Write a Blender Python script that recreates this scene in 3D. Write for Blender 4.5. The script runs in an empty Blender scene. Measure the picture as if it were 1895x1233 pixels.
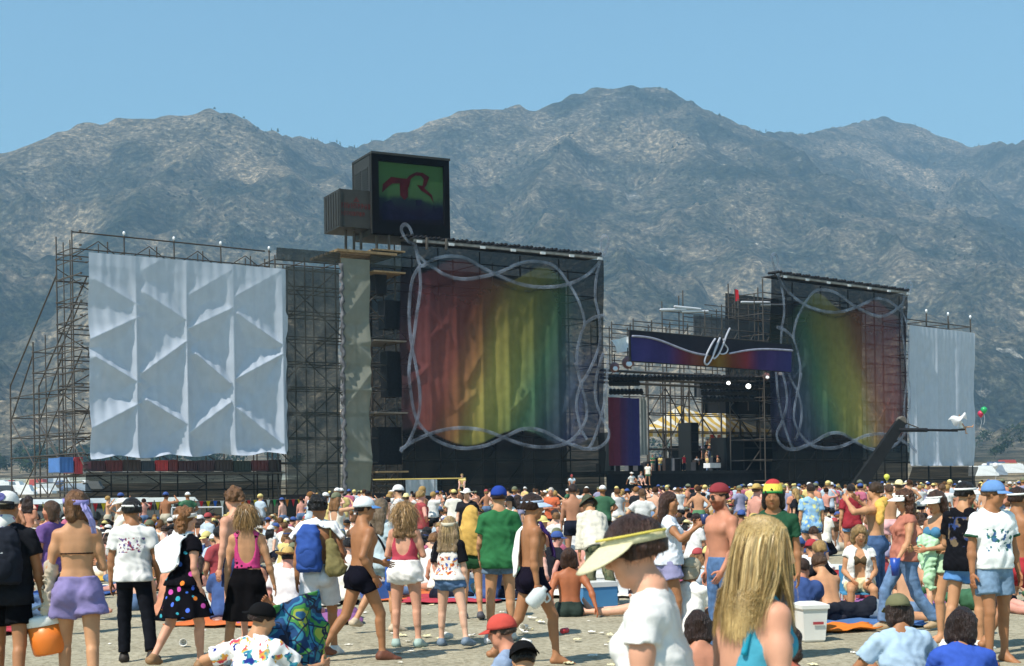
import bpy, math, random
import numpy as np
from mathutils import Vector, Matrix, Quaternion
rnd = random.Random(7)
SC = bpy.context.scene
COL = SC.collection
R = math.radians
# ------------------------------------------------------------------ camera, sky, sun
F, CX, HY, CAMH, ROLL = 2632.0, 947.5, 906.0, 1.70, R(0.9)
cam = bpy.data.cameras.new('camera'); camo = bpy.data.objects.new('camera', cam); COL.objects.link(camo)
cam.sensor_width = 36.0; cam.lens = 36.0 * F / 1895.0
cam.shift_y = (HY - 616.5) / 1895.0
cam.clip_start = 0.2; cam.clip_end = 30000
cam.dof.use_dof = True; cam.dof.focus_distance = 40.0; cam.dof.aperture_fstop = 7.0
camR = Vector((math.cos(ROLL), 0, -math.sin(ROLL))); camU = Vector((math.sin(ROLL), 0, math.cos(ROLL)))
camo.matrix_world = Matrix(((camR.x, camU.x, 0, 0), (0, 0, -1, 0), (camR.z, camU.z, 0, CAMH), (0, 0, 0, 1)))
SC.camera = camo
SUN_EL = R(54); SUN_TO = Vector((-0.707, -0.707, 0)).normalized()
sun_dir = Vector((SUN_TO.x * math.cos(SUN_EL), SUN_TO.y * math.cos(SUN_EL), math.sin(SUN_EL)))
w = bpy.data.worlds.new('World'); SC.world = w; w.use_nodes = True
nt = w.node_tree; bg = nt.nodes['Background']
sky = nt.nodes.new('ShaderNodeTexSky'); sky.sky_type = 'NISHITA'; sky.sun_disc = False
sky.sun_elevation = SUN_EL; sky.sun_rotation = math.atan2(SUN_TO.x, SUN_TO.y)
sky.air_density = 1.3; sky.dust_density = 0.0; sky.ozone_density = 0.3; sky.altitude = 600
tint = nt.nodes.new('ShaderNodeMix'); tint.data_type = 'RGBA'; tint.blend_type = 'MULTIPLY'; tint.inputs[0].default_value = 1; tint.inputs[7].default_value = (.79, 1.03, 1.02, 1)
nt.links.new(sky.outputs[0], tint.inputs[6]); nt.links.new(tint.outputs[2], bg.inputs[0]); bg.inputs[1].default_value = 0.135
sl = bpy.data.lights.new('sun', 'SUN'); sl.energy = 5.0; sl.angle = R(0.53); sl.color = (1.0, 0.93, 0.82)
so = bpy.data.objects.new('sun', sl); COL.objects.link(so)
so.rotation_euler = (-sun_dir).to_track_quat('-Z', 'Y').to_euler()
SC.view_settings.view_transform = 'Standard'; SC.view_settings.look = 'None'
SC.view_settings.exposure = 0.3; SC.view_settings.gamma = 1.0
SC.render.resolution_x, SC.render.resolution_y = 1024, 666
SC.cycles.transparent_max_bounces = 12; SC.cycles.max_bounces = 5; SC.cycles.diffuse_bounces = 2; SC.cycles.glossy_bounces = 2; SC.cycles.transmission_bounces = 4
SC.cycles.volume_bounces = 0

# ------------------------------------------------------------------ helpers
def ray(px, py):
    a = (px - CX) / F; b = (HY - py) / F
    v = camR * a + camU * b; return Vector((v.x, 1.0, v.z))
def P(px, py, Y): return Vector((0, 0, CAMH)) + ray(px, py) * Y
def YH(px): return HY - (px - CX) * math.tan(ROLL)
def ground_at(px, py):
    r_ = ray(px, py); Y = -CAMH / r_.z
    return Vector((r_.x * Y, Y, 0))
def ground_px(px, Y): return ground_at(px, YH(px) + CAMH * F / Y)
def lin(c):
    if isinstance(c, str):
        c = c.lstrip('#'); c = [int(c[i:i + 2], 16) / 255 for i in (0, 2, 4)]
        return tuple((x / 12.92 if x <= .04045 else ((x + .055) / 1.055) ** 2.4) for x in c)
    return tuple(c)
MATS = {}
def mat(name, color=None, rough=.8, spec=.3, var=.18, vscale=9.0, bump=0.0, bscale=30., alpha=0.0, trans=0.0,
        metal=0.0, attr=None, emit=0.0, detail=4.0, stretch=None, sheen=0):
    """procedural surface: colour from obj.color when None, from a colour attribute when attr is set"""
    if name in MATS: return MATS[name]
    m = bpy.data.materials.new(name); m.use_nodes = True; MATS[name] = m
    t = m.node_tree; N, L = t.nodes, t.links
    bs = N['Principled BSDF']; out = N['Material Output']
    bs.inputs['Roughness'].default_value = rough; bs.inputs['Metallic'].default_value = metal
    bs.inputs['Specular IOR Level'].default_value = spec
    if attr:
        s = N.new('ShaderNodeVertexColor'); s.layer_name = attr; csock = s.outputs['Color']
        if color is not None and tuple(lin(color)) != (1, 1, 1):
            mm = N.new('ShaderNodeMix'); mm.data_type = 'RGBA'; mm.blend_type = 'MULTIPLY'; mm.inputs[0].default_value = 1; mm.inputs[6].default_value = (*lin(color), 1); L.new(csock, mm.inputs[7]); csock = mm.outputs[2]
        if color is None:
            oi = N.new('ShaderNodeObjectInfo'); mm = N.new('ShaderNodeMix'); mm.data_type = 'RGBA'; mm.blend_type = 'MULTIPLY'
            mm.inputs[0].default_value = 1; L.new(oi.outputs['Color'], mm.inputs[6]); L.new(csock, mm.inputs[7]); csock = mm.outputs[2]
    elif color is None:
        s = N.new('ShaderNodeObjectInfo'); csock = s.outputs['Color']
    else:
        s = N.new('ShaderNodeRGB'); s.outputs[0].default_value = (*lin(color), 1); csock = s.outputs[0]
    tc = N.new('ShaderNodeTexCoord')
    vec = tc.outputs['Object']
    if stretch:
        mp = N.new('ShaderNodeMapping'); mp.inputs['Scale'].default_value = stretch; L.new(vec, mp.inputs[0]); vec = mp.outputs[0]
    if var:
        nz = N.new('ShaderNodeTexNoise'); nz.inputs['Scale'].default_value = vscale; nz.inputs['Detail'].default_value = detail
        L.new(vec, nz.inputs['Vector'])
        mr = N.new('ShaderNodeMapRange'); mr.inputs[1].default_value = .3; mr.inputs[2].default_value = .7
        mr.inputs[3].default_value = 1 - var; mr.inputs[4].default_value = 1 + var
        L.new(nz.outputs[0], mr.inputs[0])
        mx = N.new('ShaderNodeMix'); mx.data_type = 'RGBA'; mx.blend_type = 'MULTIPLY'; mx.inputs[0].default_value = 1
        L.new(csock, mx.inputs[6]); L.new(mr.outputs[0], mx.inputs[7]); csock = mx.outputs[2]
    L.new(csock, bs.inputs['Base Color'])
    if bump:
        n2 = N.new('ShaderNodeTexNoise'); n2.inputs['Scale'].default_value = bscale; n2.inputs['Detail'].default_value = 5
        L.new(vec, n2.inputs['Vector'])
        bp = N.new('ShaderNodeBump'); bp.inputs['Strength'].default_value = min(1, bump * 2); bp.inputs['Distance'].default_value = bump * .05
        L.new(n2.outputs[0], bp.inputs['Height']); L.new(bp.outputs[0], bs.inputs['Normal'])
    if emit:
        L.new(csock, bs.inputs['Emission Color']); bs.inputs['Emission Strength'].default_value = emit
    sh = bs.outputs[0]
    if trans:
        tr = N.new('ShaderNodeBsdfTranslucent'); L.new(csock, tr.inputs[0])
        ms = N.new('ShaderNodeMixShader'); ms.inputs[0].default_value = trans
        L.new(sh, ms.inputs[1]); L.new(tr.outputs[0], ms.inputs[2]); sh = ms.outputs[0]
    if alpha:
        tp = N.new('ShaderNodeBsdfTransparent'); ms = N.new('ShaderNodeMixShader'); ms.inputs[0].default_value = alpha
        L.new(sh, ms.inputs[1]); L.new(tp.outputs[0], ms.inputs[2]); sh = ms.outputs[0]
    L.new(sh, out.inputs['Surface'])
    return m
def new_mesh(name, V, faces, smooth=False, cols=None, m=None):
    """V (n,3) array; faces: (k,4)/(k,3) int array or list of lists"""
    me = bpy.data.meshes.new(name)
    V = np.asarray(V, np.float32).reshape(-1, 3)
    if isinstance(faces, np.ndarray):
        k = faces.shape[1]; loops = faces.astype(np.int32).ravel(); n = faces.shape[0]
        starts = np.arange(n, dtype=np.int32) * k; tot = np.full(n, k, np.int32)
    else:
        tot = np.array([len(f) for f in faces], np.int32); loops = np.array([i for f in faces for i in f], np.int32)
        n = len(faces); starts = np.concatenate(([0], np.cumsum(tot)[:-1])).astype(np.int32) if n else np.zeros(0, np.int32)
    me.vertices.add(len(V)); me.vertices.foreach_set('co', V.ravel())
    me.loops.add(len(loops)); me.loops.foreach_set('vertex_index', loops)
    me.polygons.add(n); me.polygons.foreach_set('loop_start', starts); me.polygons.foreach_set('loop_total', tot)
    me.polygons.foreach_set('use_smooth', np.full(n, smooth))
    me.update(calc_edges=True)
    if cols is not None:
        a = me.color_attributes.new('Col', 'FLOAT_COLOR', 'POINT')
        c = np.ones((len(V), 4), np.float32); c[:, :3] = np.asarray(cols, np.float32)[:, :3]; a.data.foreach_set('color', c.ravel())
    if m: me.materials.append(m)
    return me
def link(name, me, parent=None, color=None, loc=None):
    o = bpy.data.objects.new(name, me); COL.objects.link(o)
    if parent is not None: o.parent = parent
    if color is not None: o.color = (*lin(color), 1)
    if loc is not None: o.location = loc
    return o
def tag(o, label=None, cat=None, group=None, kind=None):
    if label: o['label'] = label
    if cat: o['category'] = cat
    if group: o['group'] = group
    if kind: o['kind'] = kind
    return o
def thing(name, label, cat, loc=(0, 0, 0), rz=0, group=None):
    o = bpy.data.objects.new(name, None); COL.objects.link(o); o.location = loc; o.rotation_euler = (0, 0, rz)
    o.empty_display_size = .2
    return tag(o, label, cat, group)
class MB:
    def __init__(s): s.v = []; s.f = []
    def add(s, V, Fc):
        b = len(s.v); s.v += [tuple(p) for p in V]; s.f += [[b + i for i in f] for f in Fc]
    def box(s, lo, hi, M=None):
        V = [Vector((x, y, z)) for z in (lo[2], hi[2]) for y in (lo[1], hi[1]) for x in (lo[0], hi[0])]
        if M: V = [M @ p for p in V]
        s.add(V, [[0, 2, 3, 1], [4, 5, 7, 6], [0, 1, 5, 4], [2, 6, 7, 3], [0, 4, 6, 2], [1, 3, 7, 5]])
    def tube(s, pts, r, n=6, closed=False, caps=True):
        pts = [Vector(p) for p in pts]; m = len(pts); rr = r if isinstance(r, (list, tuple)) else [r] * m
        b = len(s.v); up = None
        for i, p in enumerate(pts):
            d = (pts[(i + 1) % m if closed else min(i + 1, m - 1)] - pts[i - 1 if (closed or i) else 0])
            d = d.normalized() if d.length > 1e-9 else Vector((0, 0, 1))
            if up is None: up = d.orthogonal().normalized()
            up = (up - d * up.dot(d)); up = up.normalized() if up.length > 1e-6 else d.orthogonal().normalized()
            q = d.cross(up)
            for k in range(n):
                a = 2 * math.pi * k / n; s.v.append(tuple(p + (up * math.cos(a) + q * math.sin(a)) * rr[i]))
        for i in range(m if closed else m - 1):
            for k in range(n):
                a0 = b + i * n; a1 = b + ((i + 1) % m) * n; k2 = (k + 1) % n
                s.f.append([a0 + k, a0 + k2, a1 + k2, a1 + k])
        if caps and not closed:
            s.f.append([b + k for k in range(n)][::-1]); s.f.append([b + (m - 1) * n + k for k in range(n)])
    def lathe(s, prof, n=16, M=None):
        b = len(s.v)
        for (r_, z) in prof:
            for k in range(n):
                a = 2 * math.pi * k / n; p = Vector((r_ * math.cos(a), r_ * math.sin(a), z)); s.v.append(tuple(M @ p if M else p))
        for i in range(len(prof) - 1):
            for k in range(n):
                k2 = (k + 1) % n; s.f.append([b + i * n + k, b + i * n + k2, b + (i + 1) * n + k2, b + (i + 1) * n + k])
        s.f.append([b + k for k in range(n)][::-1]); s.f.append([b + (len(prof) - 1) * n + k for k in range(n)])
    def build(s, name, m, parent=None, color=None, smooth=False, loc=None):
        return link(name, new_mesh(name, s.v, s.f, smooth, m=m), parent, color, loc)
def catmull(pts, n=6):
    pts = [Vector(p) for p in pts]; out = []
    for i in range(len(pts) - 1):
        p0 = pts[max(i - 1, 0)]; p1 = pts[i]; p2 = pts[i + 1]; p3 = pts[min(i + 2, len(pts) - 1)]
        for k in range(n):
            t = k / n; out.append(.5 * ((2 * p1) + (p2 - p0) * t + (2 * p0 - 5 * p1 + 4 * p2 - p3) * t * t + (3 * p1 - p0 - 3 * p2 + p3) * t ** 3))
    out.append(pts[-1]); return out
def hash2(ix, iy, seed):
    n = (ix * 374761393 + iy * 668265263 + seed * 974711) & 0x7fffffff
    n = ((n ^ (n >> 13)) * 1274126177) & 0x7fffffff
    return ((n ^ (n >> 16)) & 0xffff) / 65535.0
def vnoise(x, y, seed=0):
    x = np.asarray(x, float); y = np.asarray(y, float)
    ix = np.floor(x).astype(np.int64); iy = np.floor(y).astype(np.int64); fx = x - ix; fy = y - iy
    fx = fx * fx * fx * (fx * (fx * 6 - 15) + 10); fy = fy * fy * fy * (fy * (fy * 6 - 15) + 10)
    a = hash2(ix, iy, seed); b = hash2(ix + 1, iy, seed); c = hash2(ix, iy + 1, seed); d = hash2(ix + 1, iy + 1, seed)
    return (a * (1 - fx) + b * fx) * (1 - fy) + (c * (1 - fx) + d * fx) * fy
def fbm(x, y, o=5, seed=0, ridged=False):
    s = 0; a = .5; t = 0
    for i in range(o):
        n = vnoise(x, y, seed + i * 17)
        if ridged: n = 1 - abs(2 * n - 1)
        s = s + a * n; t += a; a *= .5; x = x * 2.03 + 5.1; y = y * 2.03 + 1.7
    return s / t

# ------------------------------------------------------------------ terrain
def terrain_mat():
    m = bpy.data.materials.new('chaparral_hillside'); m.use_nodes = True; t = m.node_tree; N, L = t.nodes, t.links
    bs = N['Principled BSDF']; bs.inputs['Roughness'].default_value = .95; bs.inputs['Specular IOR Level'].default_value = .05
    tc = N.new('ShaderNodeTexCoord')
    def noise(sc, det, ro=.55):
        n = N.new('ShaderNodeTexNoise'); n.inputs['Scale'].default_value = sc; n.inputs['Detail'].default_value = det
        n.inputs['Roughness'].default_value = ro; L.new(tc.outputs['Object'], n.inputs['Vector']); return n.outputs[0]
    def ramp(fac, stops):
        r_ = N.new('ShaderNodeValToRGB'); e = r_.color_ramp.elements
        while len(e) > 1: e.remove(e[-1])
        e[0].position = stops[0][0]; e[0].color = (*stops[0][1], 1)
        for p, c in stops[1:]: x = e.new(p); x.color = (*c, 1)
        L.new(fac, r_.inputs[0]); return r_.outputs[0]
    def mix(a, b, f, mode='MIX'):
        x = N.new('ShaderNodeMix'); x.data_type = 'RGBA'; x.blend_type = mode
        if isinstance(f, float): x.inputs[0].default_value = f
        else: L.new(f, x.inputs[0])
        L.new(a, x.inputs[6]); L.new(b, x.inputs[7]); return x.outputs[2]
    scrub = ramp(noise(.006, 8, .65), [(.38, (.03, .035, .022)), (.5, (.075, .072, .05)), (.6, (.16, .135, .095))])
    dry = ramp(noise(.02, 8, .7), [(.35, (.13, .108, .072)), (.65, (.36, .29, .20))])
    at = N.new('ShaderNodeVertexColor'); at.layer_name = 'Col'
    sp = N.new('ShaderNodeSeparateColor'); L.new(at.outputs[0], sp.inputs[0])
    base = mix(scrub, dry, sp.outputs[0])
    rock = ramp(noise(.011, 9, .75), [(.60, (0, 0, 0)), (.68, (1, 1, 1))])
    rc = N.new('ShaderNodeRGB'); rc.outputs[0].default_value = (.42, .38, .32, 1)
    base = mix(base, rc.outputs[0], mix(rock, sp.outputs[2], 1.0, 'MULTIPLY'))
    fc = N.new('ShaderNodeRGB'); fc.outputs[0].default_value = (.36, .37, .30, 1)
    base = mix(base, fc.outputs[0], sp.outputs[1])
    spk = ramp(noise(.085, 5, .7), [(.40, (.38, .41, .40)), (.48, (.78, .79, .78)), (.55, (1.18, 1.15, 1.1)), (.62, (1.95, 1.9, 1.8)), (.68, (3.0, 2.9, 2.75))])
    base = mix(base, spk, 1.0, 'MULTIPLY')
    L.new(base, bs.inputs['Base Color'])
    bp = N.new('ShaderNodeBump'); bp.inputs['Strength'].default_value = 1.0; bp.inputs['Distance'].default_value = 16
    L.new(noise(.018, 8, .7), bp.inputs['Height']); L.new(bp.outputs[0], bs.inputs['Normal'])
    return m
RIDGES = [
 [(-900,330,3300),(-500,300,3300),(-150,285,3300),(0,266,3300),(75,265,3300),(105,243,3350),(160,221,3400),(300,207,3450),(390,195,3500),(430,205,3550),(500,236,3600),(560,250,3700),(650,260,3800),(700,245,3900),(760,228,3950),(850,200,4000),(960,190,4050),(1030,183,4100),(1065,165,4150),(1110,155,4200),(1170,152,4200),(1215,157,4250),(1270,185,4300),(1330,215,4350),(1400,240,4450),(1500,243,4700),(1580,225,5000),(1640,209,5200),(1680,217,5200),(1740,245,5200),(1810,265,5200),(1850,260,4800),(1895,256,4700),(2100,240,4600),(2400,200,4500),(2900,190,4400)],
 [(390,195,3500),(410,260,3200),(370,330,2850),(330,400,2500),(300,480,2150),(280,560,1850),(250,650,1550)],
 [(160,221,3400),(120,300,3050),(60,380,2700),(10,460,2350),(-40,560,1950)],
 [(500,236,3600),(540,320,3200),(600,410,2800),(560,480,2450),(480,540,2100),(430,620,1750)],
 [(760,228,3950),(740,330,3400),(700,430,2900),(660,500,2500),(640,580,2100)],
 [(850,200,4000),(830,290,3500),(860,350,3000),(930,355,2750),(1000,380,2500),(940,470,2100),(900,560,1800)],
 [(1100,155,4200),(1060,240,3700),(1030,320,3200),(1000,380,2500)],
 [(1170,152,4200),(1230,260,3700),(1190,350,3200),(1150,440,2700),(1180,480,2350),(1260,550,1950),(1340,630,1650)],
 [(1290,195,4300),(1360,300,3800),(1420,380,3300),(1450,450,2900),(1470,520,2500)],
 [(1640,209,5200),(1610,290,4600),(1580,370,4100),(1545,440,3500)],
 [(1895,256,4700),(1800,305,4200),(1700,360,3700),(1630,430,3200),(1580,500,2750),(1540,580,2300)],
 [(2400,330,3300),(2100,390,2900),(1895,450,2600),(1770,530,2300),(1660,610,2000),(1560,690,1700)],
 [(-600,420,2600),(-300,480,2300),(-100,560,1900),(60,680,1500)],
 [(2300,560,1700),(2000,650,1500),(1850,720,1300)],
]
def build_terrain():
    nq, ny = 560, 330
    q = np.linspace(-.62, .66, nq); yy = np.exp(np.linspace(math.log(210), math.log(6800), ny))
    Q, Y = np.meshgrid(q, yy); X = Q * Y
    segs = []
    for li, ln in enumerate(RIDGES):
        pts = [P(*p) for p in ln]
        for i in range(len(pts) - 1): segs.append((pts[i], pts[i + 1], li))
    wx = X + 190 * (fbm(X / 620, Y / 620, 3, 3) - .5); wy = Y + 190 * (fbm(X / 620, Y / 620, 3, 9) - .5)
    H = np.full(X.shape, -1e4); DM = np.full(X.shape, 1e9)
    for a, b, li in segs:
        ax, ay = (X, Y) if li == 0 else (wx, wy)
        ex, ey = b.x - a.x, b.y - a.y; L2 = ex * ex + ey * ey + 1e-6
        t = np.clip(((ax - a.x) * ex + (ay - a.y) * ey) / L2, 0, 1)
        d = np.hypot(ax - a.x - t * ex, ay - a.y - t * ey)
        h = a.z + t * (b.z - a.z) - (.56 if li == 0 else .50) * d * (1 - .00006 * d)
        if li: h = h - 38
        sm = np.maximum(H, h); k = 45.0
        hh = np.clip(.5 + .5 * (H - h) / k, 0, 1); H = np.where(H < -5e3, h, h * (1 - hh) + H * hh + k * hh * (1 - hh) * .35 * (0 if li == 0 else 1))
        if li == 0: DM = np.minimum(DM, d)
    g = fbm(X / 300 + 2, Y / 300, 6, 21, True); g2 = fbm(X / 95, Y / 95, 4, 5, True)
    am = np.clip(DM / 260, .05, 1)
    H = H - (g - .62) * -160 * am - 95 * am * .35 + (g2 - .6) * 24 * am
    base = np.maximum(0, (Y - 210)) * .021 + np.maximum(0, Y - 900) * .03 + 5 * (fbm(X / 160, Y / 160, 4, 40) - .5) * np.clip((Y - 230) / 200, 0, 1) - .3
    k = 30.0; hh = np.clip(.5 + .5 * (H - base) / k, 0, 1)
    Z = base * (1 - hh) + H * hh + k * hh * (1 - hh)
    Z = np.where(Y < 260, base, Z)
    # ground cover zones: r dry grass, g pale field, b rockiness
    c = np.zeros(X.shape + (3,))
    dryn = fbm(X / 420, Y / 420, 4, 60) ; gz = np.gradient(Z, axis=0)
    c[..., 0] = np.clip((dryn - .52) * 4.5 + np.clip((2300 - Y) / 2600, -.25, .3), 0, .8)
    c[..., 0] = np.maximum(c[..., 0], np.clip(1 - Y / 900, 0, 1))
    c[..., 0] = np.maximum(c[..., 0], np.clip((Q - .17) / .1, 0, 1) * np.clip((2500 - Y) / 700, 0, .75) * np.clip((fbm(X / 260, Y / 260, 4, 66) - .38) * 5, 0, 1))
    c[..., 1] = np.clip((Y - 560) / 60, 0, 1) * np.clip((930 - Y) / 60, 0, 1) * (Q < -.15)
    c[..., 2] = np.clip((fbm(X / 700, Y / 700, 3, 77) - .42) * 5, 0, 1)
    V = np.stack([X, Y, Z], -1).reshape(-1, 3)
    i = np.arange(ny - 1)[:, None] * nq + np.arange(nq - 1)[None]; i = i.ravel()
    Fc = np.stack([i, i + 1, i + nq + 1, i + nq], -1)
    o = link('hills', new_mesh('hills', V, Fc, True, c.reshape(-1, 3), terrain_mat())); o['kind'] = 'structure'
    return X, Y, Z, Q, c
TX, TY, TZ, TQ, TC = build_terrain()
def tz_idx(i, j): return TX[i, j], TY[i, j], TZ[i, j]
def scatter_bushes():
    r_ = np.random.default_rng(5); ny, nq = TX.shape; V = []; Fc = []; C = []; n = 0
    octv = np.array([[1, 0, 0], [0, 1, 0], [-1, 0, 0], [0, -1, 0], [0, 0, 1.0]]); octf = [[0, 1, 4], [1, 2, 4], [2, 3, 4], [3, 0, 4]]
    want = 26000; got = 0; Vs = []
    ii = r_.integers(95, ny - 1, want * 5); jj = r_.integers(0, nq - 1, want * 5)
    wgt = fbm(TX[ii, jj] / 240, TY[ii, jj] / 240, 4, 91)
    rid = (TY[ii, jj] > 3000)
    keep = np.nonzero(r_.random(len(ii)) < np.clip((wgt - .42) * 4, .03, 1) * (TY[ii, jj] / 6000) * 1.4)[0][:want]
    for k in keep:
        i, j = ii[k], jj[k]; u, v = r_.random(2)
        x = TX[i, j] + u * (TX[i, j + 1] - TX[i, j]); y = TY[i, j] + v * (TY[i + 1, j] - TY[i, j])
        z = TZ[i, j] + u * (TZ[i, j + 1] - TZ[i, j]) + v * (TZ[i + 1, j] - TZ[i, j])
        s = r_.uniform(1.8, 4.6) * min(1.15, y / 3400); h = s * r_.uniform(.7, 1.5); a = r_.random() * 6.28; ca, sa = math.cos(a), math.sin(a)
        o = octv * r_.uniform(.75, 1.25, (5, 1)); 
        Vs.append(np.stack([x + s * (o[:, 0] * ca - o[:, 1] * sa), y + s * (o[:, 0] * sa + o[:, 1] * ca), z - .8 + h * o[:, 2]], -1))
    # conifers along saddles
    def conifer(x, y, z, h):
        o = octv * np.array([h * .2, h * .2, h]); Vs.append(o + np.array([x, y, z - 1]))
    for (pa, pb, n) in ((480, 700, 60), (1400, 1590, 34), (1690, 1830, 34), (1860, 2050, 18)):
        for _ in range(n):
            px = r_.uniform(pa, pb); qq = (px - CX) / F; j = int((qq + .62) / 1.28 * (nq - 1)); col = TZ[:, j] / TY[:, j]; i = int(np.argmax(col)) - int(r_.integers(0, 5))
            conifer(TX[i, j] + r_.uniform(-6, 6), TY[i, j], TZ[i, j], r_.uniform(5, 11))
    V = np.concatenate(Vs); n = len(Vs); b = np.arange(n)[:, None, None] * 5; Fc = (b + np.array(octf)[None]).reshape(-1, 3)
    C = np.repeat(r_.uniform(.5, 1.3, (n, 1)) * np.array([[.032, .040, .020]]), 5, 0)
    o = link('chaparral', new_mesh('chaparral', V, Fc, False, C, mat('chaparral_leaf', (1, 1, 1), .9, .05, attr='Col', var=.25, vscale=.4)))
    tag(o, 'dark scrub and conifers scattered over the mountain slopes', 'scrub', kind='stuff')
scatter_bushes()
def tree_belt():
    r_ = np.random.default_rng(11); Vs = []; Fs = []; Cs = []; b = 0
    def tri_cloud(c, rad, n, sz):
        d = r_.normal(size=(n, 3)); d /= np.linalg.norm(d, axis=1)[:, None]
        p = c + d * rad * (r_.random((n, 1)) ** .35)
        o = r_.normal(size=(n, 3, 3)) * sz
        return (p[:, None] + o).reshape(-1, 3)
    for k in range(170):
        Y = r_.uniform(960, 1330); q = r_.uniform(-.56, -.19) if k < 120 else r_.uniform(-.2, .5)
        i = int(np.searchsorted(TY[:, 0], Y)); j = int((q + .62) / 1.28 * (TX.shape[1] - 1))
        h = r_.uniform(8, 17); c = np.array([q * Y, Y, TZ[i, j] + h * .55])
        for m in range(4):
            cc = c + r_.normal(size=3) * np.array([h * .3, h * .3, h * .18]); v = tri_cloud(cc, np.array([h * .34, h * .34, h * .3]), 60, .9)
            Vs.append(v); Cs.append(np.repeat(r_.uniform(.6, 1.3) * np.array([[.035, .055, .022]]), len(v), 0))
    V = np.concatenate(Vs); Fc = np.arange(len(V)).reshape(-1, 3)
    o = link('wood', new_mesh('wood', V, Fc, False, np.concatenate(Cs), mat('chaparral_leaf')))
    tag(o, 'dark green wood at the foot of the mountains behind the scaffold', 'wood', kind='stuff')
tree_belt()
# ground sheet
def ground_mat():
    m = bpy.data.materials.new('trampled_sand'); m.use_nodes = True; t = m.node_tree; N, L = t.nodes, t.links
    bs = N['Principled BSDF']; bs.inputs['Roughness'].default_value = .97; bs.inputs['Specular IOR Level'].default_value = .08
    tc = N.new('ShaderNodeTexCoord')
    def noise(sc, det, ro=.6):
        n = N.new('ShaderNodeTexNoise'); n.inputs['Scale'].default_value = sc; n.inputs['Detail'].default_value = det
        n.inputs['Roughness'].default_value = ro; L.new(tc.outputs['Object'], n.inputs['Vector']); return n.outputs[0]
    r1 = N.new('ShaderNodeValToRGB'); e = r1.color_ramp.elements; e[0].position = .32; e[0].color = (.33, .298, .21, 1); e[1].position = .7; e[1].color = (.48, .44, .325, 1)
    L.new(noise(.9, 8, .7), r1.inputs[0])
    r2 = N.new('ShaderNodeValToRGB'); e = r2.color_ramp.elements; e[0].position = .34; e[0].color = (.50, .48, .43, 1); e[1].position = .54; e[1].color = (1, 1, 1, 1)
    L.new(noise(14, 6, .7), r2.inputs[0])
    mx = N.new('ShaderNodeMix'); mx.data_type = 'RGBA'; mx.blend_type = 'MULTIPLY'; mx.inputs[0].default_value = .95
    L.new(r1.outputs[0], mx.inputs[6]); L.new(r2.outputs[0], mx.inputs[7]); L.new(mx.outputs[2], bs.inputs['Base Color'])
    bp = N.new('ShaderNodeBump'); bp.inputs['Strength'].default_value = .8; bp.inputs['Distance'].default_value = .09
    L.new(noise(7, 7, .65), bp.inputs['Height']); L.new(bp.outputs[0], bs.inputs['Normal'])
    return m
def build_ground():
    xs = np.concatenate([np.linspace(-600, -14, 24), np.linspace(-12, 12, 150), np.linspace(14, 600, 24)])
    ys = np.concatenate([np.linspace(-60, 4.9, 10), np.linspace(5, 26, 130), np.linspace(27, 260, 50)])
    X, Y = np.meshgrid(xs, ys)
    near = np.clip((28 - Y) / 4, 0, 1) * np.clip((13 - abs(X)) / 2, 0, 1)
    Z = near * (.035 * (fbm(X * 1.1, Y * 1.1, 4, 8) - .5) + .028 * (fbm(X * 4, Y * 4, 3, 14) - .5)) - .006
    nx = len(xs); i = (np.arange(len(ys) - 1)[:, None] * nx + np.arange(nx - 1)[None]).ravel()
    o = link('ground', new_mesh('ground', np.stack([X, Y, Z], -1).reshape(-1, 3), np.stack([i, i + 1, i + nx + 1, i + nx], -1), True, m=ground_mat()))
    o['kind'] = 'structure'
build_ground()
# haze: the dry-valley air
hz = MB(); hz.box((-5200, -80, -12), (5200, 7200, 1750))
hm = bpy.data.materials.new('valley_haze'); hm.use_nodes = True; t_ = hm.node_tree
for n_ in list(t_.nodes):
    if n_.type == 'BSDF_PRINCIPLED': t_.nodes.remove(n_)
pv = t_.nodes.new('ShaderNodeVolumePrincipled'); pv.inputs['Color'].default_value = (.40, .70, 1.0, 1); pv.inputs['Density'].default_value = 0.000145
pv.inputs['Anisotropy'].default_value = 0.0
t_.links.new(pv.outputs[0], t_.nodes['Material Output'].inputs['Volume'])
hzo = hz.build('haze', hm); hzo['kind'] = 'stuff'; hzo['label'] = 'thin blue haze in the valley air'; hzo['category'] = 'haze'
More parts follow.
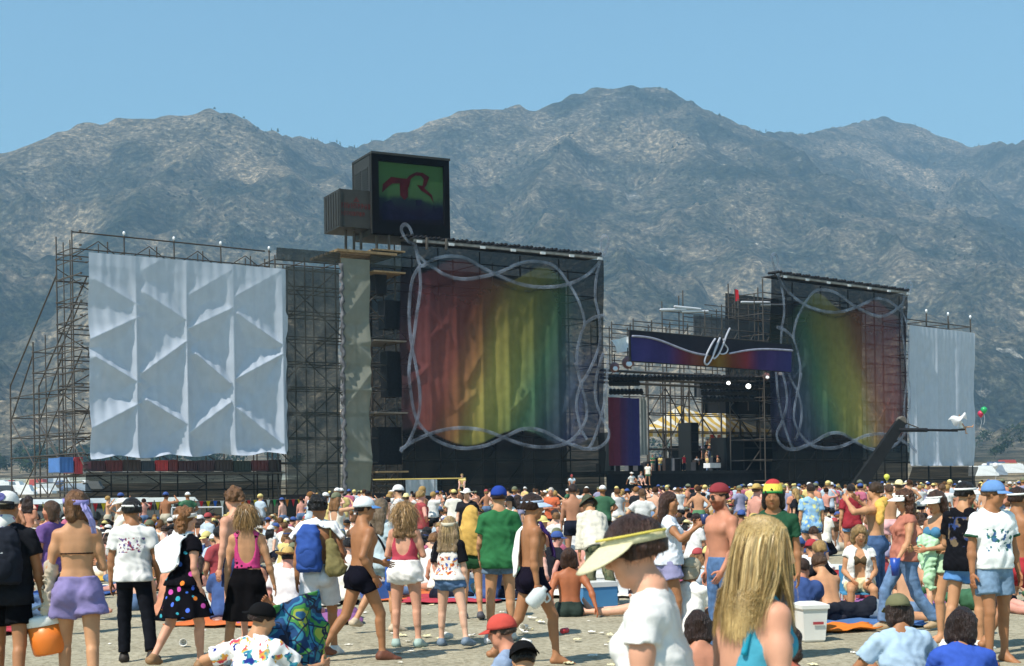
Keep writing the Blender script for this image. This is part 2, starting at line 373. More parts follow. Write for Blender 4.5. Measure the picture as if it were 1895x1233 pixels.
# ------------------------------------------------------------------ stage
STEEL = mat('scaffold_steel', (.052, .043, .036), .55, .4, .35, 1.5)
STEELW = mat('scaffold_steel_weathered', (.10, .085, .07), .6, .4, .35, 1.5)
PALE = mat('galvanised_metal', (.5, .52, .55), .4, .5, .2, 3)
BLACKM = mat('black_metal', (.014, .014, .016), .7, .15, .3, 3)
WOOD = mat('plank_wood', (.20, .14, .075), .8, .2, .3, 3)
CLOTH = mat('dyed_cloth', None, .85, .1, .12, 6, bump=.15, bscale=60)
CLOTHT = mat('thin_cloth', None, .85, .1, .10, 3, trans=.35)
PAINT = mat('painted_metal', None, .45, .4, .12, 2, bump=.05, bscale=8)
def unit_cyl(n=6):
    b = MB(); b.tube([(0, 0, 0), (0, 0, 1)], 1, n); return b
_cyl = {}
def pipe(parent, name, a, b, r=.055, m=None, n=6):
    m = m or STEEL; key = (m.name, n)
    if key not in _cyl: u = unit_cyl(n); _cyl[key] = new_mesh('pipe', u.v, u.f, True, m=m)
    a = Vector(a); b = Vector(b); d = b - a
    o = bpy.data.objects.new(name, _cyl[key]); COL.objects.link(o); o.parent = parent
    base = parent.matrix_basis if parent is not None and parent.parent is None else Matrix()
    q = d.to_track_quat('Z', 'Y')
    o.location = a - parent.location; o.rotation_mode = 'QUATERNION'; o.rotation_quaternion = q; o.scale = (r, r, d.length)
    return o
class Wing:
    def __init__(s, pa, Ya, pb, Yb, py=880):
        a = P(pa, py, Ya); b = P(pb, py, Yb); s.o = Vector((a.x, a.y, 0)); s.p1 = Vector((b.x, b.y, 0))
        s.e = (s.p1 - s.o); s.L = s.e.length; s.e = s.e.normalized(); s.n = Vector((-s.e.y, s.e.x, 0))
    def at(s, u, t, z): return s.o + s.e * u + s.n * t + Vector((0, 0, z))
    def sz(s, px, py, t=0.0):
        r_ = ray(px, py); o = Vector((0, 0, CAMH)); k = (s.at(0, t, 0) - o).dot(s.n) / r_.dot(s.n); p = o + r_ * k
        return (p - s.o).dot(s.e), p.z
W1 = Wing(160, 106, 520, 116); W2 = Wing(520, 116, 745, 121.9); W3 = Wing(745, 121.9, 1122, 133.8); W4 = Wing(1432, 148.4, 1684, 164.6); W5 = Wing(1690, 165, 1812, 175)
def brace_bay(T, W, u0, u1, t, z0, z1, step, diag=True, r=.05, nm='brace', m=None):
    z = z0; k = 0
    while z + step <= z1 + .01:
        if diag: pipe(T, nm, W.at(u0, t, z) if k % 2 == 0 else W.at(u1, t, z), W.at(u1, t, z + step) if k % 2 == 0 else W.at(u0, t, z + step), r * .8, m)
        z += step; k += 1
COUP = {}
def coupler(T, p, m=None):
    m = m or STEEL
    if m.name not in COUP:
        b = MB(); b.lathe([(.07, -.07), (.11, -.05), (.11, .05), (.07, .07)], 6); COUP[m.name] = new_mesh('coupler', b.v, b.f, m=m)
    o = link('coupler', COUP[m.name], T, loc=Vector(p) - T.location)
def grid_scaffold(T, W, us, ts, z0, z1, step, diag_front=False, r=.058, m=None, couplers=False, skip_front=False):
    for ti, t in enumerate(ts):
        for u in us:
            pipe(T, 'post', W.at(u, t, z0), W.at(u, t, z1 + .35), r, m)
        z = z0 + step
        while z <= z1 + .01:
            pipe(T, 'rail', W.at(us[0], t, z), W.at(us[-1], t, z), r * .8, m)
            if couplers:
                for u in us: coupler(T, W.at(u, t, z), m)
            z += step
    for u in us:
        for i in range(len(ts) - 1):
            z = z0 + step
            while z <= z1 + .01: pipe(T, 'rail', W.at(u, ts[i], z), W.at(u, ts[i + 1], z), r * .75, m); z += step
def cloth_field(W, u0, u1, zf0, zf1, nu, nz, lines, B, Lc, t0, seed, ripple=.02, hem=.0):
    U, S = np.meshgrid(np.linspace(0, 1, nu), np.linspace(0, 1, nz))
    uu = u0 + (u1 - u0) * U; zz = zf0(U) + (zf1(U) - zf0(U)) * S
    D = np.full(U.shape, 9.0)
    for (a, b) in lines:
        ex, ez = b[0] - a[0], b[1] - a[1]; k = np.clip(((uu - a[0]) * ex + (zz - a[1]) * ez) / (ex * ex + ez * ez), 0, 1)
        D = np.minimum(D, np.hypot(uu - a[0] - k * ex, zz - a[1] - k * ez))
    wob = .45 + 1.1 * fbm(uu * .33 + seed, zz * .3, 3, seed)
    bul = B * (1 - np.exp(-D / Lc)) * wob * np.clip(1.5 - 1.55 * S ** 2, .14, 1)
    bul += ripple * np.sin(uu * 7 + 3 * vnoise(uu * .8, zz * .25, seed + 3)) * (1 - .6 * S) + .10 * (fbm(uu * .9, zz * .25, 3, seed + 5) - .5)
    if hem: bul += -hem * np.exp(-(S * (zf1(U) - zf0(U))) / .35) * (vnoise(uu * 1.1, zz * 0, seed + 9) - .3)
    t = t0 + bul
    X = W.o.x + W.e.x * uu + W.n.x * t; Y = W.o.y + W.e.y * uu + W.n.y * t
    V = np.stack([X, Y, zz], -1).reshape(-1, 3); i = (np.arange(nz - 1)[:, None] * nu + np.arange(nu - 1)[None]).ravel()
    return V, np.stack([i, i + 1, i + nu + 1, i + nu], -1), U, S
FABRIC_W = mat('white_mesh_screen', (.45, .50, .585), .9, .05, .05, 1.2, trans=.12, alpha=.04)

# --- left wing scaffold with buttress
T = thing('scaffold_tower', 'tall open scaffold with stepped buttress behind the pale grey diamond-creased screen', 'scaffold', W1.at(0, 0, 0))
posts = [W1.sz(x, 700, .5)[0] for x in (160, 250, 343, 430, 520)]
posts[0] = 0.0
grid_scaffold(T, W1, posts, (2.2, 5.5), 0, 21.5, 2.05, r=.062)
for k in range(4):
    mid = (posts[k] + posts[k + 1]) / 2
    pipe(T, 'post', W1.at(mid, 2.2, 19.8), W1.at(mid, 2.2, 21.0), .05)
    pipe(T, 'brace', W1.at(posts[k], 2.2, 19.8), W1.at(mid, 2.2, 21.2), .04); pipe(T, 'brace', W1.at(mid, 2.2, 21.2), W1.at(posts[k + 1], 2.2, 19.8), .04)
    for j in range(8): pipe(T, 'brace', W1.at(posts[k + (j % 2)], 5.5, .2 + 2.4 * j), W1.at(posts[k + 1 - (j % 2)], 5.5, 2.6 + 2.4 * j), .045)
pipe(T, 'rail', W1.at(0, 2.2, 21.75), W1.at(W1.L, 2.2, 21.75), .06)
bt = [(5.5, 21.6), (11, 14.2), (16.6, 11.2)]
for s_ in (0.0, 2.4):
    for (t, h) in bt[1:]: pipe(T, 'post', W1.at(s_, t, 0), W1.at(s_, t, h), .07)
    z = 1.6
    while z < 21:
        far = max([t for t, h in bt if h > z]); pipe(T, 'rail', W1.at(s_, .5 if s_ < 1 else 3.0, z), W1.at(s_, far, z), .05); z += 1.68
    pipe(T, 'stay', W1.at(s_, 16.6, 11.0), W1.at(s_, 5.5, 18.9), .065); pipe(T, 'stay', W1.at(s_, 16.6, 8.0), W1.at(s_, 11, 13.2), .06)
    for (ta, za, tb, zb) in ((16.6, .4, 11, 4.2), (11, 4.2, 16.6, 8.2), (11, 8.2, 5.5, 4.5), (11, 4.2, 5.5, 8.6), (5.5, 8.6, .5, 12.6), (5.5, .4, 11, 3.4), (5.5, 12.6, .5, 16.4), (.5, 4, 5.5, 8.2)):
        pipe(T, 'brace', W1.at(s_, max(ta, 0 if s_ < 1 else 3), za), W1.at(s_, max(tb, 0 if s_ < 1 else 3), zb), .05)
for t in (2.6, 4.0, 8.2):
    pipe(T, 'post', W1.at(0, t, 0), W1.at(0, t, 21.2 if t < 5 else 14.5), .05)
z = 1.1
while z < 21: pipe(T, 'rail', W1.at(0, .5, z), W1.at(0, 5.5 if z > 13.5 else 11, z), .04); z += 1.68
for (t, h) in bt:
    z = 1.6
    while z < h: pipe(T, 'rail', W1.at(0, t, z), W1.at(2.4, t, z), .045); z += 1.68
    for s_ in (0, 2.4):
        z = 1.6
        while z < h: coupler(T, W1.at(s_, t, z)); z += 1.68
z = 1.6
while z < 21.8: coupler(T, W1.at(0, .5, z)); z += 1.05
for u in posts[1:]: coupler(T, W1.at(u, 2.2, 19.75)); coupler(T, W1.at(u, 2.2, 21.75))
# white warning lamps on the rail
for i, u in enumerate(posts[1:]):
    b = MB(); b.lathe([(.04, 0), (.04, .1), (.09, .12), (.11, .26), (.08, .36), (.03, .38)], 10)
    tag(b.build('flood_lamp', mat('lamp_glass', (.8, .82, .85), .25, .6, .05), smooth=True, loc=W1.at(u, 2.2, 21.8)), 'small white lamp on the top rail of the buttressed scaffold', 'lamp', 'white lamps along the buttressed scaffold rail')
# white screen cloth
def linepx(W, segs, t=0): return [(W.sz(a[0], a[1], t), W.sz(b[0], b[1], t)) for a, b in segs]
dg = [((172,626),(258,586)),((266,689),(348,630)),((350,608),(430,570)),((436,702),(524,655)),((178,660),(258,708)),((363,654),(428,710)),((440,580),(522,637)),
      ((172,792),(260,746)),((272,740),(348,785)),((350,802),(428,745)),((440,755),(524,822)),((176,516),(258,565)),((266,540),(346,592)),((266,498),(346,455)),((352,545),(428,500)),((436,548),(522,500))]
lines = linepx(W1, dg) + [((u, 4), (u, 20.2)) for u in posts[1:]]
b0 = lambda U: 4.45 + .4 * U + .25 * np.abs(np.sin(U * math.pi * 4)) ** 3
b1 = lambda U: 19.95 + .1 * U
u_end = W1.sz(537, 700)[0]
V, Fc, U, S = cloth_field(W1, W1.sz(169, 700)[0], u_end, b0, b1, 260, 240, lines, .62, .8, .05, 4, .03, .9)
tag(link('cloth_screen', new_mesh('cloth_screen', V, Fc, True, m=FABRIC_W)), 'large pale grey fabric screen with diamond creases on the buttressed scaffold', 'screen')
# containers and crates below the screen
def container(px0, px1, py0, py1, W, t, depth, col, label, name='shipping_container', group=None, m=None):
    u0, z1 = W.sz(px0, py0, t); u1, z0 = W.sz(px1, py1, t)
    Tt = thing(name, label, 'container', W.at(u0, t, z0), math.atan2(W.e.y, W.e.x), group)
    L_ = u1 - u0; h = z1 - z0
    b = MB(); n = max(3, int(L_ / .3))
    b.box((.03, .03, .05), (L_ - .03, depth, h - .05))
    bo = b.build('body', m or PAINT, Tt, col)
    r_ = MB()
    for k in range(n): x = .06 + (L_ - .12) * (k + .25) / n; r_.box((x, -.012, .1), (x + (L_ - .12) / n * .5, .035, h - .1))
    r_.build('corrugation', m or PAINT, Tt, col)
    f = MB()
    for zz in (0, h - .1): f.box((0, -.03, zz), (L_, .08, zz + .1))
    for xx in (0, L_ - .1): f.box((xx, -.034, .1), (xx + .1, .08, h - .1))
    f.build('frame', m or PAINT, Tt, tuple(c * .8 for c in lin(col)))
    return Tt
bx = [(110, 136, '#4a74b4'), (138, 152, '#b0404a')]
container(110, 136, 846, 875, W1, 1.2, 2.4, '#3f6aa8', 'pale blue shipping container beside the small red container under the grey screen')
container(138, 153, 846, 877, W1, 1.2, 2.4, '#a83a42', 'small red container beside the blue one under the grey screen')
_cl = [('#40202a', 'dark maroon'), ('#2c3442', 'slate blue'), ('#5a2226', 'brick red'), ('#b23438', 'bright red'), ('#3a2c2c', 'brown black'), ('#63282c', 'faded red'), ('#26302c', 'dark green'), ('#42262c', 'plum')]
xs_ = [168, 196, 228, 262, 288, 312, 330, 366, 398, 432, 466, 498, 522]
for i in range(len(xs_) - 1):
    c_, nm_ = (_cl[3] if i == 4 else _cl[[0, 2, 4, 1, 3, 5, 0, 7, 4, 6, 2, 4][i]])
    container(xs_[i], xs_[i + 1] - 1.5, 853 - (i % 3), 872 + (i % 2), W1, 1.4, 2.2, c_, nm_ + ' crate in the row on the deck under the grey screen', 'equipment_crate', 'crates in a row under the grey screen')
deck = thing('scaffold_deck', 'dark scaffold deck carrying the row of crates under the grey screen', 'deck', W1.at(0, 0, 0), math.atan2(W1.e.y, W1.e.x))
for k in range(6): b = MB(); b.box((.2, .9 + k * .5, 3.32), (W1.L + 1, 1.36 + k * .5, 3.4)); b.build('plank', STEELW, deck)

net_panel_later = True
# --- W2: netting section
T2 = thing('scaffold_tower', 'scaffold tower wrapped in dark and beige netting below the video boxes', 'scaffold', W2.at(0, 0, 0))
p2 = [W2.sz(x, 700, .5)[0] for x in (520, 575, 632, 690, 742)]
grid_scaffold(T2, W2, p2, (1.4, 3.6, 6.0), 0, 21.0, 2.1, r=.065)
for k in range(4):
    for j in range(8): pipe(T2, 'brace', W2.at(p2[k + (j + k) % 2], 1.4, .3 + 2.5 * j), W2.at(p2[k + 1 - (j + k) % 2], 1.4, 2.8 + 2.5 * j), .055)
for j, (px, py) in enumerate([(690, 460), (690, 500), (690, 628), (690, 762), (690, 872)]):
    u0 = p2[3]; z = W2.sz(px, py)[1]; b = MB(); M_ = Matrix.Translation(-T2.location) @ Matrix(((W2.e.x, W2.n.x, 0, W2.o.x), (W2.e.y, W2.n.y, 0, W2.o.y), (0, 0, 1, 0), (0, 0, 0, 1)))
    b.box((u0, -.1, z - .13), (p2[4] + .3, 4.5, z), M_); b.build('deck', WOOD if j in (0, 1, 4) else STEELW, T2)
def local(W): return Matrix(((W.e.x, W.n.x, 0, W.o.x), (W.e.y, W.n.y, 0, W.o.y), (0, 0, 1, 0), (0, 0, 0, 1)))
NETD = mat('dark_shade_net', (.045, .048, .044), .95, .03, .2, 1.2, alpha=.17, trans=.15)
NETB = mat('beige_shade_net', (.20, .205, .17), .95, .03, .08, 1.0, alpha=.07, trans=.2)
NETK = mat('black_shade_net', (.014, .015, .015), .95, .03, .2, 1.0, alpha=.14, trans=.1)
def net_panel(name, W, px0, px1, ptop, pbot, m, label, t0=.1, diag=(), B=.5, seed=1, nu=50, nz=150, cat='netting', ripple=.03):
    u0 = W.sz(px0, 700)[0]; u1 = W.sz(px1, 700)[0]; za = W.sz(px0, ptop)[1]; zb = W.sz(px1, pbot)[1]
    V, Fc, U, S = cloth_field(W, u0, u1, lambda U: zb + 0 * U, lambda U: za + 0 * U, nu, nz, linepx(W, diag), B, 1.2, t0, seed, ripple, .0)
    return tag(link(name, new_mesh(name, V, Fc, True, m=m)), label, cat)
net_panel('shade_net', W2, 533, 632, 492, 916, NETD, 'dark translucent netting hung on the scaffold beside the grey screen', diag=[((535,560),(575,500)),((575,500),(632,575)),((535,720),(632,560)),((535,640),(600,720)),((570,880),(632,800)),((535,790),(632,700))], seed=6)
net_panel('shade_net', W2, 516, 634, 458, 491, NETD, 'short strip of dark netting along the top of the netted tower', t0=.02, B=.1, seed=7, nz=20)
net_panel('shade_net', W2, 636, 689, 477, 918, NETB, 'tall beige netting panel with diagonal creases between dark scaffold bays', diag=[((636,530),(689,477)),((636,590),(689,520)),((636,610),(689,665)),((636,760),(689,690)),((636,785),(689,845)),((636,720),(689,722)),((636,640),(689,632)),((636,850),(689,855))], B=.75, seed=8, ripple=.012)
net_panel('shade_net', W2, 690, 748, 461, 498, NETD, 'dark netting strip under the video boxes beside the rainbow screen', t0=.05, B=.1, seed=9, nz=20)
net_panel('shade_net', W1, 166, 532, 874, 930, NETK, 'black netting hung under the row of crates below the grey screen', t0=1.0, B=.3, seed=12, nu=120, nz=20)
cb = MB(); pts = []
for k in range(60): z = .5 + k * .345; q = W2.at(p2[2] + .1 * math.sin(k * 1.9), .15 + .06 * math.cos(k * 2.3), z); pts.append(q)
cb.tube([p - W2.at(p2[2], 0, 0) for p in pts], [.1 + .07 * ((k * 7) % 3) for k in range(60)], 6)
tag(cb.build('cable_bundle', mat('cable_bundle', (.09, .09, .1), .6, .3, .9, 2.2), loc=W2.at(p2[2], 0, 0), smooth=True), 'bundle of cables climbing the post beside the beige netting', 'cable')
# black hanging cases in the open bay
for i, (x0, y0, x1, y1) in enumerate([(712, 555, 742, 610), (716, 650, 744, 735), (700, 790, 744, 860), (694, 505, 716, 545)]):
    u0, z1 = W2.sz(x0, y0, 1.2); u1, z0 = W2.sz(x1, y1, 1.2); b = MB(); b.box((0, 0, 0), (u1 - u0, 1.3, z1 - z0))
    Tt = thing('loudspeaker_case', ['small upper', 'tall', 'wide lowest', 'topmost'][i] + ' black loudspeaker case in the open scaffold bay beside the rainbow screen', 'loudspeaker', W2.at(u0, 1.2, z0), math.atan2(W2.e.y, W2.e.x), 'cases in the open scaffold bay')
    b.build('cabinet', BLACKM, Tt); g = MB(); g.box((.08, -.03, .08), (u1 - u0 - .08, -.004, z1 - z0 - .08)); g.build('grille', mat('grille_cloth', (.014, .014, .016), .9, .1, .3, 6), Tt)
# --- video boxes
def boxframe(pxl, pxr, pytl, pytr, pybl, Y, ang):
    pass
VA = R(27); ve = Vector((math.cos(VA), math.sin(VA), 0)); vn = Vector((-math.sin(VA), math.cos(VA), 0))
class Fr(Wing):
    def __init__(s, o, ang): s.o = Vector((o.x, o.y, 0)); s.e = Vector((math.cos(ang), math.sin(ang), 0)); s.n = Vector((-math.sin(ang), math.cos(ang), 0))
VW = Fr(P(690, 430, 121.5), VA)
uR = VW.sz(832, 360)[0]; zT = VW.sz(690, 284)[1]; zB = VW.sz(690, 432)[1]
VB = thing('video_screen', 'huge dark video screen box showing a red and green emblem above the stage', 'screen', VW.at(0, 0, zB), VA)
hV = zT - zB; dV = 4.6
DKM = mat('dark_container_paint', (.024, .024, .022), .6, .3, .18, 1.2)
DKF = mat('flat_black_paint', (.004, .0035, .004), .9, .03, .2, 2)
b = MB(); b.box((0, .5, 0), (uR, dV, hV)); b.build('cabinet', DKM, VB)
b = MB(); fr = .62
b.box((0, 0, 0), (fr, .5, hV)); b.box((uR - .5, 0, 0), (uR, .5, hV)); b.box((fr, 0, 0), (uR - .5, .5, 1.1)); b.box((fr, 0, hV - .55), (uR - .5, .5, hV)); b.build('surround', DKF, VB)
b = MB(); b.box((-.06, -.12, hV), (uR + .06, dV + .05, hV + .18)); b.build('roof', DKM, VB)
# side louvres
lv = MB()
for c in range(2):
    for k in range(16): y0 = .9 + c * 1.75; z0 = hV * .40 + k * .2; lv.box((-.05, y0, z0), (-.004, y0 + 1.4, z0 + .1))
lv.build('louvre', DKM, VB)
for yy in (.05, dV - .15): bb = MB(); bb.box((-.07, yy, 0), (-.005, yy + .12, hV)); bb.build('corner_post', DKM, VB)
def screen_mat():
    m = bpy.data.materials.new('video_picture'); m.use_nodes = True; t = m.node_tree; N, L = t.nodes, t.links; bs = N['Principled BSDF']
    tc = N.new('ShaderNodeTexCoord'); sp = N.new('ShaderNodeSeparateXYZ'); L.new(tc.outputs['Generated'], sp.inputs[0])
    nz = N.new('ShaderNodeTexNoise'); nz.inputs['Scale'].default_value = 4; L.new(tc.outputs['Generated'], nz.inputs[0])
    ad = N.new('ShaderNodeMath'); ad.operation = 'MULTIPLY_ADD'; ad.inputs[1].default_value = .3; L.new(nz.outputs[0], ad.inputs[0]); L.new(sp.outputs['Z'], ad.inputs[2])
    r_ = N.new('ShaderNodeValToRGB'); e = r_.color_ramp.elements; e[0].position = .18; e[0].color = (.005, .004, .006, 1); e[1].position = .95; e[1].color = (.024, .060, .022, 1)
    for p_, c in ((.36, (.006, .005, .014)), (.5, (.007, .012, .016)), (.62, (.022, .050, .022))): x = e.new(p_); x.color = (*c, 1)
    L.new(ad.outputs[0], r_.inputs[0]); L.new(r_.outputs[0], bs.inputs['Base Color']); bs.inputs['Roughness'].default_value = .9; bs.inputs['Specular IOR Level'].default_value = .03
    L.new(r_.outputs[0], bs.inputs['Emission Color']); bs.inputs['Emission Strength'].default_value = .2
    return m
b = MB(); b.box((fr, .3, 1.1), (uR - .5, .49, hV - .55)); pic = b.build('display', screen_mat(), VB)
def vpts(pl, t=.29): return [(VW.sz(x, y)[0], t, VW.sz(x, y)[1] - zB) for x, y in pl]
def zv(zx, zy): return (490 + zx * 370 / 1342, 260 + zy * 340 / 1233)
def flat_poly(name, pl, mm, parent, t=.29, th=.02):
    n = len(pl); V = [(p[0], t, p[2]) for p in pl] + [(p[0], t - th, p[2]) for p in pl]
    f = [[n + i for i in range(n)]] + [[i, (i + 1) % n, n + (i + 1) % n, n + i] for i in range(n)]
    return link(name, new_mesh(name, V, f, m=mm), parent)
RED = mat('emblem_red', (.030, .005, .007), .9, .02, .3, 2, emit=.12); GRN = mat('emblem_green', (.03, .06, .028), .6, .2, .3, 2, emit=.3); BLU = mat('emblem_blue', (.005, .005, .014), .9, .02, .3, 2, emit=.25)
def stroke(name, zl, wd, mm, parent, t):
    pl = catmull([Vector((*zv(*q), 0)) for q in zl], 5); V = []; f = []
    n = len(pl)
    for i, p in enumerate(pl):
        d = (pl[min(i + 1, n - 1)] - pl[max(i - 1, 0)]).normalized(); nn = Vector((-d.y, d.x, 0))
        wi = wd[0] + (wd[1] - wd[0]) * math.sin(math.pi * i / (n - 1))
        for sgn in (1, -1):
            q = p + nn * wi * sgn; u, z = VW.sz(q.x, q.y); V.append((u, t, z - zB)); V.append((u, t - .015, z - zB))
    for i in range(n - 1):
        a = i * 4; c = a + 4
        f += [[a + 1, c + 1, c + 3, a + 3], [a, a + 1, a + 3, a + 2][::1], [a, c, c + 1, a + 1], [a + 2, a + 3, c + 3, c + 2], [a, a + 2, c + 2, c]]
    return link(name, new_mesh(name, V, f, m=mm), parent)
def zq(zx, zy): return (580 + zx * 270 / 1850, 270 + zy * 180 / 1233)
def emblem(zl, mm, t): flat_poly('emblem_shape', vpts([zq(*q) for q in zl]), mm, pic, t, .012)
emblem([(890, 720), (1000, 675), (1050, 760), (1140, 810), (1230, 850), (1320, 890), (1430, 880), (1510, 820), (1545, 740), (1560, 790), (1640, 770), (1640, 930), (890, 930)], BLU, .295)
emblem([(885, 585), (895, 480), (1000, 385), (1130, 405), (1215, 410), (1215, 640), (1170, 680), (1115, 620), (1110, 470), (1020, 470), (960, 510), (905, 570)], RED, .28)
emblem([(1190, 425), (1230, 370), (1320, 325), (1400, 335), (1485, 390), (1445, 500), (1420, 530), (1455, 560), (1520, 620), (1540, 720), (1500, 640), (1455, 605), (1380, 560), (1330, 490), (1400, 500), (1415, 420), (1380, 375), (1310, 370), (1250, 410), (1225, 520), (1200, 520)], RED, .265)
emblem([(1310, 680), (1390, 680), (1380, 750), (1320, 755)], BLU, .28)
# small container beside it
SW = Fr(P(629, 400, 120.6), VA)
uS = SW.sz(688, 380)[0]; zT2 = SW.sz(629, 349)[1]; zB2 = SW.sz(629, 419)[1]
CB = thing('equipment_container', 'small dark ribbed container with faded red lettering beside the video screen', 'container', SW.at(0, 0, zB2), VA)
b = MB(); b.box((0, .04, 0), (uS, 4.0, zT2 - zB2)); b.build('body', DKM, CB)
for k in range(6): rr = MB(); rr.box((-.06, .25 + k * .62, .15), (-.004, .55 + k * .62, zT2 - zB2 - .15)); rr.build('rib', DKM, CB)
for (x0, x1, z0, z1) in ((-.05, .12, 0, zT2 - zB2), (uS - .12, uS, 0, zT2 - zB2)): rr = MB(); rr.box((x0, -.06, z0), (x1, .037, z1)); rr.build('corner_post', DKM, CB)
REDT = mat('faded_red_lettering', (.06, .015, .013), .7, .2, .4, 5)
def sticks(parent, x0, z0, wid, h, n, mm, seed, t=.02):
    rr = random.Random(seed); b = MB()
    for k in range(n):
        xa = x0 + wid * k / n; wch = wid / n * .72
        b.box((xa, t, z0), (xa + wch * .3, t + .018, z0 + h)); b.box((xa + wch * .72, t, z0 + h * rr.uniform(0, .3)), (xa + wch, t + .018, z0 + h * rr.uniform(.7, 1)))
        b.box((xa + wch * .3, t + .002, z0 + h * rr.choice([.0, .42, .78])), (xa + wch * .72, t + .018, z0 + h * rr.choice([.5, .6, .22]) + h * .4))
    b.build('lettering', mm, parent)
hh_ = zT2 - zB2
sticks(CB, .1, hh_ * .50, uS * .96, hh_ * .15, 9, REDT, 2); sticks(CB, .15, hh_ * .30, uS * .75, hh_ * .13, 8, REDT, 3)
b = MB(); b.add([(uS * .42, .02, hh_ * .68), (uS * .62, .02, hh_ * .68), (uS * .52, .02, hh_ * .82), (uS * .42, .036, hh_ * .68), (uS * .62, .036, hh_ * .68), (uS * .52, .036, hh_ * .82)], [[0, 1, 2], [3, 5, 4], [0, 3, 4, 1], [1, 4, 5, 2], [2, 5, 3, 0]]); b.build('lettering', REDT, CB)
PLAT = thing('support_platform', 'timber platform and steel legs carrying the video boxes', 'platform', W2.at(p2[2], 0, 0), math.atan2(W2.e.y, W2.e.x))
zP = W2.sz(640, 462)[1]
for k in range(6): b = MB(); b.box((-.5, -.2 + k * 1.0, zP - .2 - .02 * (k % 2)), (W2.L - p2[2] - .3, .5 + k * 1.0, zP)); b.build('beam', WOOD, PLAT)
for (px, py0) in ((640, 425), (655, 428), (668, 430), (697, 432), (720, 434), (790, 440), (826, 442)):
    a = P(px, py0, 122.5); bq = P(px, 462, 122.5); pipe(PLAT, 'leg', Vector((0, 0, 0)) + a, bq, .13).location
for o in PLAT.children:
    if o.name.startswith('leg'):
        mw = Matrix.LocRotScale(o.location + PLAT.location, o.rotation_quaternion, o.scale)
        o.matrix_basis = PLAT.matrix_basis.inverted() @ mw

# --- rainbow screens
def rainbow(q, v):
    stops = [(-.2, (.20, .09, .16)), (.02, (.22, .08, .14)), (.12, (.34, .09, .10)), (.34, (.34, .09, .06)), (.44, (.40, .18, .05)), (.54, (.50, .44, .07)), (.66, (.34, .38, .07)), (.78, (.10, .26, .13)), (.90, (.06, .12, .15)), (1.0, (.05, .07, .16)), (1.3, (.05, .05, .13))]
    xs = np.array([s[0] for s in stops]); return np.stack([np.interp(q, xs, [s[1][k] for s in stops]) for k in range(3)], -1)
SCRIM = mat('printed_scrim', (.70, .67, .67), .9, .04, .10, 1.5, attr='Col', alpha=.16, trans=.22)
RIB = mat('painted_ribbon', (.24, .27, .34), .9, .05, .7, .7, alpha=.70)
def wz3(zx, zy): return (720 + zx * 460 / 1050, 400 + zy * 540 / 1233)
STR = [
 [(100,125),(70,105),(48,70),(47,48),(62,37),(82,55),(100,110),(112,160),(140,190),(230,250),(310,268),(400,255),(470,235),(540,203),(610,193),(690,213),(750,285),(795,365),(818,450),(800,510),(785,600),(800,700),(812,720)],
 [(105,120),(125,210),(170,190),(230,172),(310,178),(380,215),(460,255),(540,287),(630,302),(740,292),(830,250),(885,190),(915,130),(920,100),(905,86),(890,105),(884,190),(868,260),(864,350),(880,430),(882,540),(840,650),(800,720),(784,800),(800,890),(828,945)],
 [(130,205),(92,270),(78,400),(85,520),(102,610),(120,710),(124,800),(108,880),(70,965),(40,985)],
 [(120,215),(126,300),(110,420),(94,540),(78,640),(84,740),(106,850),(150,912),(205,955),(300,982),(400,970),(480,935),(560,900),(640,908),(720,948),(790,975),(855,985),(905,960),(922,915),(895,860),(866,780),(866,700),(890,600),(912,560)],
 [(40,995),(75,965),(150,927),(230,903),(310,896),(400,908),(480,938),(560,966),(640,977),(730,965),(790,920),(826,850),(822,780),(800,700),(780,620)],
 [(770,965),(820,985),(850,960),(885,860),(908,750),(916,610)],
 [(822,455),(860,430),(905,420)],
]
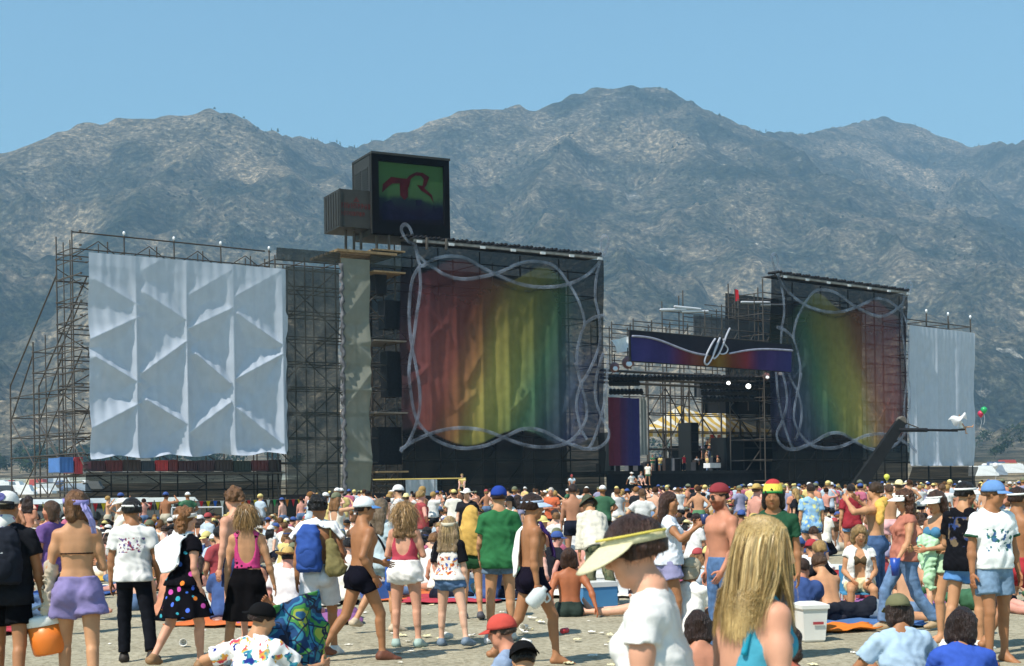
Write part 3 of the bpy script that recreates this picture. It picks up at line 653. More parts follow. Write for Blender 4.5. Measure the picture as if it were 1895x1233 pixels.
def rainbow_screen(W, corner_px, mirror, label, seed, rib_label):
    (tlx, tly), (brx, bry) = corner_px
    u0 = W.sz(tlx, 700)[0]; u1 = W.sz(brx, 700)[0]; z1 = W.sz(tlx, tly)[1]; z0 = W.sz(brx, bry)[1]; zb = .9
    Lw = u1 - u0; H = z1 - z0
    nu, nz = 150, 170
    vv = [u0 + Lw * k / 8 for k in range(1, 8)]
    lines = [((x, zb), (x, z1)) for x in vv]
    def uz(a, b): a = (1 - a) if mirror else a; return (u0 + Lw * a, z0 + H * b)
    for (a, b, c, d) in ((.13, .36, .24, .2), (.24, .2, .33, .28), (.03, .32, .13, .42), (.5, .2, .6, .3), (.75, .15, .9, .45), (.1, .75, .25, .5), (.38, .5, .3, .35), (.13, .55, .2, .62), (.78, .5, .9, .38)): lines.append((uz(a, b), uz(c, d)))
    V, Fc, U, S = cloth_field(W, u0, u1, lambda U: z0 - .0 * U, lambda U: z1 + 0 * U, nu, nz, lines, .42, 1.1, .1, seed, .04)
    V = V.reshape(nz, nu, 3); dg_ = np.sin((U * 60 - S * 34 if not mirror else -U * 60 - S * 34)) * np.exp(-((S - .72) / .16) ** 2) * np.exp(-(((U if not mirror else 1 - U) - .55) / .2) ** 2) * .05
    V[..., 0] += W.n.x * dg_; V[..., 1] += W.n.y * dg_; V = V.reshape(-1, 3)
    ua = 1 - U if mirror else U
    top = .90 + .045 * np.cos((ua - .27) * 2 * math.pi * 2.35) - .09 * np.clip((ua - .70) / .3, 0, 1)
    bot = .065 - .04 * np.cos((ua - .30) * 2 * math.pi * 2.0)
    q = ua + .30 * (.78 - S) + .05 * (fbm(U * 5, S * 5, 3, seed) - .5)
    C = rainbow(q, S)
    gr = np.clip((ua - .80) / .12, 0, 1) * np.clip((S - .5) / .12, 0, 1); C = C * (1 - gr[..., None]) + np.array([.075, .10, .075]) * gr[..., None]
    lt = np.clip((.10 - ua) / .07, 0, 1)[..., None]; C = C * (1 - lt * .8) + np.array([.03, .03, .04]) * lt * .8
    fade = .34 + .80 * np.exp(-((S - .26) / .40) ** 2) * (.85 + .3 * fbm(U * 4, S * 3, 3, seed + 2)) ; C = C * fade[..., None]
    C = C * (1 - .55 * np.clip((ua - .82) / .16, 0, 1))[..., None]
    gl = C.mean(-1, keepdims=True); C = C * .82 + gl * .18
    ins = (np.clip((top - S) / .012, 0, 1) * np.clip((S - bot) / .012, 0, 1))[..., None]
    # airbrushed dark drop line under the top ribbon
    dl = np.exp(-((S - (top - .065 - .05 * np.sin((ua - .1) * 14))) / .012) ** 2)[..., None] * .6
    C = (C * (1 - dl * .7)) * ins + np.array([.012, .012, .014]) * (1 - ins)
    Tt = thing('rainbow_screen', label, 'screen', W.at(u0, 0, 0))
    V = V - np.array(Tt.location)[None]
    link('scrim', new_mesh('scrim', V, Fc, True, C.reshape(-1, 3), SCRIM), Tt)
    # ribbons
    for st in STR:
        pp = []
        for (zx, zy) in st:
            px, py = wz3(zx, zy); su, sz_ = W3.sz(px, py); a = (su - RU0) / RL; bz = (sz_ - RZ0) / RH
            if mirror: a = 1 - a
            pp.append(Vector((u0 + Lw * a, 0, z0 + H * bz)))
        pl = catmull(pp, 6); Vr = []; fr_ = []; n = len(pl); hw = .155 if not mirror else .18
        for i, p in enumerate(pl):
            d = (pl[min(i + 1, n - 1)] - pl[max(i - 1, 0)]); d = d.normalized() if d.length > 1e-6 else Vector((1, 0, 0)); nn = Vector((-d.z, 0, d.x))
            for sgn, tt in ((1, -.28), (.7, -.30), (-.7, -.30), (-1, -.28), (-.7, -.26), (.7, -.26)):
                g = p + nn * hw * sgn; Vr.append(W.at(g.x, tt, g.z) - Tt.location)
        for i in range(n - 1):
            for k in range(6): a0 = i * 6; k2 = (k + 1) % 6; fr_.append([a0 + k, a0 + k2, a0 + 6 + k2, a0 + 6 + k])
        fr_.append([5, 4, 3, 2, 1, 0]); fr_.append([(n - 1) * 6 + k for k in range(6)])
        link('ribbon', new_mesh('ribbon', Vr, fr_, True, m=RIB), Tt)
    # black skirt below
    V, Fc, U, S = cloth_field(W, u0, u1, lambda U: .1 + 0 * U, lambda U: z0 + .05 + 0 * U, 80, 24, [((x, 0), (x, z0)) for x in vv], .35, .8, .2, seed + 3, .05)
    link('skirt', new_mesh('skirt', V - np.array(Tt.location)[None], Fc, True, m=NETK), Tt)
    # tower behind
    ST = thing('scaffold_tower', 'scaffold tower behind the ' + rib_label, 'scaffold', W.at(u0, 0, 0))
    us = [u0 + Lw * k / 5 for k in range(6)]
    grid_scaffold(ST, W, us, (1.3, 6.0), 0, z1 - .4, 2.2, r=.07)
    for k in range(5):
        for j in range(4): pipe(ST, 'brace', W.at(us[k + (j % 2)], 6, 1 + 4.6 * j), W.at(us[k + 1 - (j % 2)], 6, 5.6 + 4.6 * j), .06)
    bk = thing('backing_net', 'black netting hung behind the ' + rib_label, 'netting', W.at(u0, 0, 0))
    V, Fc, _, _ = cloth_field(W, u0, u1, lambda U: .2 + 0 * U, lambda U: z1 - 1.0 + 0 * U, 30, 30, [], .2, 1, 6.4, seed + 8)
    link('net', new_mesh('net', V - np.array(bk.location)[None], Fc, True, m=mat('black_backing_net', (.012, .013, .014), .95, .03, .2, 1, alpha=.12)), bk)
    RF = thing('lamp_roof', 'corrugated roof edge hung with lamps on top of the ' + rib_label, 'roof', W.at(u0, 0, z1), math.atan2(W.e.y, W.e.x))
    b = MB(); b.box((.9, -.4, .22), (Lw - .6, 2.2, .30)); b.build('roof_sheet', mat('dark_roof_sheet', (.05, .05, .052), .6, .3, .3, 1.5), RF)
    b = MB(); b.box((1.0, -.45, .0), (Lw - .6, -.3, .2)); b.build('fascia', mat('grey_fascia', (.22, .21, .2), .7, .2, .3, 1.5), RF)
    n = 46; lb = MB(); lb.box((-.10, -.5, 0), (.11, .9, .19), Matrix.Rotation(.5, 4, 'Y')); lm = new_mesh('lamp', lb.v, lb.f, m=BLACKM)
    for k in range(n): link('lamp', lm, RF, loc=(.3 + (Lw - 1.2) * k / (n - 1), -.1, .36 + .05 * math.sin(k * 2.1)))
    for k in range(7): b = MB(); x = 1.2 + (Lw - 2.4) * k / 6; b.box((x, -.62, -.1), (x + .5, -.46, .12)); b.build('bracket', PALE, RF)
    return u0, Lw, z0, H
c3 = ((747, 447), (1122, 890))
RU0 = W3.sz(747, 700)[0]; RL = W3.sz(1122, 700)[0] - RU0; RZ0 = W3.sz(1122, 836)[1]; RH = W3.sz(747, 447)[1] - RZ0
rainbow_screen(W3, ((747, 447), (1122, 836)), False, 'rainbow printed scrim running red to blue with grey ribbon border beside the video screen', 31, 'rainbow screen beside the video box')
rainbow_screen(W4, ((1432, 512), (1684, 838)), True, 'rainbow printed scrim running green to red with grey ribbon border beside the plain pale screen', 47, 'rainbow screen on the far wing')

# --- W5 right pale screen
T5 = thing('scaffold_tower', 'scaffold frame around the plain pale screen at the far end of the stage', 'scaffold', W5.at(0, 0, 0))
p5 = [W5.sz(x, 700, .5)[0] for x in (1690, 1730, 1770, 1811)]
grid_scaffold(T5, W5, p5, (1.5, 4.5), 0, W5.sz(1690, 577)[1], 2.1, r=.085)
for i in range(22): coupler(T5, W5.at(p5[3], 1.5, 1 + i * .95))
b0 = lambda U: W5.sz(1690, 862)[1] + 0 * U; b1 = lambda U: W5.sz(1690, 602)[1] + 0 * U
V, Fc, U, S = cloth_field(W5, W5.sz(1687, 700)[0], W5.sz(1808, 700)[0], b0, b1, 120, 90, [((u, 2), (u, 22)) for u in p5], .6, 1.3, .1, 71, .05, .5)
tag(link('cloth_screen', new_mesh('cloth_screen', V, Fc, True, m=FABRIC_W)), 'plain pale grey fabric screen with vertical folds at the far end of the stage', 'screen')
net_panel('shade_net', W5, 1688, 1810, 864, 912, NETK, 'black netting along the base of the plain pale screen', seed=75, nz=12)
for i, px in enumerate((1692, 1732, 1770, 1811)):
    b = MB(); b.lathe([(.05, 0), (.05, .15), (.12, .18), (.15, .36), (.1, .5), (.04, .52)], 10)
    tag(b.build('flood_lamp', MATS['lamp_glass'], smooth=True, loc=W5.at(p5[i], 1.5, W5.sz(1690, 577)[1] + .3)), 'small pale lamp on the scaffold rail above the plain far screen', 'lamp', 'lamps above the far pale screen')

# --- centre stage
WC = Wing(1172, 128.0, 1468, 143.5)
zbl = WC.sz(1172, 613)[1]; hB = zbl - WC.sz(1172, 668)[1]
BN = thing('stage_banner', 'dark purple and red banner with a grey wave and cursive lettering over the stage', 'banner', WC.at(0, 0, zbl - hB), math.atan2(WC.e.y, WC.e.x))
nu, nz = 160, 26; U, S = np.meshgrid(np.linspace(0, 1, nu), np.linspace(0, 1, nz))
wave = .80 - .42 * np.exp(-((U - .44) / .24) ** 2) + .07 * np.cos((U - .1) * 9) * np.exp(-((U - .1) / .2) ** 2)
base = np.stack([np.interp(U, [0, .22, .30, .40, .52, .60, .70, .78, 1], c) for c in ([.05, .06, .17, .22, .24, .20, .22, .07, .05], [.045, .04, .03, .07, .14, .05, .03, .035, .045], [.20, .17, .07, .035, .02, .025, .04, .15, .20])], -1)
C = np.where((S < wave)[..., None], base * .55, np.array([.016, .015, .022]))
V = np.stack([U * WC.L, .12 * np.sin(U * 40) * .3 + .05 * np.sin(U * 9 + S * 2), S * hB], -1).reshape(-1, 3)
i_ = (np.arange(nz - 1)[:, None] * nu + np.arange(nu - 1)[None]).ravel()
PRINT = mat('printed_banner', (1, 1, 1), .85, .08, .08, 2, attr='Col')
bnr = link('banner_cloth', new_mesh('banner_cloth', V, np.stack([i_, i_ + 1, i_ + nu + 1, i_ + nu], -1), True, C.reshape(-1, 3), PRINT), BN)
b = MB(); b.box((0, .12, -.05), (WC.L, .35, hB + .1)); b.build('backing_board', BLACKM, BN)
RIB2 = mat('grey_wave_paint', (.24, .25, .33), .7, .15, .2, 2)
b = MB(); us = np.linspace(0, 1, 60)
wv = .80 - .42 * np.exp(-((us - .44) / .24) ** 2) + .07 * np.cos((us - .1) * 9) * np.exp(-((us - .1) / .2) ** 2)
seg = [(Vector((u * WC.L, -.15, (v) * hB))) for u, v in zip(us, wv)]
b.tube(seg[:27], .10, 6); b.build('wave_line', RIB2, BN, smooth=True); b = MB(); b.tube(seg[34:], .10, 6); b.build('wave_line', RIB2, BN, smooth=True)
def wz5(zx, zy): return (1100 + zx * 400 / 1233, 520 + zy * 400 / 1233)
def script(pl, r_=.095):
    pts = []
    for (zx, zy) in pl: u, z = WC.sz(*wz5(zx, zy), -.2); pts.append(Vector((u, -.2, z - (zbl - hB))))
    b = MB(); pc = catmull(pts, 5); b.tube(pc, r_, 6); b.build('lettering', mat('script_letter_grey', (.34, .36, .42), .6, .2, .1, 2), BN, smooth=True)
script([(690, 330), (670, 360), (640, 420), (628, 460), (640, 478), (660, 460), (685, 410), (712, 340), (718, 325)]); script([(716, 325), (690, 385), (676, 430), (686, 442), (710, 415), (735, 360), (758, 300), (773, 270)])
script([(735, 330), (742, 360), (760, 385), (752, 410), (728, 418), (716, 412)], .08)
# roof scaffold above the banner
WR = Wing(1176, 139, 1430, 152.5)
TR = thing('roof_scaffold', 'thicket of thin scaffold poles on the roof above the purple banner', 'scaffold', WR.at(0, 0, 0))
zr0 = WR.sz(1176, 640)[1]; zr1 = WR.sz(1176, 590)[1]
usr = [WR.L * k / 8 for k in range(9)]
for ti, t in enumerate((0, 3, 6)):
    for k, u in enumerate(usr):
        pipe(TR, 'post', WR.at(u, t, zr0 - 2), WR.at(u, t, zr1 + (0 if k < 4 else 1.5 + .8 * ((k * 5 + ti * 3) % 4))), .06)
    for zz in np.arange(zr0 - 1.2, zr1 + .1, .9): pipe(TR, 'rail', WR.at(0, t, zz), WR.at(WR.L, t, zz), .045)
    for zz in (zr1 + 1.2, zr1 + 2.1): pipe(TR, 'rail', WR.at(usr[4], t, zz), WR.at(WR.L, t, zz), .045)
for k in range(8): pipe(TR, 'brace', WR.at(usr[k], 0, zr0 - 1), WR.at(usr[k + 1], 0, zr1 - .3), .045)
for (x0, x1, y, dy) in ((1222, 1268, 574, -1), (1248, 1296, 568, 2), (1260, 1310, 577, -1), (1372, 1424, 560, -5), (1406, 1452, 565, -4)):
    u0, z = WR.sz(x0, y, 2); u1 = WR.sz(x1, y, 2)[0]; pipe(TR, 'truss_tube', WR.at(u0, 2, z), WR.at(u1, 2, z + .3 * (dy < 0)), .16, PALE)
u, z = WR.sz(1360, 556, 1); pipe(TR, 'post', WR.at(u, 1, z - 2), WR.at(u, 1, z + 1.2), .05)
fl = MB(); fl.add([(0, 0, 0), (.45, .05, .05), (.4, .1, 1.2), (0, 0, 1.3), (0, .02, 0), (.45, .07, .05), (.4, .12, 1.2), (0, .02, 1.3)], [[0, 1, 2, 3], [7, 6, 5, 4], [0, 4, 5, 1], [1, 5, 6, 2], [2, 6, 7, 3], [3, 7, 4, 0]])
tag(fl.build('flag', CLOTHT, color='#c8323c', loc=WR.at(u, 1, z - .1)), 'small red and white flag on the stage roof scaffold', 'flag')
pn = thing('roof_panel', 'dark grey mesh panel standing on the stage roof', 'panel', WR.at(usr[4], 1.5, zr0 - 1), math.atan2(WR.e.y, WR.e.x))
b = MB(); b.box((0, 0, 0), (WR.L * .42, .1, zr1 - zr0 + 2.2)); b.build('mesh_sheet', mat('grey_mesh_sheet', (.07, .075, .085), .9, .05, .2, 1, alpha=.35), pn)
# lamps and trusses beneath the banner
WT = Wing(1126, 137, 1440, 152); TT = thing('lighting_truss', 'dark lighting truss hung under the purple stage banner', 'truss', WT.at(0, 0, 0))
for (ya, yb, t) in ((686, 690, 1), (700, 700, 1), (694, 694, 3), (708, 706, 2)):
    z = WT.sz(1126, ya, t)[1]; pipe(TT, 'chord', WT.at(0, t, z), WT.at(WT.L, t, z), .13)
zA = WT.sz(1126, 700, 1)[1]; zBq = WT.sz(1126, 686, 1)[1]
for k in range(26): pipe(TT, 'web', WT.at(WT.L * k / 26, 1, zA), WT.at(WT.L * (k + 1) / 26, 1, zBq) if k % 2 else WT.at(WT.L * (k + 1) / 26, 1, zA + (zBq - zA) * .9), .05)
can = MB(); can.lathe([(.12, 0), (.2, .05), (.2, .5), (.24, .6)], 8, Matrix.Rotation(R(120), 4, 'X')); canm = new_mesh('stage_lamp', can.v, can.f, m=BLACKM)
for r_i, (py, n, x0, x1) in enumerate(((696, 42, 1128, 1438), (712, 16, 1298, 1398), (724, 15, 1300, 1396), (736, 14, 1302, 1392), (706, 12, 1130, 1180), (722, 9, 1130, 1186))):
    for k in range(n):
        px = x0 + (x1 - x0) * k / (n - 1); u, z = WT.sz(px, py, .6); o = link('stage_lamp', canm, loc=WT.at(u, .6, z))
        tag(o, 'black stage lamp on the rig under the purple banner', 'lamp', 'stage lamps under the purple banner')
for (px, py, sx) in ((1385, 715, .25), (1348, 709, .18)):
    u, z = WT.sz(px, py, -.3); Tt = thing('spotlight', ('larger' if sx > .2 else 'smaller') + ' lit white spotlight under the purple banner', 'spotlight', WT.at(u, -.3, z))
    b = MB(); b.lathe([(.1, .7), (sx, .25), (sx * 1.1, .02)][::-1], 12, Matrix.Rotation(R(-100), 4, 'X')); b.build('housing', BLACKM, Tt, smooth=True)
    b = MB(); b.lathe([(sx * .2, -.06), (sx, 0), (sx, .04)], 12, Matrix.Rotation(R(-100), 4, 'X')); b.build('lens', mat('lit_lens', (1, .97, .9), .3, .5, 0, emit=6.0), Tt)
for i, (px, py, r_, wd) in enumerate(((1137, 680, .5, 'lower'), (1162, 671, .62, 'upper'), (1418, 697, .42, 'inner'), (1442, 690, .5, 'outer'))):
    u, z = WT.sz(px, py, -.6); Tt = thing('follow_spot', wd + ' copper-coloured follow spot hung by the purple banner ' + ('near the white sheet' if i < 2 else 'beside the far rainbow screen'), 'spotlight', WT.at(u, -.6, z))
    b = MB(); b.lathe([(.05, -r_), (r_ * .7, -r_ * .75), (r_, 0), (r_ * .8, r_ * .6), (r_ * .3, r_ * .9)], 12, Matrix.Rotation(R(60), 4, 'X')); b.build('housing', mat('copper_housing', (.20, .09, .085), .45, .4, .3, 2), Tt, smooth=True)
    b = MB(); b.box((-.05, -.05, r_ * .8), (.05, .05, r_ + .8)); b.build('yoke', BLACKM, Tt); b = MB(); b.lathe([(r_ * .5, 0), (r_ * .45, .1)], 10, Matrix.Translation((r_ * .1, -r_ * .95, -r_ * .35)) @ Matrix.Rotation(R(60), 4, 'X')); b.build('lens', MATS['lamp_glass'], Tt)
for k in range(9):
    px = 1195 + k * 27; u, z = WT.sz(px, 716 + (k * 13) % 9, 3); pipe(TT, 'drop_pipe', WT.at(u, 3, zA), WT.at(u, 3, z - 1.5 - (k % 3)), .05)
    if k % 2 == 0: pipe(TT, 'cross_pipe', WT.at(u - 1.2, 3, z - 1.2), WT.at(u + 2.2, 3, z - 1.2 - .2 * (k % 3)), .05)
# white sheet
sh = MB(); q = [WT.sz(*p, .2) for p in ((1131, 630), (1168, 622), (1170, 648), (1134, 655))]
V, Fc = [], []
for j in range(9):
    for i in range(9):
        a = i / 8; c = j / 8; u = (q[0][0] * (1 - a) + q[1][0] * a) * (1 - c) + (q[3][0] * (1 - a) + q[2][0] * a) * c; z = (q[0][1] * (1 - a) + q[1][1] * a) * (1 - c) + (q[3][1] * (1 - a) + q[2][1] * a) * c
        V.append(WT.at(u, .2 - .5 * c - .25 * math.sin(a * 5 + c * 3), z))
Fc = [[j * 9 + i, j * 9 + i + 1, j * 9 + i + 10, j * 9 + i + 9] for j in range(8) for i in range(8)]
tag(link('white_sheet', new_mesh('white_sheet', V, Fc, True, m=CLOTHT), color=(.8, .82, .82)), 'crumpled white sheet on the rig between rainbow screen and purple banner', 'sheet')
# side banner and grey panel
def hang(px0, px1, py0, py1, Y, cols, label, name, cat='banner', t=0, mm=None):
    a = P(px0, py0, Y); b_ = P(px1, py0, Y + (px1 - px0) * .05); z1 = a.z; z0 = P(px0, py1, Y).z; nu, nz = 24, 20; V = []; C = []
    e_ = Vector((b_.x - a.x, b_.y - a.y, 0)); nrm = Vector((-e_.y, e_.x, 0)).normalized()
    for j in range(nz):
        for i in range(nu):
            u = i / (nu - 1); v = j / (nz - 1); p = Vector((a.x, a.y, 0)) + e_ * u + nrm * (.12 * math.sin(u * 17) + .06 * math.sin(u * 31)); V.append((p.x, p.y, z0 + (z1 - z0) * v))
            k = min(u * (len(cols) - 1), len(cols) - 1.001); c0 = cols[int(k)]; c1 = cols[int(k) + 1]; f_ = k - int(k); C.append([c0[x] * (1 - f_) + c1[x] * f_ for x in range(3)])
    f = [[j * nu + i, j * nu + i + 1, (j + 1) * nu + i + 1, (j + 1) * nu + i] for j in range(nz - 1) for i in range(nu - 1)]
    return tag(link(name, new_mesh(name, V, f, True, C, mm or PRINT)), label, cat)
hang(1125, 1181, 735, 862, 136, [(.10, .02, .03), (.085, .02, .045), (.03, .025, .10), (.03, .027, .11)], 'tall banner fading from dark red to purple beside the rainbow screen', 'hanging_banner')
hang(1179, 1196, 735, 842, 142, [(.30, .31, .31), (.25, .26, .26)], 'narrow plain grey cloth hung beside the purple and red banner', 'hanging_cloth', 'cloth')
hang(1284, 1330, 690, 735, 160, [(.12, .13, .14), (.10, .11, .12)], 'grey backdrop cloth behind the stage lamps', 'hanging_cloth', 'cloth')
hang(1300, 1436, 700, 765, 162, [(.055, .06, .065), (.05, .05, .055)], 'dark grey backdrop cloth above the striped canopy', 'hanging_cloth', 'cloth')
# stage back scaffold
WS = Wing(1190, 158, 1440, 172); TS = thing('stage_scaffold', 'dark scaffold frames at the back of the stage in front of the canopy', 'scaffold', WS.at(0, 0, 0))
uss = [WS.sz(x, 800)[0] for x in (1200, 1232, 1262, 1276, 1300, 1335, 1370, 1405, 1436)]
zt = WS.sz(1200, 690)[1]
for t in (0, 3):
    for u in uss: pipe(TS, 'post', WS.at(u, t, 2), WS.at(u, t, zt), .10)
    for z in np.arange(4, zt, 2.0): pipe(TS, 'rail', WS.at(0, t, z), WS.at(WS.L, t, z), .07)
for k in range(8):
    for j in range(3): pipe(TS, 'brace', WS.at(uss[k + (j + k) % 2], 0, 3 + j * 3.3), WS.at(uss[k + 1 - (j + k) % 2], 0, 6.3 + j * 3.3), .07)
# striped canopy
TN = thing('striped_canopy', 'yellow and white striped canopy behind the stage', 'canopy', P(1300, 900, 176).xy.to_3d())
def canopy():
    C0 = P(1300, 800, 176); ang = R(33); e_ = Vector((math.cos(ang), math.sin(ang), 0)); n_ = Vector((-math.sin(ang), math.cos(ang), 0))
    zE = P(1300, 797, 176).z; zPk = P(1277, 752, 176).z; o = TN.location
    hl, hw = 9.2, 3.6; prof = [(-hl, 0), (-hl * .55, .78), (-hl * .38, 1.0), (-hl * .2, .8), (0.05 * hl, .70), (hl * .3, .78), (hl * .55, .62), (hl, .05)]
    n = 26; yl = mat('canopy_yellow', (.62, .42, .10), .8, .1, .1, 1, trans=.35); wh = mat('canopy_white', (.72, .70, .62), .8, .1, .1, 1, trans=.35)
    for k in range(n):
        V = []; 
        for j, kk in enumerate((k, k + 1)):
            x = -hl + 2 * hl * kk / n; r_ = np.interp(x, [p[0] for p in prof], [p[1] for p in prof])
            for (v, zf) in ((-hw, -.25), (-hw, 0), (-hw * .45, .45), (0, 1), (hw * .45, .45), (hw, 0), (hw, -.25)):
                V.append(Vector((C0.x, C0.y, 0)) + e_ * x + n_ * v + Vector((0, 0, zE + (zPk - zE) * r_ * max(zf, 0) + min(zf, 0) * 2.6)) - o)
        link('canopy_strip', new_mesh('canopy_strip', V, [[i, i + 1, i + 8, i + 7][::-1] for i in range(6)], True, m=(yl if k % 2 else wh)), TN)
    for x in (-hl, -hl / 3, hl / 3, hl):
        for v in (-hw, hw): p = Vector((C0.x, C0.y, 0)) + e_ * x + n_ * v; pipe(TN, 'pole', p + Vector((0, 0, 2.5)), p + Vector((0, 0, zE)), .09)
canopy()
# stage deck
WD = Wing(1124, 138, 1442, 153); zD = WD.sz(1124, 872)[1]
SD = thing('stage_deck', 'black skirted stage deck between the two rainbow screens', 'stage', WD.at(0, 0, 0), math.atan2(WD.e.y, WD.e.x))
b = MB(); b.box((0, 0, zD - .3), (WD.L, 30, zD)); b.build('deck', BLACKM, SD)
b = MB(); b.box((0, .06, 0), (WD.L, .16, zD - .3)); b.build('skirt', mat('black_drape', (.015, .015, .017), .95, .05, .2, 2), SD)
def stage_box(px0, px1, py0, py1, t, dep, col, label, name, cat, m=None, parts=True):
    u0, z1 = WD.sz(px0, py0, t); u1, z0 = WD.sz(px1, py1, t); Tt = thing(name, label, cat, WD.at(u0, t, max(z0, zD)), math.atan2(WD.e.y, WD.e.x)); h = z1 - max(z0, zD)
    b = MB(); b.box((0, 0, 0), (u1 - u0, dep, h)); b.build('cabinet', m or PAINT, Tt, col)
    if parts:
        n = max(1, round(h / 1.1))
        for k in range(n): g = MB(); g.box((.1, -.04, h * k / n + .08), (u1 - u0 - .1, -.005, h * (k + 1) / n - .08)); g.build('grille', MATS['grille_cloth'], Tt)
stage_box(1376, 1438, 808, 880, 4, 5, (.006, .006, .007), 'large black loudspeaker stack on the stage beside the far rainbow screen', 'loudspeaker_stack', 'loudspeaker')
stage_box(1278, 1294, 782, 872, 10, 2, (.009, .009, .009), 'tall narrow dark column standing mid stage under the canopy', 'loudspeaker_column', 'loudspeaker')
stage_box(1128, 1137, 800, 880, 1, 1.5, (.012, .012, .014), 'thin black column beside the red and purple banner', 'loudspeaker_column', 'loudspeaker')
stage_box(1314, 1334, 857, 866, 5, 1, (.7, .7, .72), 'white keyboard case on stage', 'keyboard_case', 'case', parts=False)
rr = random.Random(3)
for k in range(26):
    px = rr.uniform(1150, 1372); wd = rr.uniform(7, 18); py = rr.uniform(846, 862); c = rr.choice([(.03, .03, .035), (.06, .06, .07), (.10, .10, .11), (.04, .025, .02)])
    u0 = WD.sz(px, py, 6)[0]; h = (872 - py) / 18.5 + rr.uniform(0, .5); t = rr.uniform(3, 14); Tt = thing('amplifier', '%s %s amplifier case on the stage deck %s' % ('tall' if h > 1.35 else 'low', {.03: 'black', .06: 'dark grey', .10: 'grey', .04: 'brown'}[c[0]], 'behind the red and purple banner' if px < 1215 else ('in front of the scaffold frames' if px < 1300 else 'beside the loudspeaker stack')), 'amplifier', WD.at(u0, t, zD), math.atan2(WD.e.y, WD.e.x) + rr.uniform(-.3, .3), 'amplifiers on the stage deck')
    b = MB(); b.box((0, 0, 0), (wd / 18, .6, h)); b.build('cabinet', PAINT, Tt, c); b = MB(); b.box((.06, -.03, .06), (wd / 18 - .06, -.004, h - .06)); b.build('grille', MATS['grille_cloth'], Tt)
# barriers in front
def barrier(px0, px1, ptop, Y, col, label, name='barrier_wall', h=None, m=None, Yb=None):
    a = P(px0, ptop, Y); Yb = Yb or Y; b_ = P(px1, ptop + (YH(px1) - YH(px0)), Yb); a.z = a.z; L_ = Vector((b_.x - a.x, b_.y - a.y, 0)).length
    Tt = thing(name, label, 'barrier', (a.x, a.y, 0), math.atan2(b_.y - a.y, b_.x - a.x)); n = max(2, int(L_ / 2.4))
    for k in range(n):
        b = MB(); b.box((L_ * k / n + .02, 0, .02), (L_ * (k + 1) / n - .02, .08, a.z)); b.build('panel', m or CLOTH, Tt, col)
    for k in range(n + 1): b = MB(); x = L_ * k / n; b.box((x - .04, .09, 0), (x + .04, .17, a.z + .05)); b.build('post', BLACKM, Tt)
    return Tt
barrier(520, 1190, 916, 100, (.016, .016, .018), 'long black cloth barrier in front of the stage', Yb=113)
barrier(1190, 1700, 907, 113, (.018, .018, .02), 'black cloth barrier along the far half of the stage front', Yb=138)
barrier(1700, 2000, 903, 138, (.05, .055, .06), 'dark grey barrier beyond the plain pale screen', Yb=150)
fence = thing('mesh_fence', 'dark mesh fence strung with coloured pennants beside the long black barrier', 'fence', (0, 0, 0))
fa = P(-60, 930, 62); fb = P(560, 930, 78); fa.z = 0; fb.z = 0; fence.location = fa; fd = (fb - fa); n = 16; fh = 1.35
NETF = mat('fence_mesh', (.035, .036, .033), .95, .03, .25, 1.5, alpha=.12)
for k in range(n):
    a = fa + fd * (k / n); b_ = fa + fd * ((k + 1) / n); pipe(fence, 'post', a, a + Vector((0, 0, fh + .1)), .03, STEELW)
    V = [a - fa, b_ - fa, b_ - fa + Vector((0, 0, fh)), a - fa + Vector((0, 0, fh))]; link('mesh_panel', new_mesh('mesh_panel', V, [[0, 1, 2, 3]], m=NETF), fence)
pipe(fence, 'rail', fa + Vector((0, 0, fh)), fb + Vector((0, 0, fh)), .02, STEELW)
pc = ['#c8343c', '#e0c83c', '#3c6ec8', '#e8e8e0', '#3ca05a', '#c8343c', '#e08a3c']
for k in range(44):
    p = fa + fd * ((k + .5) / 44) - fa + Vector((0, -.05, fh)); b = MB(); d = fd.normalized() * .13
    b.add([p - d, p + d, p + Vector((0, 0, -.4)), p - d + Vector((0, .02, 0)), p + d + Vector((0, .02, 0)), p + Vector((0, .02, -.4))], [[0, 1, 2], [5, 4, 3], [0, 3, 4, 1], [1, 4, 5, 2], [2, 5, 3, 0]])
    b.build('pennant', CLOTHT, fence, pc[k % 7])
gate = thing('gate_frame', 'pale tubular gate frame in front of the black barrier', 'gate', P(318, 950, 60).xy.to_3d())
ga = P(318, 940, 60); gb = P(412, 940, 60); gz = ga.z
for q in (ga, gb): pipe(gate, 'post', Vector((q.x, q.y, 0)), Vector((q.x, q.y, gz)), .03, PALE)
pipe(gate, 'rail', Vector((ga.x, ga.y, gz)), Vector((gb.x, gb.y, gz)), .03, PALE); pipe(gate, 'rail', Vector((ga.x, ga.y, .5)), Vector((gb.x, gb.y, .5)), .03, PALE)
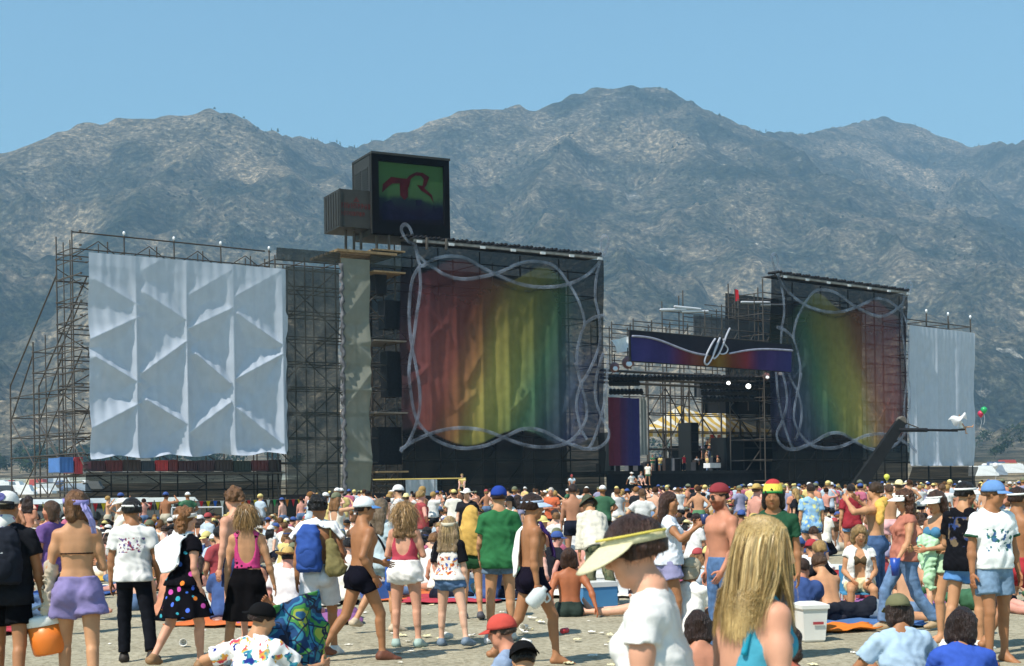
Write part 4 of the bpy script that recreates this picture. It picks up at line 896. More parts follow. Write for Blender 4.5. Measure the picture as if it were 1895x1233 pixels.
# clear plastic sheet, rails
hang(751, 806, 886, 918, 99, [(.42, .47, .52), (.34, .38, .43)], 'clear plastic sheet hung on the black barrier below the rainbow screen', 'plastic_sheet', 'sheet', mm=mat('plastic_sheet', (.45, .5, .56), .25, .5, .15, 2, alpha=.25))
def bar(px0, px1, py, Y, m, label, col=None):
    a = P(px0, py, Y); b_ = P(px1, py + (YH(px1) - YH(px0)), Y); Tt = thing('handrail', label, 'rail', (a.x, a.y, 0))
    pipe(Tt, 'rail', a, b_, .045, m); k = 4
    for i in range(k): q = a.lerp(b_, i / (k - 1)); pipe(Tt, 'post', Vector((q.x, q.y, 0)), q, .025, BLACKM)
YEL = mat('yellow_paint', (.42, .32, .09), .6, .3, .2, 2); REDM = mat('red_paint', (.35, .05, .06), .6, .3, .2, 2)
bar(690, 862, 888, 98.5, YEL, 'yellow handrail below the rainbow screen'); bar(1258, 1330, 905, 106, REDM, 'red handrail in front of the stage'); bar(1330, 1450, 905, 106, YEL, 'yellow handrail in front of the stage')
# camera crane
CR = thing('camera_crane', 'dark camera crane raised at a slant in front of the far rainbow screen', 'crane', P(1600, 900, 112).xy.to_3d())
o = CR.location
a = P(1585, 905, 112); b_ = P(1668, 780, 112); a.z = max(a.z, .6); d = (b_ - a).normalized(); sd = Vector((0, 1, 0)); up = sd.cross(d).normalized()
bm_ = MB(); hw = .42
V = []
for q, w_ in ((a, .55), (b_, .36)):
    for (i, j) in ((-1, -1), (1, -1), (1, 1), (-1, 1)): V.append(q + sd * .4 * i + up * w_ * j - o)
bm_.add(V, [[3, 2, 1, 0], [4, 5, 6, 7], [0, 1, 5, 4], [1, 2, 6, 5], [2, 3, 7, 6], [3, 0, 4, 7]]); bm_.build('boom', mat('crane_paint', (.014, .015, .016), .85, .08, .25, 1), CR)
b = MB(); b.lathe([(.3, -.35), (.42, -.2), (.42, .2), (.3, .35)], 12, Matrix.Translation(b_ - o) @ Matrix.Rotation(R(90), 4, 'X')); b.build('pivot', STEELW, CR)
j0 = P(1664, 796, 111.6); j1 = P(1716, 796, 111.6); j2 = P(1772, 797, 111.6)
pipe(CR, 'jib', j0, j1, .16, BLACKM, 8); pipe(CR, 'jib', j1, j2, .10, BLACKM, 8); pipe(CR, 'stay', b_, P(1700, 792, 111.6), .05)
b = MB(); b.box((-2.2, -1.4, .4), (2.2, 1.4, 1.2), Matrix.Translation(a - o - Vector((0, 0, a.z - .0)))); b.build('chassis', BLACKM, CR)
for (x, y) in ((-1.5, -1.2), (1.5, -1.2), (-1.5, 1.2), (1.5, 1.2)):
    b = MB(); b.lathe([(.3, -.15), (.48, -.12), (.48, .12), (.3, .15)], 14, Matrix.Translation(Vector((a.x, a.y, .48)) - o + Vector((x, y * 1.15, 0))) @ Matrix.Rotation(R(90), 4, 'X')); b.build('wheel', BLACKM, CR)
b = MB(); b.box((-.5, -.35, 0), (.5, .35, .12), Matrix.Translation(j2 - o)); b.build('seat', BLACKM, CR)
JIB = j2
# white cloth and balloons at the jib end
V = []; q = [P(*p, 111.4) for p in ((1754, 778), (1784, 763), (1790, 775), (1766, 786))]
for j in range(9):
    for i in range(9): a_ = i / 8; c = j / 8; p = (q[0].lerp(q[1], a_)).lerp(q[3].lerp(q[2], a_), c); V.append(p + Vector((0, -.45 * math.sin(a_ * 3.1) * math.sin(c * 3.1), .18 * math.sin(a_ * 6 + c * 4))))
tag(link('white_cloth', new_mesh('white_cloth', V, [[j * 9 + i, j * 9 + i + 1, j * 9 + i + 10, j * 9 + i + 9] for j in range(8) for i in range(8)], True, m=CLOTHT), color=(.8, .8, .82)), 'billowing white cloth at the end of the crane jib', 'cloth')
def balloon(px, py, Y, r_, col, label, str_len=.8):
    p = P(px, py, Y); Tt = thing('balloon', label, 'balloon', p); b = MB(); b.lathe([(.02, -r_ * 1.25), (r_ * .45, -r_ * .9), (r_ * .85, -r_ * .35), (r_, .1 * r_), (r_ * .85, r_ * .6), (r_ * .4, r_ * .95), (.02, r_ * 1.02)], 14)
    b.build('envelope', mat('balloon_rubber', None, .3, .5, .05, 3, trans=.2), Tt, col, smooth=True); b = MB(); b.tube([(0, 0, -r_ * 1.25), (.05, 0, -r_ * 1.25 - str_len * .5), (-.05, 0, -r_ * 1.25 - str_len)], .012, 5); b.build('string', PALE, Tt)
balloon(1821, 759, 111, .26, '#2fae6a', 'green balloon floating beside the plain far screen'); balloon(1815, 766, 111.2, .25, '#c83258', 'crimson balloon below the green one beside the plain far screen')
balloon(1641, 883, 80, .17, '#e0de5a', 'yellow balloon above the crowd in front of the crane'); balloon(1842, 862, 95, .2, '#e8e8ea', 'white balloon above the crowd beyond the pale screen')
# vehicles in the pale field
def car_mesh(L_, W_, H_, cab):
    b = MB(); prof = [(-L_ / 2, .3), (-L_ / 2, .75), (-L_ / 2 + .2, .85), (-L_ * cab[0], .9), (-L_ * cab[1], H_), (L_ * cab[2], H_), (L_ * cab[3], .92), (L_ / 2 - .1, .85), (L_ / 2, .6), (L_ / 2, .3)]; n = len(prof)
    V = [(x, -W_ / 2 * (1 if z < 1 else .86), z) for x, z in prof] + [(x, W_ / 2 * (1 if z < 1 else .86), z) for x, z in prof]
    b.add(V, [list(range(n))] + [list(range(n, 2 * n))[::-1]] + [[i, n + i, n + (i + 1) % n, (i + 1) % n] for i in range(n)]); return b
cm = car_mesh(4.6, 1.8, 1.42, (.3, .18, .12, .28)); cme = new_mesh('car', cm.v, cm.f, m=mat('car_paint', None, .35, .5, .05, 1)); vm = car_mesh(5.2, 2.0, 2.2, (.5, .48, .3, .42)); vme = new_mesh('van', vm.v, vm.f, m=MATS['car_paint'])
cl = [('#e8e8e6', 'white'), ('#9aa4b0', 'silver'), ('#5a6a8a', 'blue'), ('#b04a42', 'red'), ('#c8b890', 'tan'), ('#3a3c40', 'dark grey')]
for k in range(90):
    px = rr.uniform(-40, 175) if k < 70 else rr.uniform(1820, 1960); Y = rr.uniform(330, 560); q = (px - CX) / F; i = int(np.searchsorted(TY[:, 0], Y)); c, cn = rr.choice(cl[:1] * 3 + cl)
    van = rr.random() < .35; o = link('parked_van' if van else 'parked_car', vme if van else cme, color=c, loc=(q * Y, Y, np.interp(Y, TY[:, 0], TZ[:, int((q + .62) / 1.28 * (TX.shape[1] - 1))]) - .25)); o.rotation_euler = (0, 0, rr.uniform(-.4, .4) + (1.57 if rr.random() < .3 else 0)); o.scale = (1.25, 1.25, 1.25)
    tag(o, 'small ' + cn + (' van' if van else ' car') + ' parked in the far field ' + ('behind the buttressed scaffold' if k < 70 else 'beyond the pale screen'), 'van' if van else 'car', 'vehicles parked in the far field')
for (px, Y, L_, c, lb) in ((75, 88, 6.5, '#dfe6ee', 'white trailer with rounded roof behind the mesh fence'), (290, 84, 5.2, '#d8dcdc', 'pale trailer behind the mesh fence near the gate frame'), (215, 97, 5, '#c8d0d8', 'grey white trailer parked under the buttressed scaffold')):
    p = ground_px(px, Y); Tt = thing('trailer', lb, 'trailer', p, .2); b = MB(); h = 1.55; pr = [(-L_ / 2, .4), (-L_ / 2, 1.1), (-L_ / 2 + .4, h), (L_ / 2 - .4, h), (L_ / 2, 1.1), (L_ / 2, .4)]; n = 6
    b.add([(x, -1, z) for x, z in pr] + [(x, 1, z) for x, z in pr], [list(range(n)), list(range(n, 2 * n))[::-1]] + [[i, n + i, n + (i + 1) % n, (i + 1) % n] for i in range(n)]); b.build('body', PAINT, Tt, c)
    b = MB(); b.box((-L_ / 3, -1.02, .85), (L_ / 3, -1.005, 1.15)); b.build('window', mat('dark_glass', (.04, .045, .05), .15, .5, .1), Tt)
    for x in (-L_ / 4, L_ / 4): b = MB(); b.lathe([(.2, -.1), (.34, -.08), (.34, .08), (.2, .1)], 12, Matrix.Translation((x, -.95, .34)) @ Matrix.Rotation(R(90), 4, 'X')); b.build('wheel', BLACKM, Tt)
# ------------------------------------------------------------------ people: implicit surfaces turned into meshes
def nets(D, h, lo):
    S = D < 0; nx, ny, nz = D.shape
    c = np.zeros((nx - 1, ny - 1, nz - 1), np.uint8)
    for a in (0, 1):
        for b in (0, 1):
            for d in (0, 1): c += S[a:nx - 1 + a, b:ny - 1 + b, d:nz - 1 + d]
    act = (c > 0) & (c < 8); I, J, K = np.nonzero(act); n = len(I)
    if n == 0: return np.zeros((0, 3)), np.zeros((0, 4), int)
    idx = np.full(act.shape, -1, np.int64); idx[act] = np.arange(n)
    acc = np.zeros((n, 3)); cnt = np.zeros(n)
    cor = [(a, b, d) for a in (0, 1) for b in (0, 1) for d in (0, 1)]
    val = {o: D[I + o[0], J + o[1], K + o[2]] for o in cor}
    for o in cor:
        for ax in range(3):
            if o[ax] == 0:
                p = list(o); p[ax] = 1; p = tuple(p); d1 = val[o]; d2 = val[p]; m = (d1 < 0) != (d2 < 0)
                t = np.where(m, d1 / np.where(m, d1 - d2, 1), 0)
                for q in range(3): acc[:, q] += np.where(m, o[q] + (t if q == ax else 0), 0)
                cnt += m
    V = (acc / cnt[:, None] + np.stack([I, J, K], -1)) * h + lo
    Fs = []
    A = S[:-1, 1:-1, 1:-1]; m = A != S[1:, 1:-1, 1:-1]; i, j, k = np.nonzero(m); f = A[m]; j = j + 1; k = k + 1
    q = np.stack([idx[i, j - 1, k - 1], idx[i, j, k - 1], idx[i, j, k], idx[i, j - 1, k]], -1); Fs.append(np.where(f[:, None], q, q[:, ::-1]))
    A = S[1:-1, :-1, 1:-1]; m = A != S[1:-1, 1:, 1:-1]; i, j, k = np.nonzero(m); f = A[m]; i = i + 1; k = k + 1
    q = np.stack([idx[i - 1, j, k - 1], idx[i - 1, j, k], idx[i, j, k], idx[i, j, k - 1]], -1); Fs.append(np.where(f[:, None], q, q[:, ::-1]))
    A = S[1:-1, 1:-1, :-1]; m = A != S[1:-1, 1:-1, 1:]; i, j, k = np.nonzero(m); f = A[m]; i = i + 1; j = j + 1
    q = np.stack([idx[i - 1, j - 1, k], idx[i, j - 1, k], idx[i, j, k], idx[i - 1, j, k]], -1); Fs.append(np.where(f[:, None], q, q[:, ::-1]))
    return V, np.concatenate(Fs)
def A3(v): return np.array(v, float)
def nrm(v): v = A3(v); return v / (np.linalg.norm(v) + 1e-12)
def prim_bounds(p):
    if p[0] == 'cap':
        r = max(p[3], p[4]); sc = max(1.0, p[6]) if p[5] is not None else 1.0
        return np.minimum(p[1], p[2]) - r * sc, np.maximum(p[1], p[2]) + r * sc
    if p[0] == 'ell':
        r = max(p[3]); return p[1] - r, p[1] + r
    if p[0] == 'loft':
        o, Ax, zs, hw, hd, yo = p[1:7]; r = max(max(hw), max(hd) + max(abs(np.array(yo)))) * 1.12
        a = o + Ax[2] * zs[0]; b = o + Ax[2] * zs[-1]; return np.minimum(a, b) - r, np.maximum(a, b) + r
def prim_eval(p, X, Y, Z):
    if p[0] == 'cap':
        _, a, b, ra, rb, ax, sc = p[:7]
        px, py, pz = X - a[0], Y - a[1], Z - a[2]; e = b - a
        if ax is not None:
            g = 1 / sc - 1; q = px * ax[0] + py * ax[1] + pz * ax[2]; px = px + ax[0] * q * g; py = py + ax[1] * q * g; pz = pz + ax[2] * q * g
            qe = float(e @ ax); e = e + ax * qe * g
        L2 = float(e @ e) + 1e-9; t = (px * e[0] + py * e[1] + pz * e[2]) / L2; tc = np.clip(t, 0, 1)
        d = np.sqrt((px - tc * e[0]) ** 2 + (py - tc * e[1]) ** 2 + (pz - tc * e[2]) ** 2) - (ra + (rb - ra) * tc)
        if len(p) > 7 and p[7]:
            L = math.sqrt(L2)
            if 'b' in p[7]: d = np.maximum(d, (t - 1) * L)
            if 'a' in p[7]: d = np.maximum(d, -t * L)
        return d
    if p[0] == 'ell':
        _, c, Ax, r = p[:4]; px, py, pz = X - c[0], Y - c[1], Z - c[2]
        u = [px * Ax[i][0] + py * Ax[i][1] + pz * Ax[i][2] for i in range(3)]
        k0 = np.sqrt((u[0] / r[0]) ** 2 + (u[1] / r[1]) ** 2 + (u[2] / r[2]) ** 2)
        k1 = np.sqrt((u[0] / r[0] ** 2) ** 2 + (u[1] / r[1] ** 2) ** 2 + (u[2] / r[2] ** 2) ** 2)
        return k0 * (k0 - 1) / (k1 + 1e-9)
    if p[0] == 'loft':
        _, o, Ax, zs, hw, hd, yo = p[:7]; ex = p[7] if len(p) > 7 else 2.3; fold = p[8] if len(p) > 8 else None
        px, py, pz = X - o[0], Y - o[1], Z - o[2]
        x = px * Ax[0][0] + py * Ax[0][1] + pz * Ax[0][2]; y = px * Ax[1][0] + py * Ax[1][1] + pz * Ax[1][2]; z = px * Ax[2][0] + py * Ax[2][1] + pz * Ax[2][2]
        w_ = np.interp(z, zs, hw); d_ = np.interp(z, zs, hd); y0 = np.interp(z, zs, yo)
        k = (np.abs(x / w_) ** ex + np.abs((y - y0) / d_) ** ex) ** (1 / ex)
        if fold:
            th = np.arctan2(x, y - y0); k = k / (1 + fold[1] * np.sin(fold[0] * th + fold[2]) * np.clip((zs[-1] - z) / (zs[-1] - zs[0] + 1e-6), 0, 1))
        d = (k - 1) * np.minimum(w_, d_)
        return np.maximum(d, np.maximum(z - zs[-1], zs[0] - z))
def field(prims, h, ks=.02, inf=0., subs=(), wr=None, pad=.03, clip=None, lo=None, hi=None):
    bs = [prim_bounds(p) for p in prims]
    lo_ = np.min([b[0] for b in bs], 0) - inf - pad; hi_ = np.max([b[1] for b in bs], 0) + inf + pad
    if lo is not None: lo_ = np.maximum(lo_, lo)
    if hi is not None: hi_ = np.minimum(hi_, hi)
    n = np.ceil((hi_ - lo_) / h).astype(int) + 2
    D = np.full(n, .25); gx = lo_[0] + np.arange(n[0]) * h; gy = lo_[1] + np.arange(n[1]) * h; gz = lo_[2] + np.arange(n[2]) * h
    for p, b in zip(prims, bs):
        m = .05 + inf; i0 = np.clip(np.floor((b[0] - m - lo_) / h).astype(int), 0, n); i1 = np.clip(np.ceil((b[1] + m - lo_) / h).astype(int) + 1, 0, n)
        if (i1 <= i0).any(): continue
        sl = tuple(slice(a, c) for a, c in zip(i0, i1))
        X = gx[sl[0]][:, None, None]; Y = gy[sl[1]][None, :, None]; Z = gz[sl[2]][None, None, :]
        X, Y, Z = np.broadcast_arrays(X, Y, Z)
        d = prim_eval(p, X, Y, Z) - inf; k = p[-1]['k'] if isinstance(p[-1], dict) and 'k' in p[-1] else ks
        if isinstance(p[-1], dict) and p[-1].get('sub'):
            d = -(d + inf); cur = D[sl]; hh = np.clip(.5 - .5 * (cur - d) / k, 0, 1); D[sl] = cur * (1 - hh) + d * hh + k * hh * (1 - hh); continue
        cur = D[sl]; hh = np.clip(.5 + .5 * (cur - d) / k, 0, 1); D[sl] = cur * (1 - hh) + d * hh - k * hh * (1 - hh)
    X = gx[:, None, None]; Y = gy[None, :, None]; Z = gz[None, None, :]
    if wr:
        a, f, sd = wr; D = D + a * .9 * np.sin(X * f * 2.4 + Z * f * 1.1 + 2.5 * np.sin(Z * f * .9 + Y * f + sd)) * np.sin(Z * f * 1.9 - Y * f * 1.3 + 1.8 * np.sin(X * f * 1.2 + sd)) + a * (np.sin(X * f + 3 * np.sin(Z * f * .35 + sd) + sd) * np.sin(Z * f * .8 + 2.2 * np.sin(Y * f * .5 + X * f * .6) + sd * 2) + .6 * np.sin(Y * f * 1.1 + Z * f * .5 + 2 * np.sin(X * f * .7) + sd * 3))
    for s_ in subs:
        if callable(s_): D = np.maximum(D, s_(X, Y, Z))
        else: D = np.maximum(D, -prim_eval(s_, *np.broadcast_arrays(X, Y, Z)))
    return nets(D, h, lo_)
_HAND = {}
def hand_template(kind, h):
    key = (kind, h)
    if key in _HAND: return _HAND[key]
    cu = {'relax': .35, 'grip': 1.25, 'flat': .08}[kind]
    P_ = [('ell', A3((0, .05, 0)), np.eye(3), (.042, .052, .017)), ('cap', A3((0, -.02, 0)), A3((0, .03, 0)), .026, .03, A3((0, 0, 1)), .75)]
    for i, (x, L, r) in enumerate(((.032, .072, .0092), (.011, .080, .0096), (-.011, .074, .0092), (-.031, .058, .0082))):
        p = A3((x, .088, 0)); a = cu * .5; d = A3((x * .8, math.cos(a), math.sin(a)))
        for s in range(3):
            L_ = L * (.45, .32, .23)[s]; q = p + nrm((x * .5, math.cos(a), math.sin(a))) * L_; P_.append(('cap', p, q, r, r * .92, None, 1, '', {'k': .004})); p = q; a += cu * .75; r *= .93
    p = A3((.036, .03, .006)); q = p + A3((.028, .03, .012)); P_.append(('cap', p, q, .014, .0115, None, 1, '', {'k': .01})); P_.append(('cap', q, q + A3((.006, .03, .008 + .01 * cu)), .0115, .009, None, 1, '', {'k': .006}))
    _HAND[key] = field(P_, h, .008); return _HAND[key]
def rotm(yaw=0, pitch=0, roll=0):
    """rows right, forward, up; yaw left positive, pitch forward/down positive, roll to the right positive (degrees)"""
    M = Matrix.Rotation(R(yaw), 3, 'Z') @ Matrix.Rotation(R(-pitch), 3, 'X') @ Matrix.Rotation(R(roll), 3, 'Y')
    return np.array(M).T
HANG = ((.17, -.03, -1), (.07, .16, -1))
POSE_ARM = {'hang': HANG, 'hangb': ((.2, -.22, -1), (.1, .0, -1)), 'hangf': ((.15, .3, -1), (.05, .5, -1)), 'akimbo': ((.7, -.2, -.8), (-.75, .45, -.55)), 'up': ((.6, .25, .75), (-.25, .3, .9)), 'mouth': ((.3, .55, -.75), (-.35, .5, .85)),
            'fold': ((.25, .25, -1), (-.75, .65, .1)), 'knee': ((.15, .75, -.62), (-.35, .8, -.35)), 'prop': ((.35, -.6, -.75), (.2, -.35, -.9)), 'lap': ((.25, .2, -1), (-.4, .85, -.35)), 'carry': ((.22, .12, -1), (.05, .85, -.45)), 'brow': ((.75, .5, .15), (-.75, .35, .6)), 'bent': ((.28, -.25, -.9), (-.1, .85, .3))}
POSE_LEG = {'stand': ((.06, .0, -1), (.02, -.03, -1)), 'wide': ((.22, .02, -1), (.14, -.03, -1)), 'stepf': ((.04, .42, -.9), (.03, .05, -1)), 'stepb': ((.04, -.28, -.95), (.03, -.62, -.8)), 'hf': ((.05, .22, -.97), (.02, -.02, -1)), 'hb': ((.05, -.16, -.98), (.03, -.3, -.95)),
            'cross': ((.72, .68, .02), (-.86, .28, -.12)), 'crossb': ((.72, .68, .02), (-.82, .42, -.10)), 'kneeup': ((.16, .78, .62), (.06, .42, -.9)), 'straight': ((.14, .98, .05), (.04, 1, -.06)), 'chair': ((.14, .98, -.05), (.03, .05, -1)), 'kneel': ((.1, .75, -.65), (.02, -1, -.12)), 'lie': ((.1, .1, -1), (.04, -.02, -1)), 'liebend': ((.15, .6, -.75), (.05, -.7, -.65))}
class Person:
    def __init__(s, **a):
        s.a = a; H = a.get('H', 1.72); k = s.k = H / 1.75; fem = s.fem = a.get('sex', 'm') == 'f'; fat = s.fat = a.get('fat', 1.0)
        s.Tx = rotm(a.get('twist', 0), a.get('lean', 0), a.get('side', 0)); s.Px = rotm(0, a.get('plean', a.get('lean', 0) * .4), a.get('side', 0) * .4)
        if a.get('lie') is not None: s.Tx = s.Px = np.array(a['lie'])
        pel = A3((0, 0, 0)); s.pel = pel
        def T(x, y, z): return pel + (s.Tx[0] * x + s.Tx[1] * y + s.Tx[2] * z) * k
        def Pv(x, y, z): return pel + (s.Px[0] * x + s.Px[1] * y + s.Px[2] * z) * k
        s.T = T; sw = .178 if not fem else .152; s.J = {}
        hipw = .088 if not fem else .094
        lg = {}
        for sd, nm in ((-1, 'L'), (1, 'R')):
            T_, S_ = a.get('leg' + nm, 'stand') if not isinstance(a.get('leg' + nm, 'stand'), str) else POSE_LEG[a.get('leg' + nm, 'stand')]
            hip = Pv(sd * hipw, 0, -.02); f = lambda v: nrm(s.Px[0] * v[0] * sd + s.Px[1] * v[1] + s.Px[2] * v[2])
            kn = hip + f(T_) * .435 * k; an = kn + f(S_) * .415 * k; sdv = f(S_)
            if abs(sdv[2]) > .55: fd = nrm((s.Px[1][0] + .22 * sd * s.Px[0][0], s.Px[1][1] + .22 * sd * s.Px[0][1], -.12 if sdv[1] > -.35 or True else -.5))
            else:
                upv = A3((0, 0, 1)); fd = nrm(upv - sdv * (upv @ sdv) + sdv * .35)
            if a.get('tiptoe' + nm): fd = nrm(fd + A3((0, 0, -.9)))
            lg[nm] = (hip, kn, an, fd)
        # put on ground
        low = min(min(l[2][2] - .075 * k, l[1][2] - .06 * k, (l[2] + l[3] * .15 * k)[2] - .03) for l in lg.values())
        if a.get('seat') is not None: dz = a['seat']
        else: dz = -low
        s.off = A3((0, 0, dz)); s.pel = pel = pel + s.off
        for nm in 'LR': hip, kn, an, fd = lg[nm]; s.J['hip' + nm] = hip + s.off; s.J['knee' + nm] = kn + s.off; s.J['ank' + nm] = an + s.off; s.J['fd' + nm] = fd
        def T(x, y, z): return pel + (s.Tx[0] * x + s.Tx[1] * y + s.Tx[2] * z) * k
        s.T = T
        for sd, nm in ((-1, 'L'), (1, 'R')):
            ar = a.get('arm' + nm, 'hang'); ar = POSE_ARM[ar] if isinstance(ar, str) else ar
            f = lambda v: nrm(s.Tx[0] * v[0] * sd + s.Tx[1] * v[1] + s.Tx[2] * v[2])
            sh = T(sd * sw, -.008, .455); el = sh + f(ar[0]) * .285 * k; wr = el + f(ar[1]) * .245 * k
            s.J['sh' + nm] = sh; s.J['el' + nm] = el; s.J['wr' + nm] = wr; s.J['fa' + nm] = f(ar[1])
        hy, hp = a.get('head', (0, 0))[:2]; hr = a.get('head', (0, 0, 0))[2] if len(a.get('head', (0, 0))) > 2 else 0
        hb = rotm(a.get('twist', 0) + hy, a.get('lean', 0) * .45 + hp, hr)
        if a.get('lie') is not None: hb = np.array(a.get('liehead', a['lie']))
        s.Hx = hb; s.hs = hs = .47 * k + .47 if not a.get('child') else .9
        nb = T(0, -.012, .53); s.neckb = nb; s.hc = nb + (s.Tx[2] * .05 + s.Tx[1] * .012) * k + hb[2] * .125 * hs + hb[1] * .012 * hs
        def Hp(x, y, z): return s.hc + (hb[0] * x + hb[1] * y + hb[2] * z) * hs
        s.Hp = Hp
        s.prims()
    def loft(s, rows, inf=0, ex=2.3, fold=None, pelvis=False, k_=None):
        Ax = s.Tx; k = s.k; zs = [r[0] * k for r in rows]
        p = ['loft', s.pel, Ax, zs, [r[1] * k + inf for r in rows], [r[2] * k + inf for r in rows], [(r[3] if len(r) > 3 else 0) * k for r in rows], ex, fold]
        if k_: p.append({'k': k_})
        return tuple(p)
    def torso_rows(s):
        f = s.fat
        if not s.fem: R_ = [(-.10, .10, .08), (-.02, .162, .115, -.012), (.06, .157, .108), (.16, .142 * f, .10 * f, .004), (.26, .152 * f, .107 * f, .006), (.36, .172, .118, .008), (.43, .172, .108, 0), (.48, .145, .082, -.012), (.52, .085, .062, -.016), (.56, .055, .055, -.012)]
        else: R_ = [(-.10, .10, .085), (-.02, .176 * f, .122 * f, -.014), (.06, .160 * f, .108 * f), (.17, .122 * f, .088 * f), (.26, .130 * f, .095 * f), (.36, .146, .108, .006), (.43, .146, .096, 0), (.48, .125, .075, -.01), (.52, .072, .055, -.014), (.56, .046, .048, -.01)]
        return R_
    def prims(s):
        k = s.k; J = s.J; fem = s.fem; f = s.fat; I = np.eye(3); B = {}
        B['torso'] = [s.loft(s.torso_rows(), k_=.03)]
        for sd in (-1, 1):
            B['torso'].append(('cap', s.T(sd * .06, -.02, .50), s.T(0, -.018, .575), .052 * k, .045 * k, None, 1, '', {'k': .04}))
            B['torso'].append(('cap', s.T(sd * .05, -.012, .455), s.T(sd * (.165 if not fem else .14), -.008, .455), .06 * k, .058 * k if not fem else .05 * k, None, 1, '', {'k': .04}))
            if fem: B['torso'].append(('ell', s.T(sd * .068, .088, .345), s.Tx, A3((.062, .058, .06)) * k, {'k': .03}))
            else: B['torso'].append(('ell', s.T(sd * .08, .07, .385), s.Tx, A3((.085, .05, .06)) * k, {'k': .04}))
            B['torso'].append(('ell', s.pel + (s.Px[0] * sd * .078 + s.Px[1] * -.062 + s.Px[2] * -.045) * k, s.Px, A3((.088, .085, .09)) * k * (1.06 if fem else 1) * f, {'k': .03}))
        # shoulder blades / spine groove
        B['torso'].append(('cap', s.T(0, -.135, .12), s.T(0, -.145, .42), .028 * k, .03 * k, None, 1, '', {'k': .03, 'sub': True}))
        for nm in 'LR':
            ra = (.052, .041, .027) if not fem else (.046, .036, .0235)
            B['uarm' + nm] = [('cap', J['sh' + nm], J['el' + nm], ra[0] * k * f ** .5, ra[1] * k, None, 1, '', {'k': .028}), ('ell', J['sh' + nm] + (J['el' + nm] - J['sh' + nm]) * .45, I, A3((.05, .05, .062)) * k * (1 if not fem else .86), {'k': .03})]
            B['farm' + nm] = [('cap', J['el' + nm], J['wr' + nm], ra[1] * k * .98, ra[2] * k, None, 1, '', {'k': .012}), ('ell', J['el' + nm] + (J['wr' + nm] - J['el' + nm]) * .28, I, A3((.043, .043, .043)) * k * (1 if not fem else .87), {'k': .03})]
            th, kn, an, fd = J['hip' + nm], J['knee' + nm], J['ank' + nm], J['fd' + nm]
            B['thigh' + nm] = [('cap', th, kn, (.086 if not fem else .092) * k * f ** .6, .056 * k, None, 1, '', {'k': .03})]
            sh = nrm(an - kn); back = -nrm(fd - sh * (fd @ sh)) if abs(fd @ sh) < .98 else A3((0, 0, 0))
            B['shin' + nm] = [('cap', kn, an, .052 * k, .034 * k, None, 1, '', {'k': .015}), ('cap', kn + sh * .08 * k + back * .02 * k, kn + sh * .21 * k + back * .018 * k, .045 * k, .036 * k, None, 1, '', {'k': .03})]
            sd = nrm(np.cross(fd, sh)); heel = an + sh * .045 * k - fd * .035 * k; toe = an + sh * .055 * k + fd * .135 * k
            B['foot' + nm] = [('cap', heel, toe, .036 * k, .026 * k, sd, 1.25, '', {'k': .02}), ('cap', an, an + sh * .03 * k + fd * .08 * k, .038 * k, .03 * k, None, 1, '', {'k': .03}), ('cap', toe - sd * .02 * k, toe + fd * .05 * k - sd * .012 * k, .022 * k, .016 * k, None, 1, '', {'k': .015}), ('cap', toe + sd * .015 * k, toe + fd * .035 * k + sd * .022 * k, .021 * k, .015 * k, None, 1, '', {'k': .015})]
        h = s.Hp; hs = s.hs; Hx = s.Hx
        def C(a, b, ra, rb, k_=.02, sub=False):
            return ('cap', h(*a), h(*b), ra * hs, rb * hs, None, 1, '', {'k': k_, 'sub': sub})
        def E(c, r, k_=.02, sub=False): return ('ell', h(*c), Hx, A3(r) * hs, {'k': k_, 'sub': sub})
        B['neck'] = [('cap', s.neckb - s.Tx[2] * .02, h(0, -.02, -.06), (.058 if not fem else .049) * k, (.054 if not fem else .045) * k, None, 1, '', {'k': .03})]
        jw = .95 if fem else 1.0
        B['head'] = [E((0, -.014, .035), (.075, .097, .088)), E((0, .022, -.025), (.063 * jw, .072, .085), .03), C((0, .035, -.07), (0, .066, -.100), .042 * jw, .022, .03), C((-.035, .03, -.07), (.035, .03, -.07), .034 * jw, .034 * jw, .03),
                     C((-.03, .078, .03), (.03, .078, .03), .014, .014, .02), E((-.034, .105, .006), (.020, .017, .014), .014, True), E((.034, .105, .006), (.020, .017, .014), .014, True),
                     E((-.033, .079, .004), (.0145, .0145, .0125), .005), E((.033, .079, .004), (.0145, .0145, .0125), .005),
                     E((-.045, .062, -.025), (.024, .022, .022), .03), E((.045, .062, -.025), (.024, .022, .022), .03),
                     C((0, .090, .018), (0, .113, -.022), .0075, .0115, .012), C((-.012, .098, -.028), (.012, .098, -.028), .009, .009, .01), C((-.018, .086, -.058), (.018, .086, -.058), .0085, .0085, .008), C((-.014, .085, -.070), (.014, .085, -.070), .009, .009, .008), C((-.018, .1, -.0645), (.018, .1, -.0645), .006, .006, .005, True),
                     E((-.076, -.012, -.008), (.009, .02, .033), .01), E((.076, -.012, -.008), (.009, .02, .033), .01)]
        s.B = B
    def get(s, *names): return [p for n in names for p in s.B[n]]
    def body_mesh(s, h, hands=('relax', 'relax'), hh=None, m=None, skip=()):
        pr = [p for n, v in s.B.items() if n not in skip for p in v]
        V, Fc = field(pr, h, .02)
        C = np.ones((len(V), 3))
        q = (V - s.hc) @ s.Hx.T / s.hs; r_ = np.linalg.norm(q, axis=1) < .17
        def paint(msk, c): C[msk & r_] = c
        wob = np.abs(q[:, 0])
        paint((q[:, 1] > .075) & (np.abs(q[:, 2] + .064) < .0115) & (wob < .024), (.82, .50, .50))
        paint((q[:, 1] > .07) & (np.abs(q[:, 2] - .026 - .1 * (.035 - wob) * 0) < .0065) & (wob > .012) & (wob < .05), (.38, .3, .25))
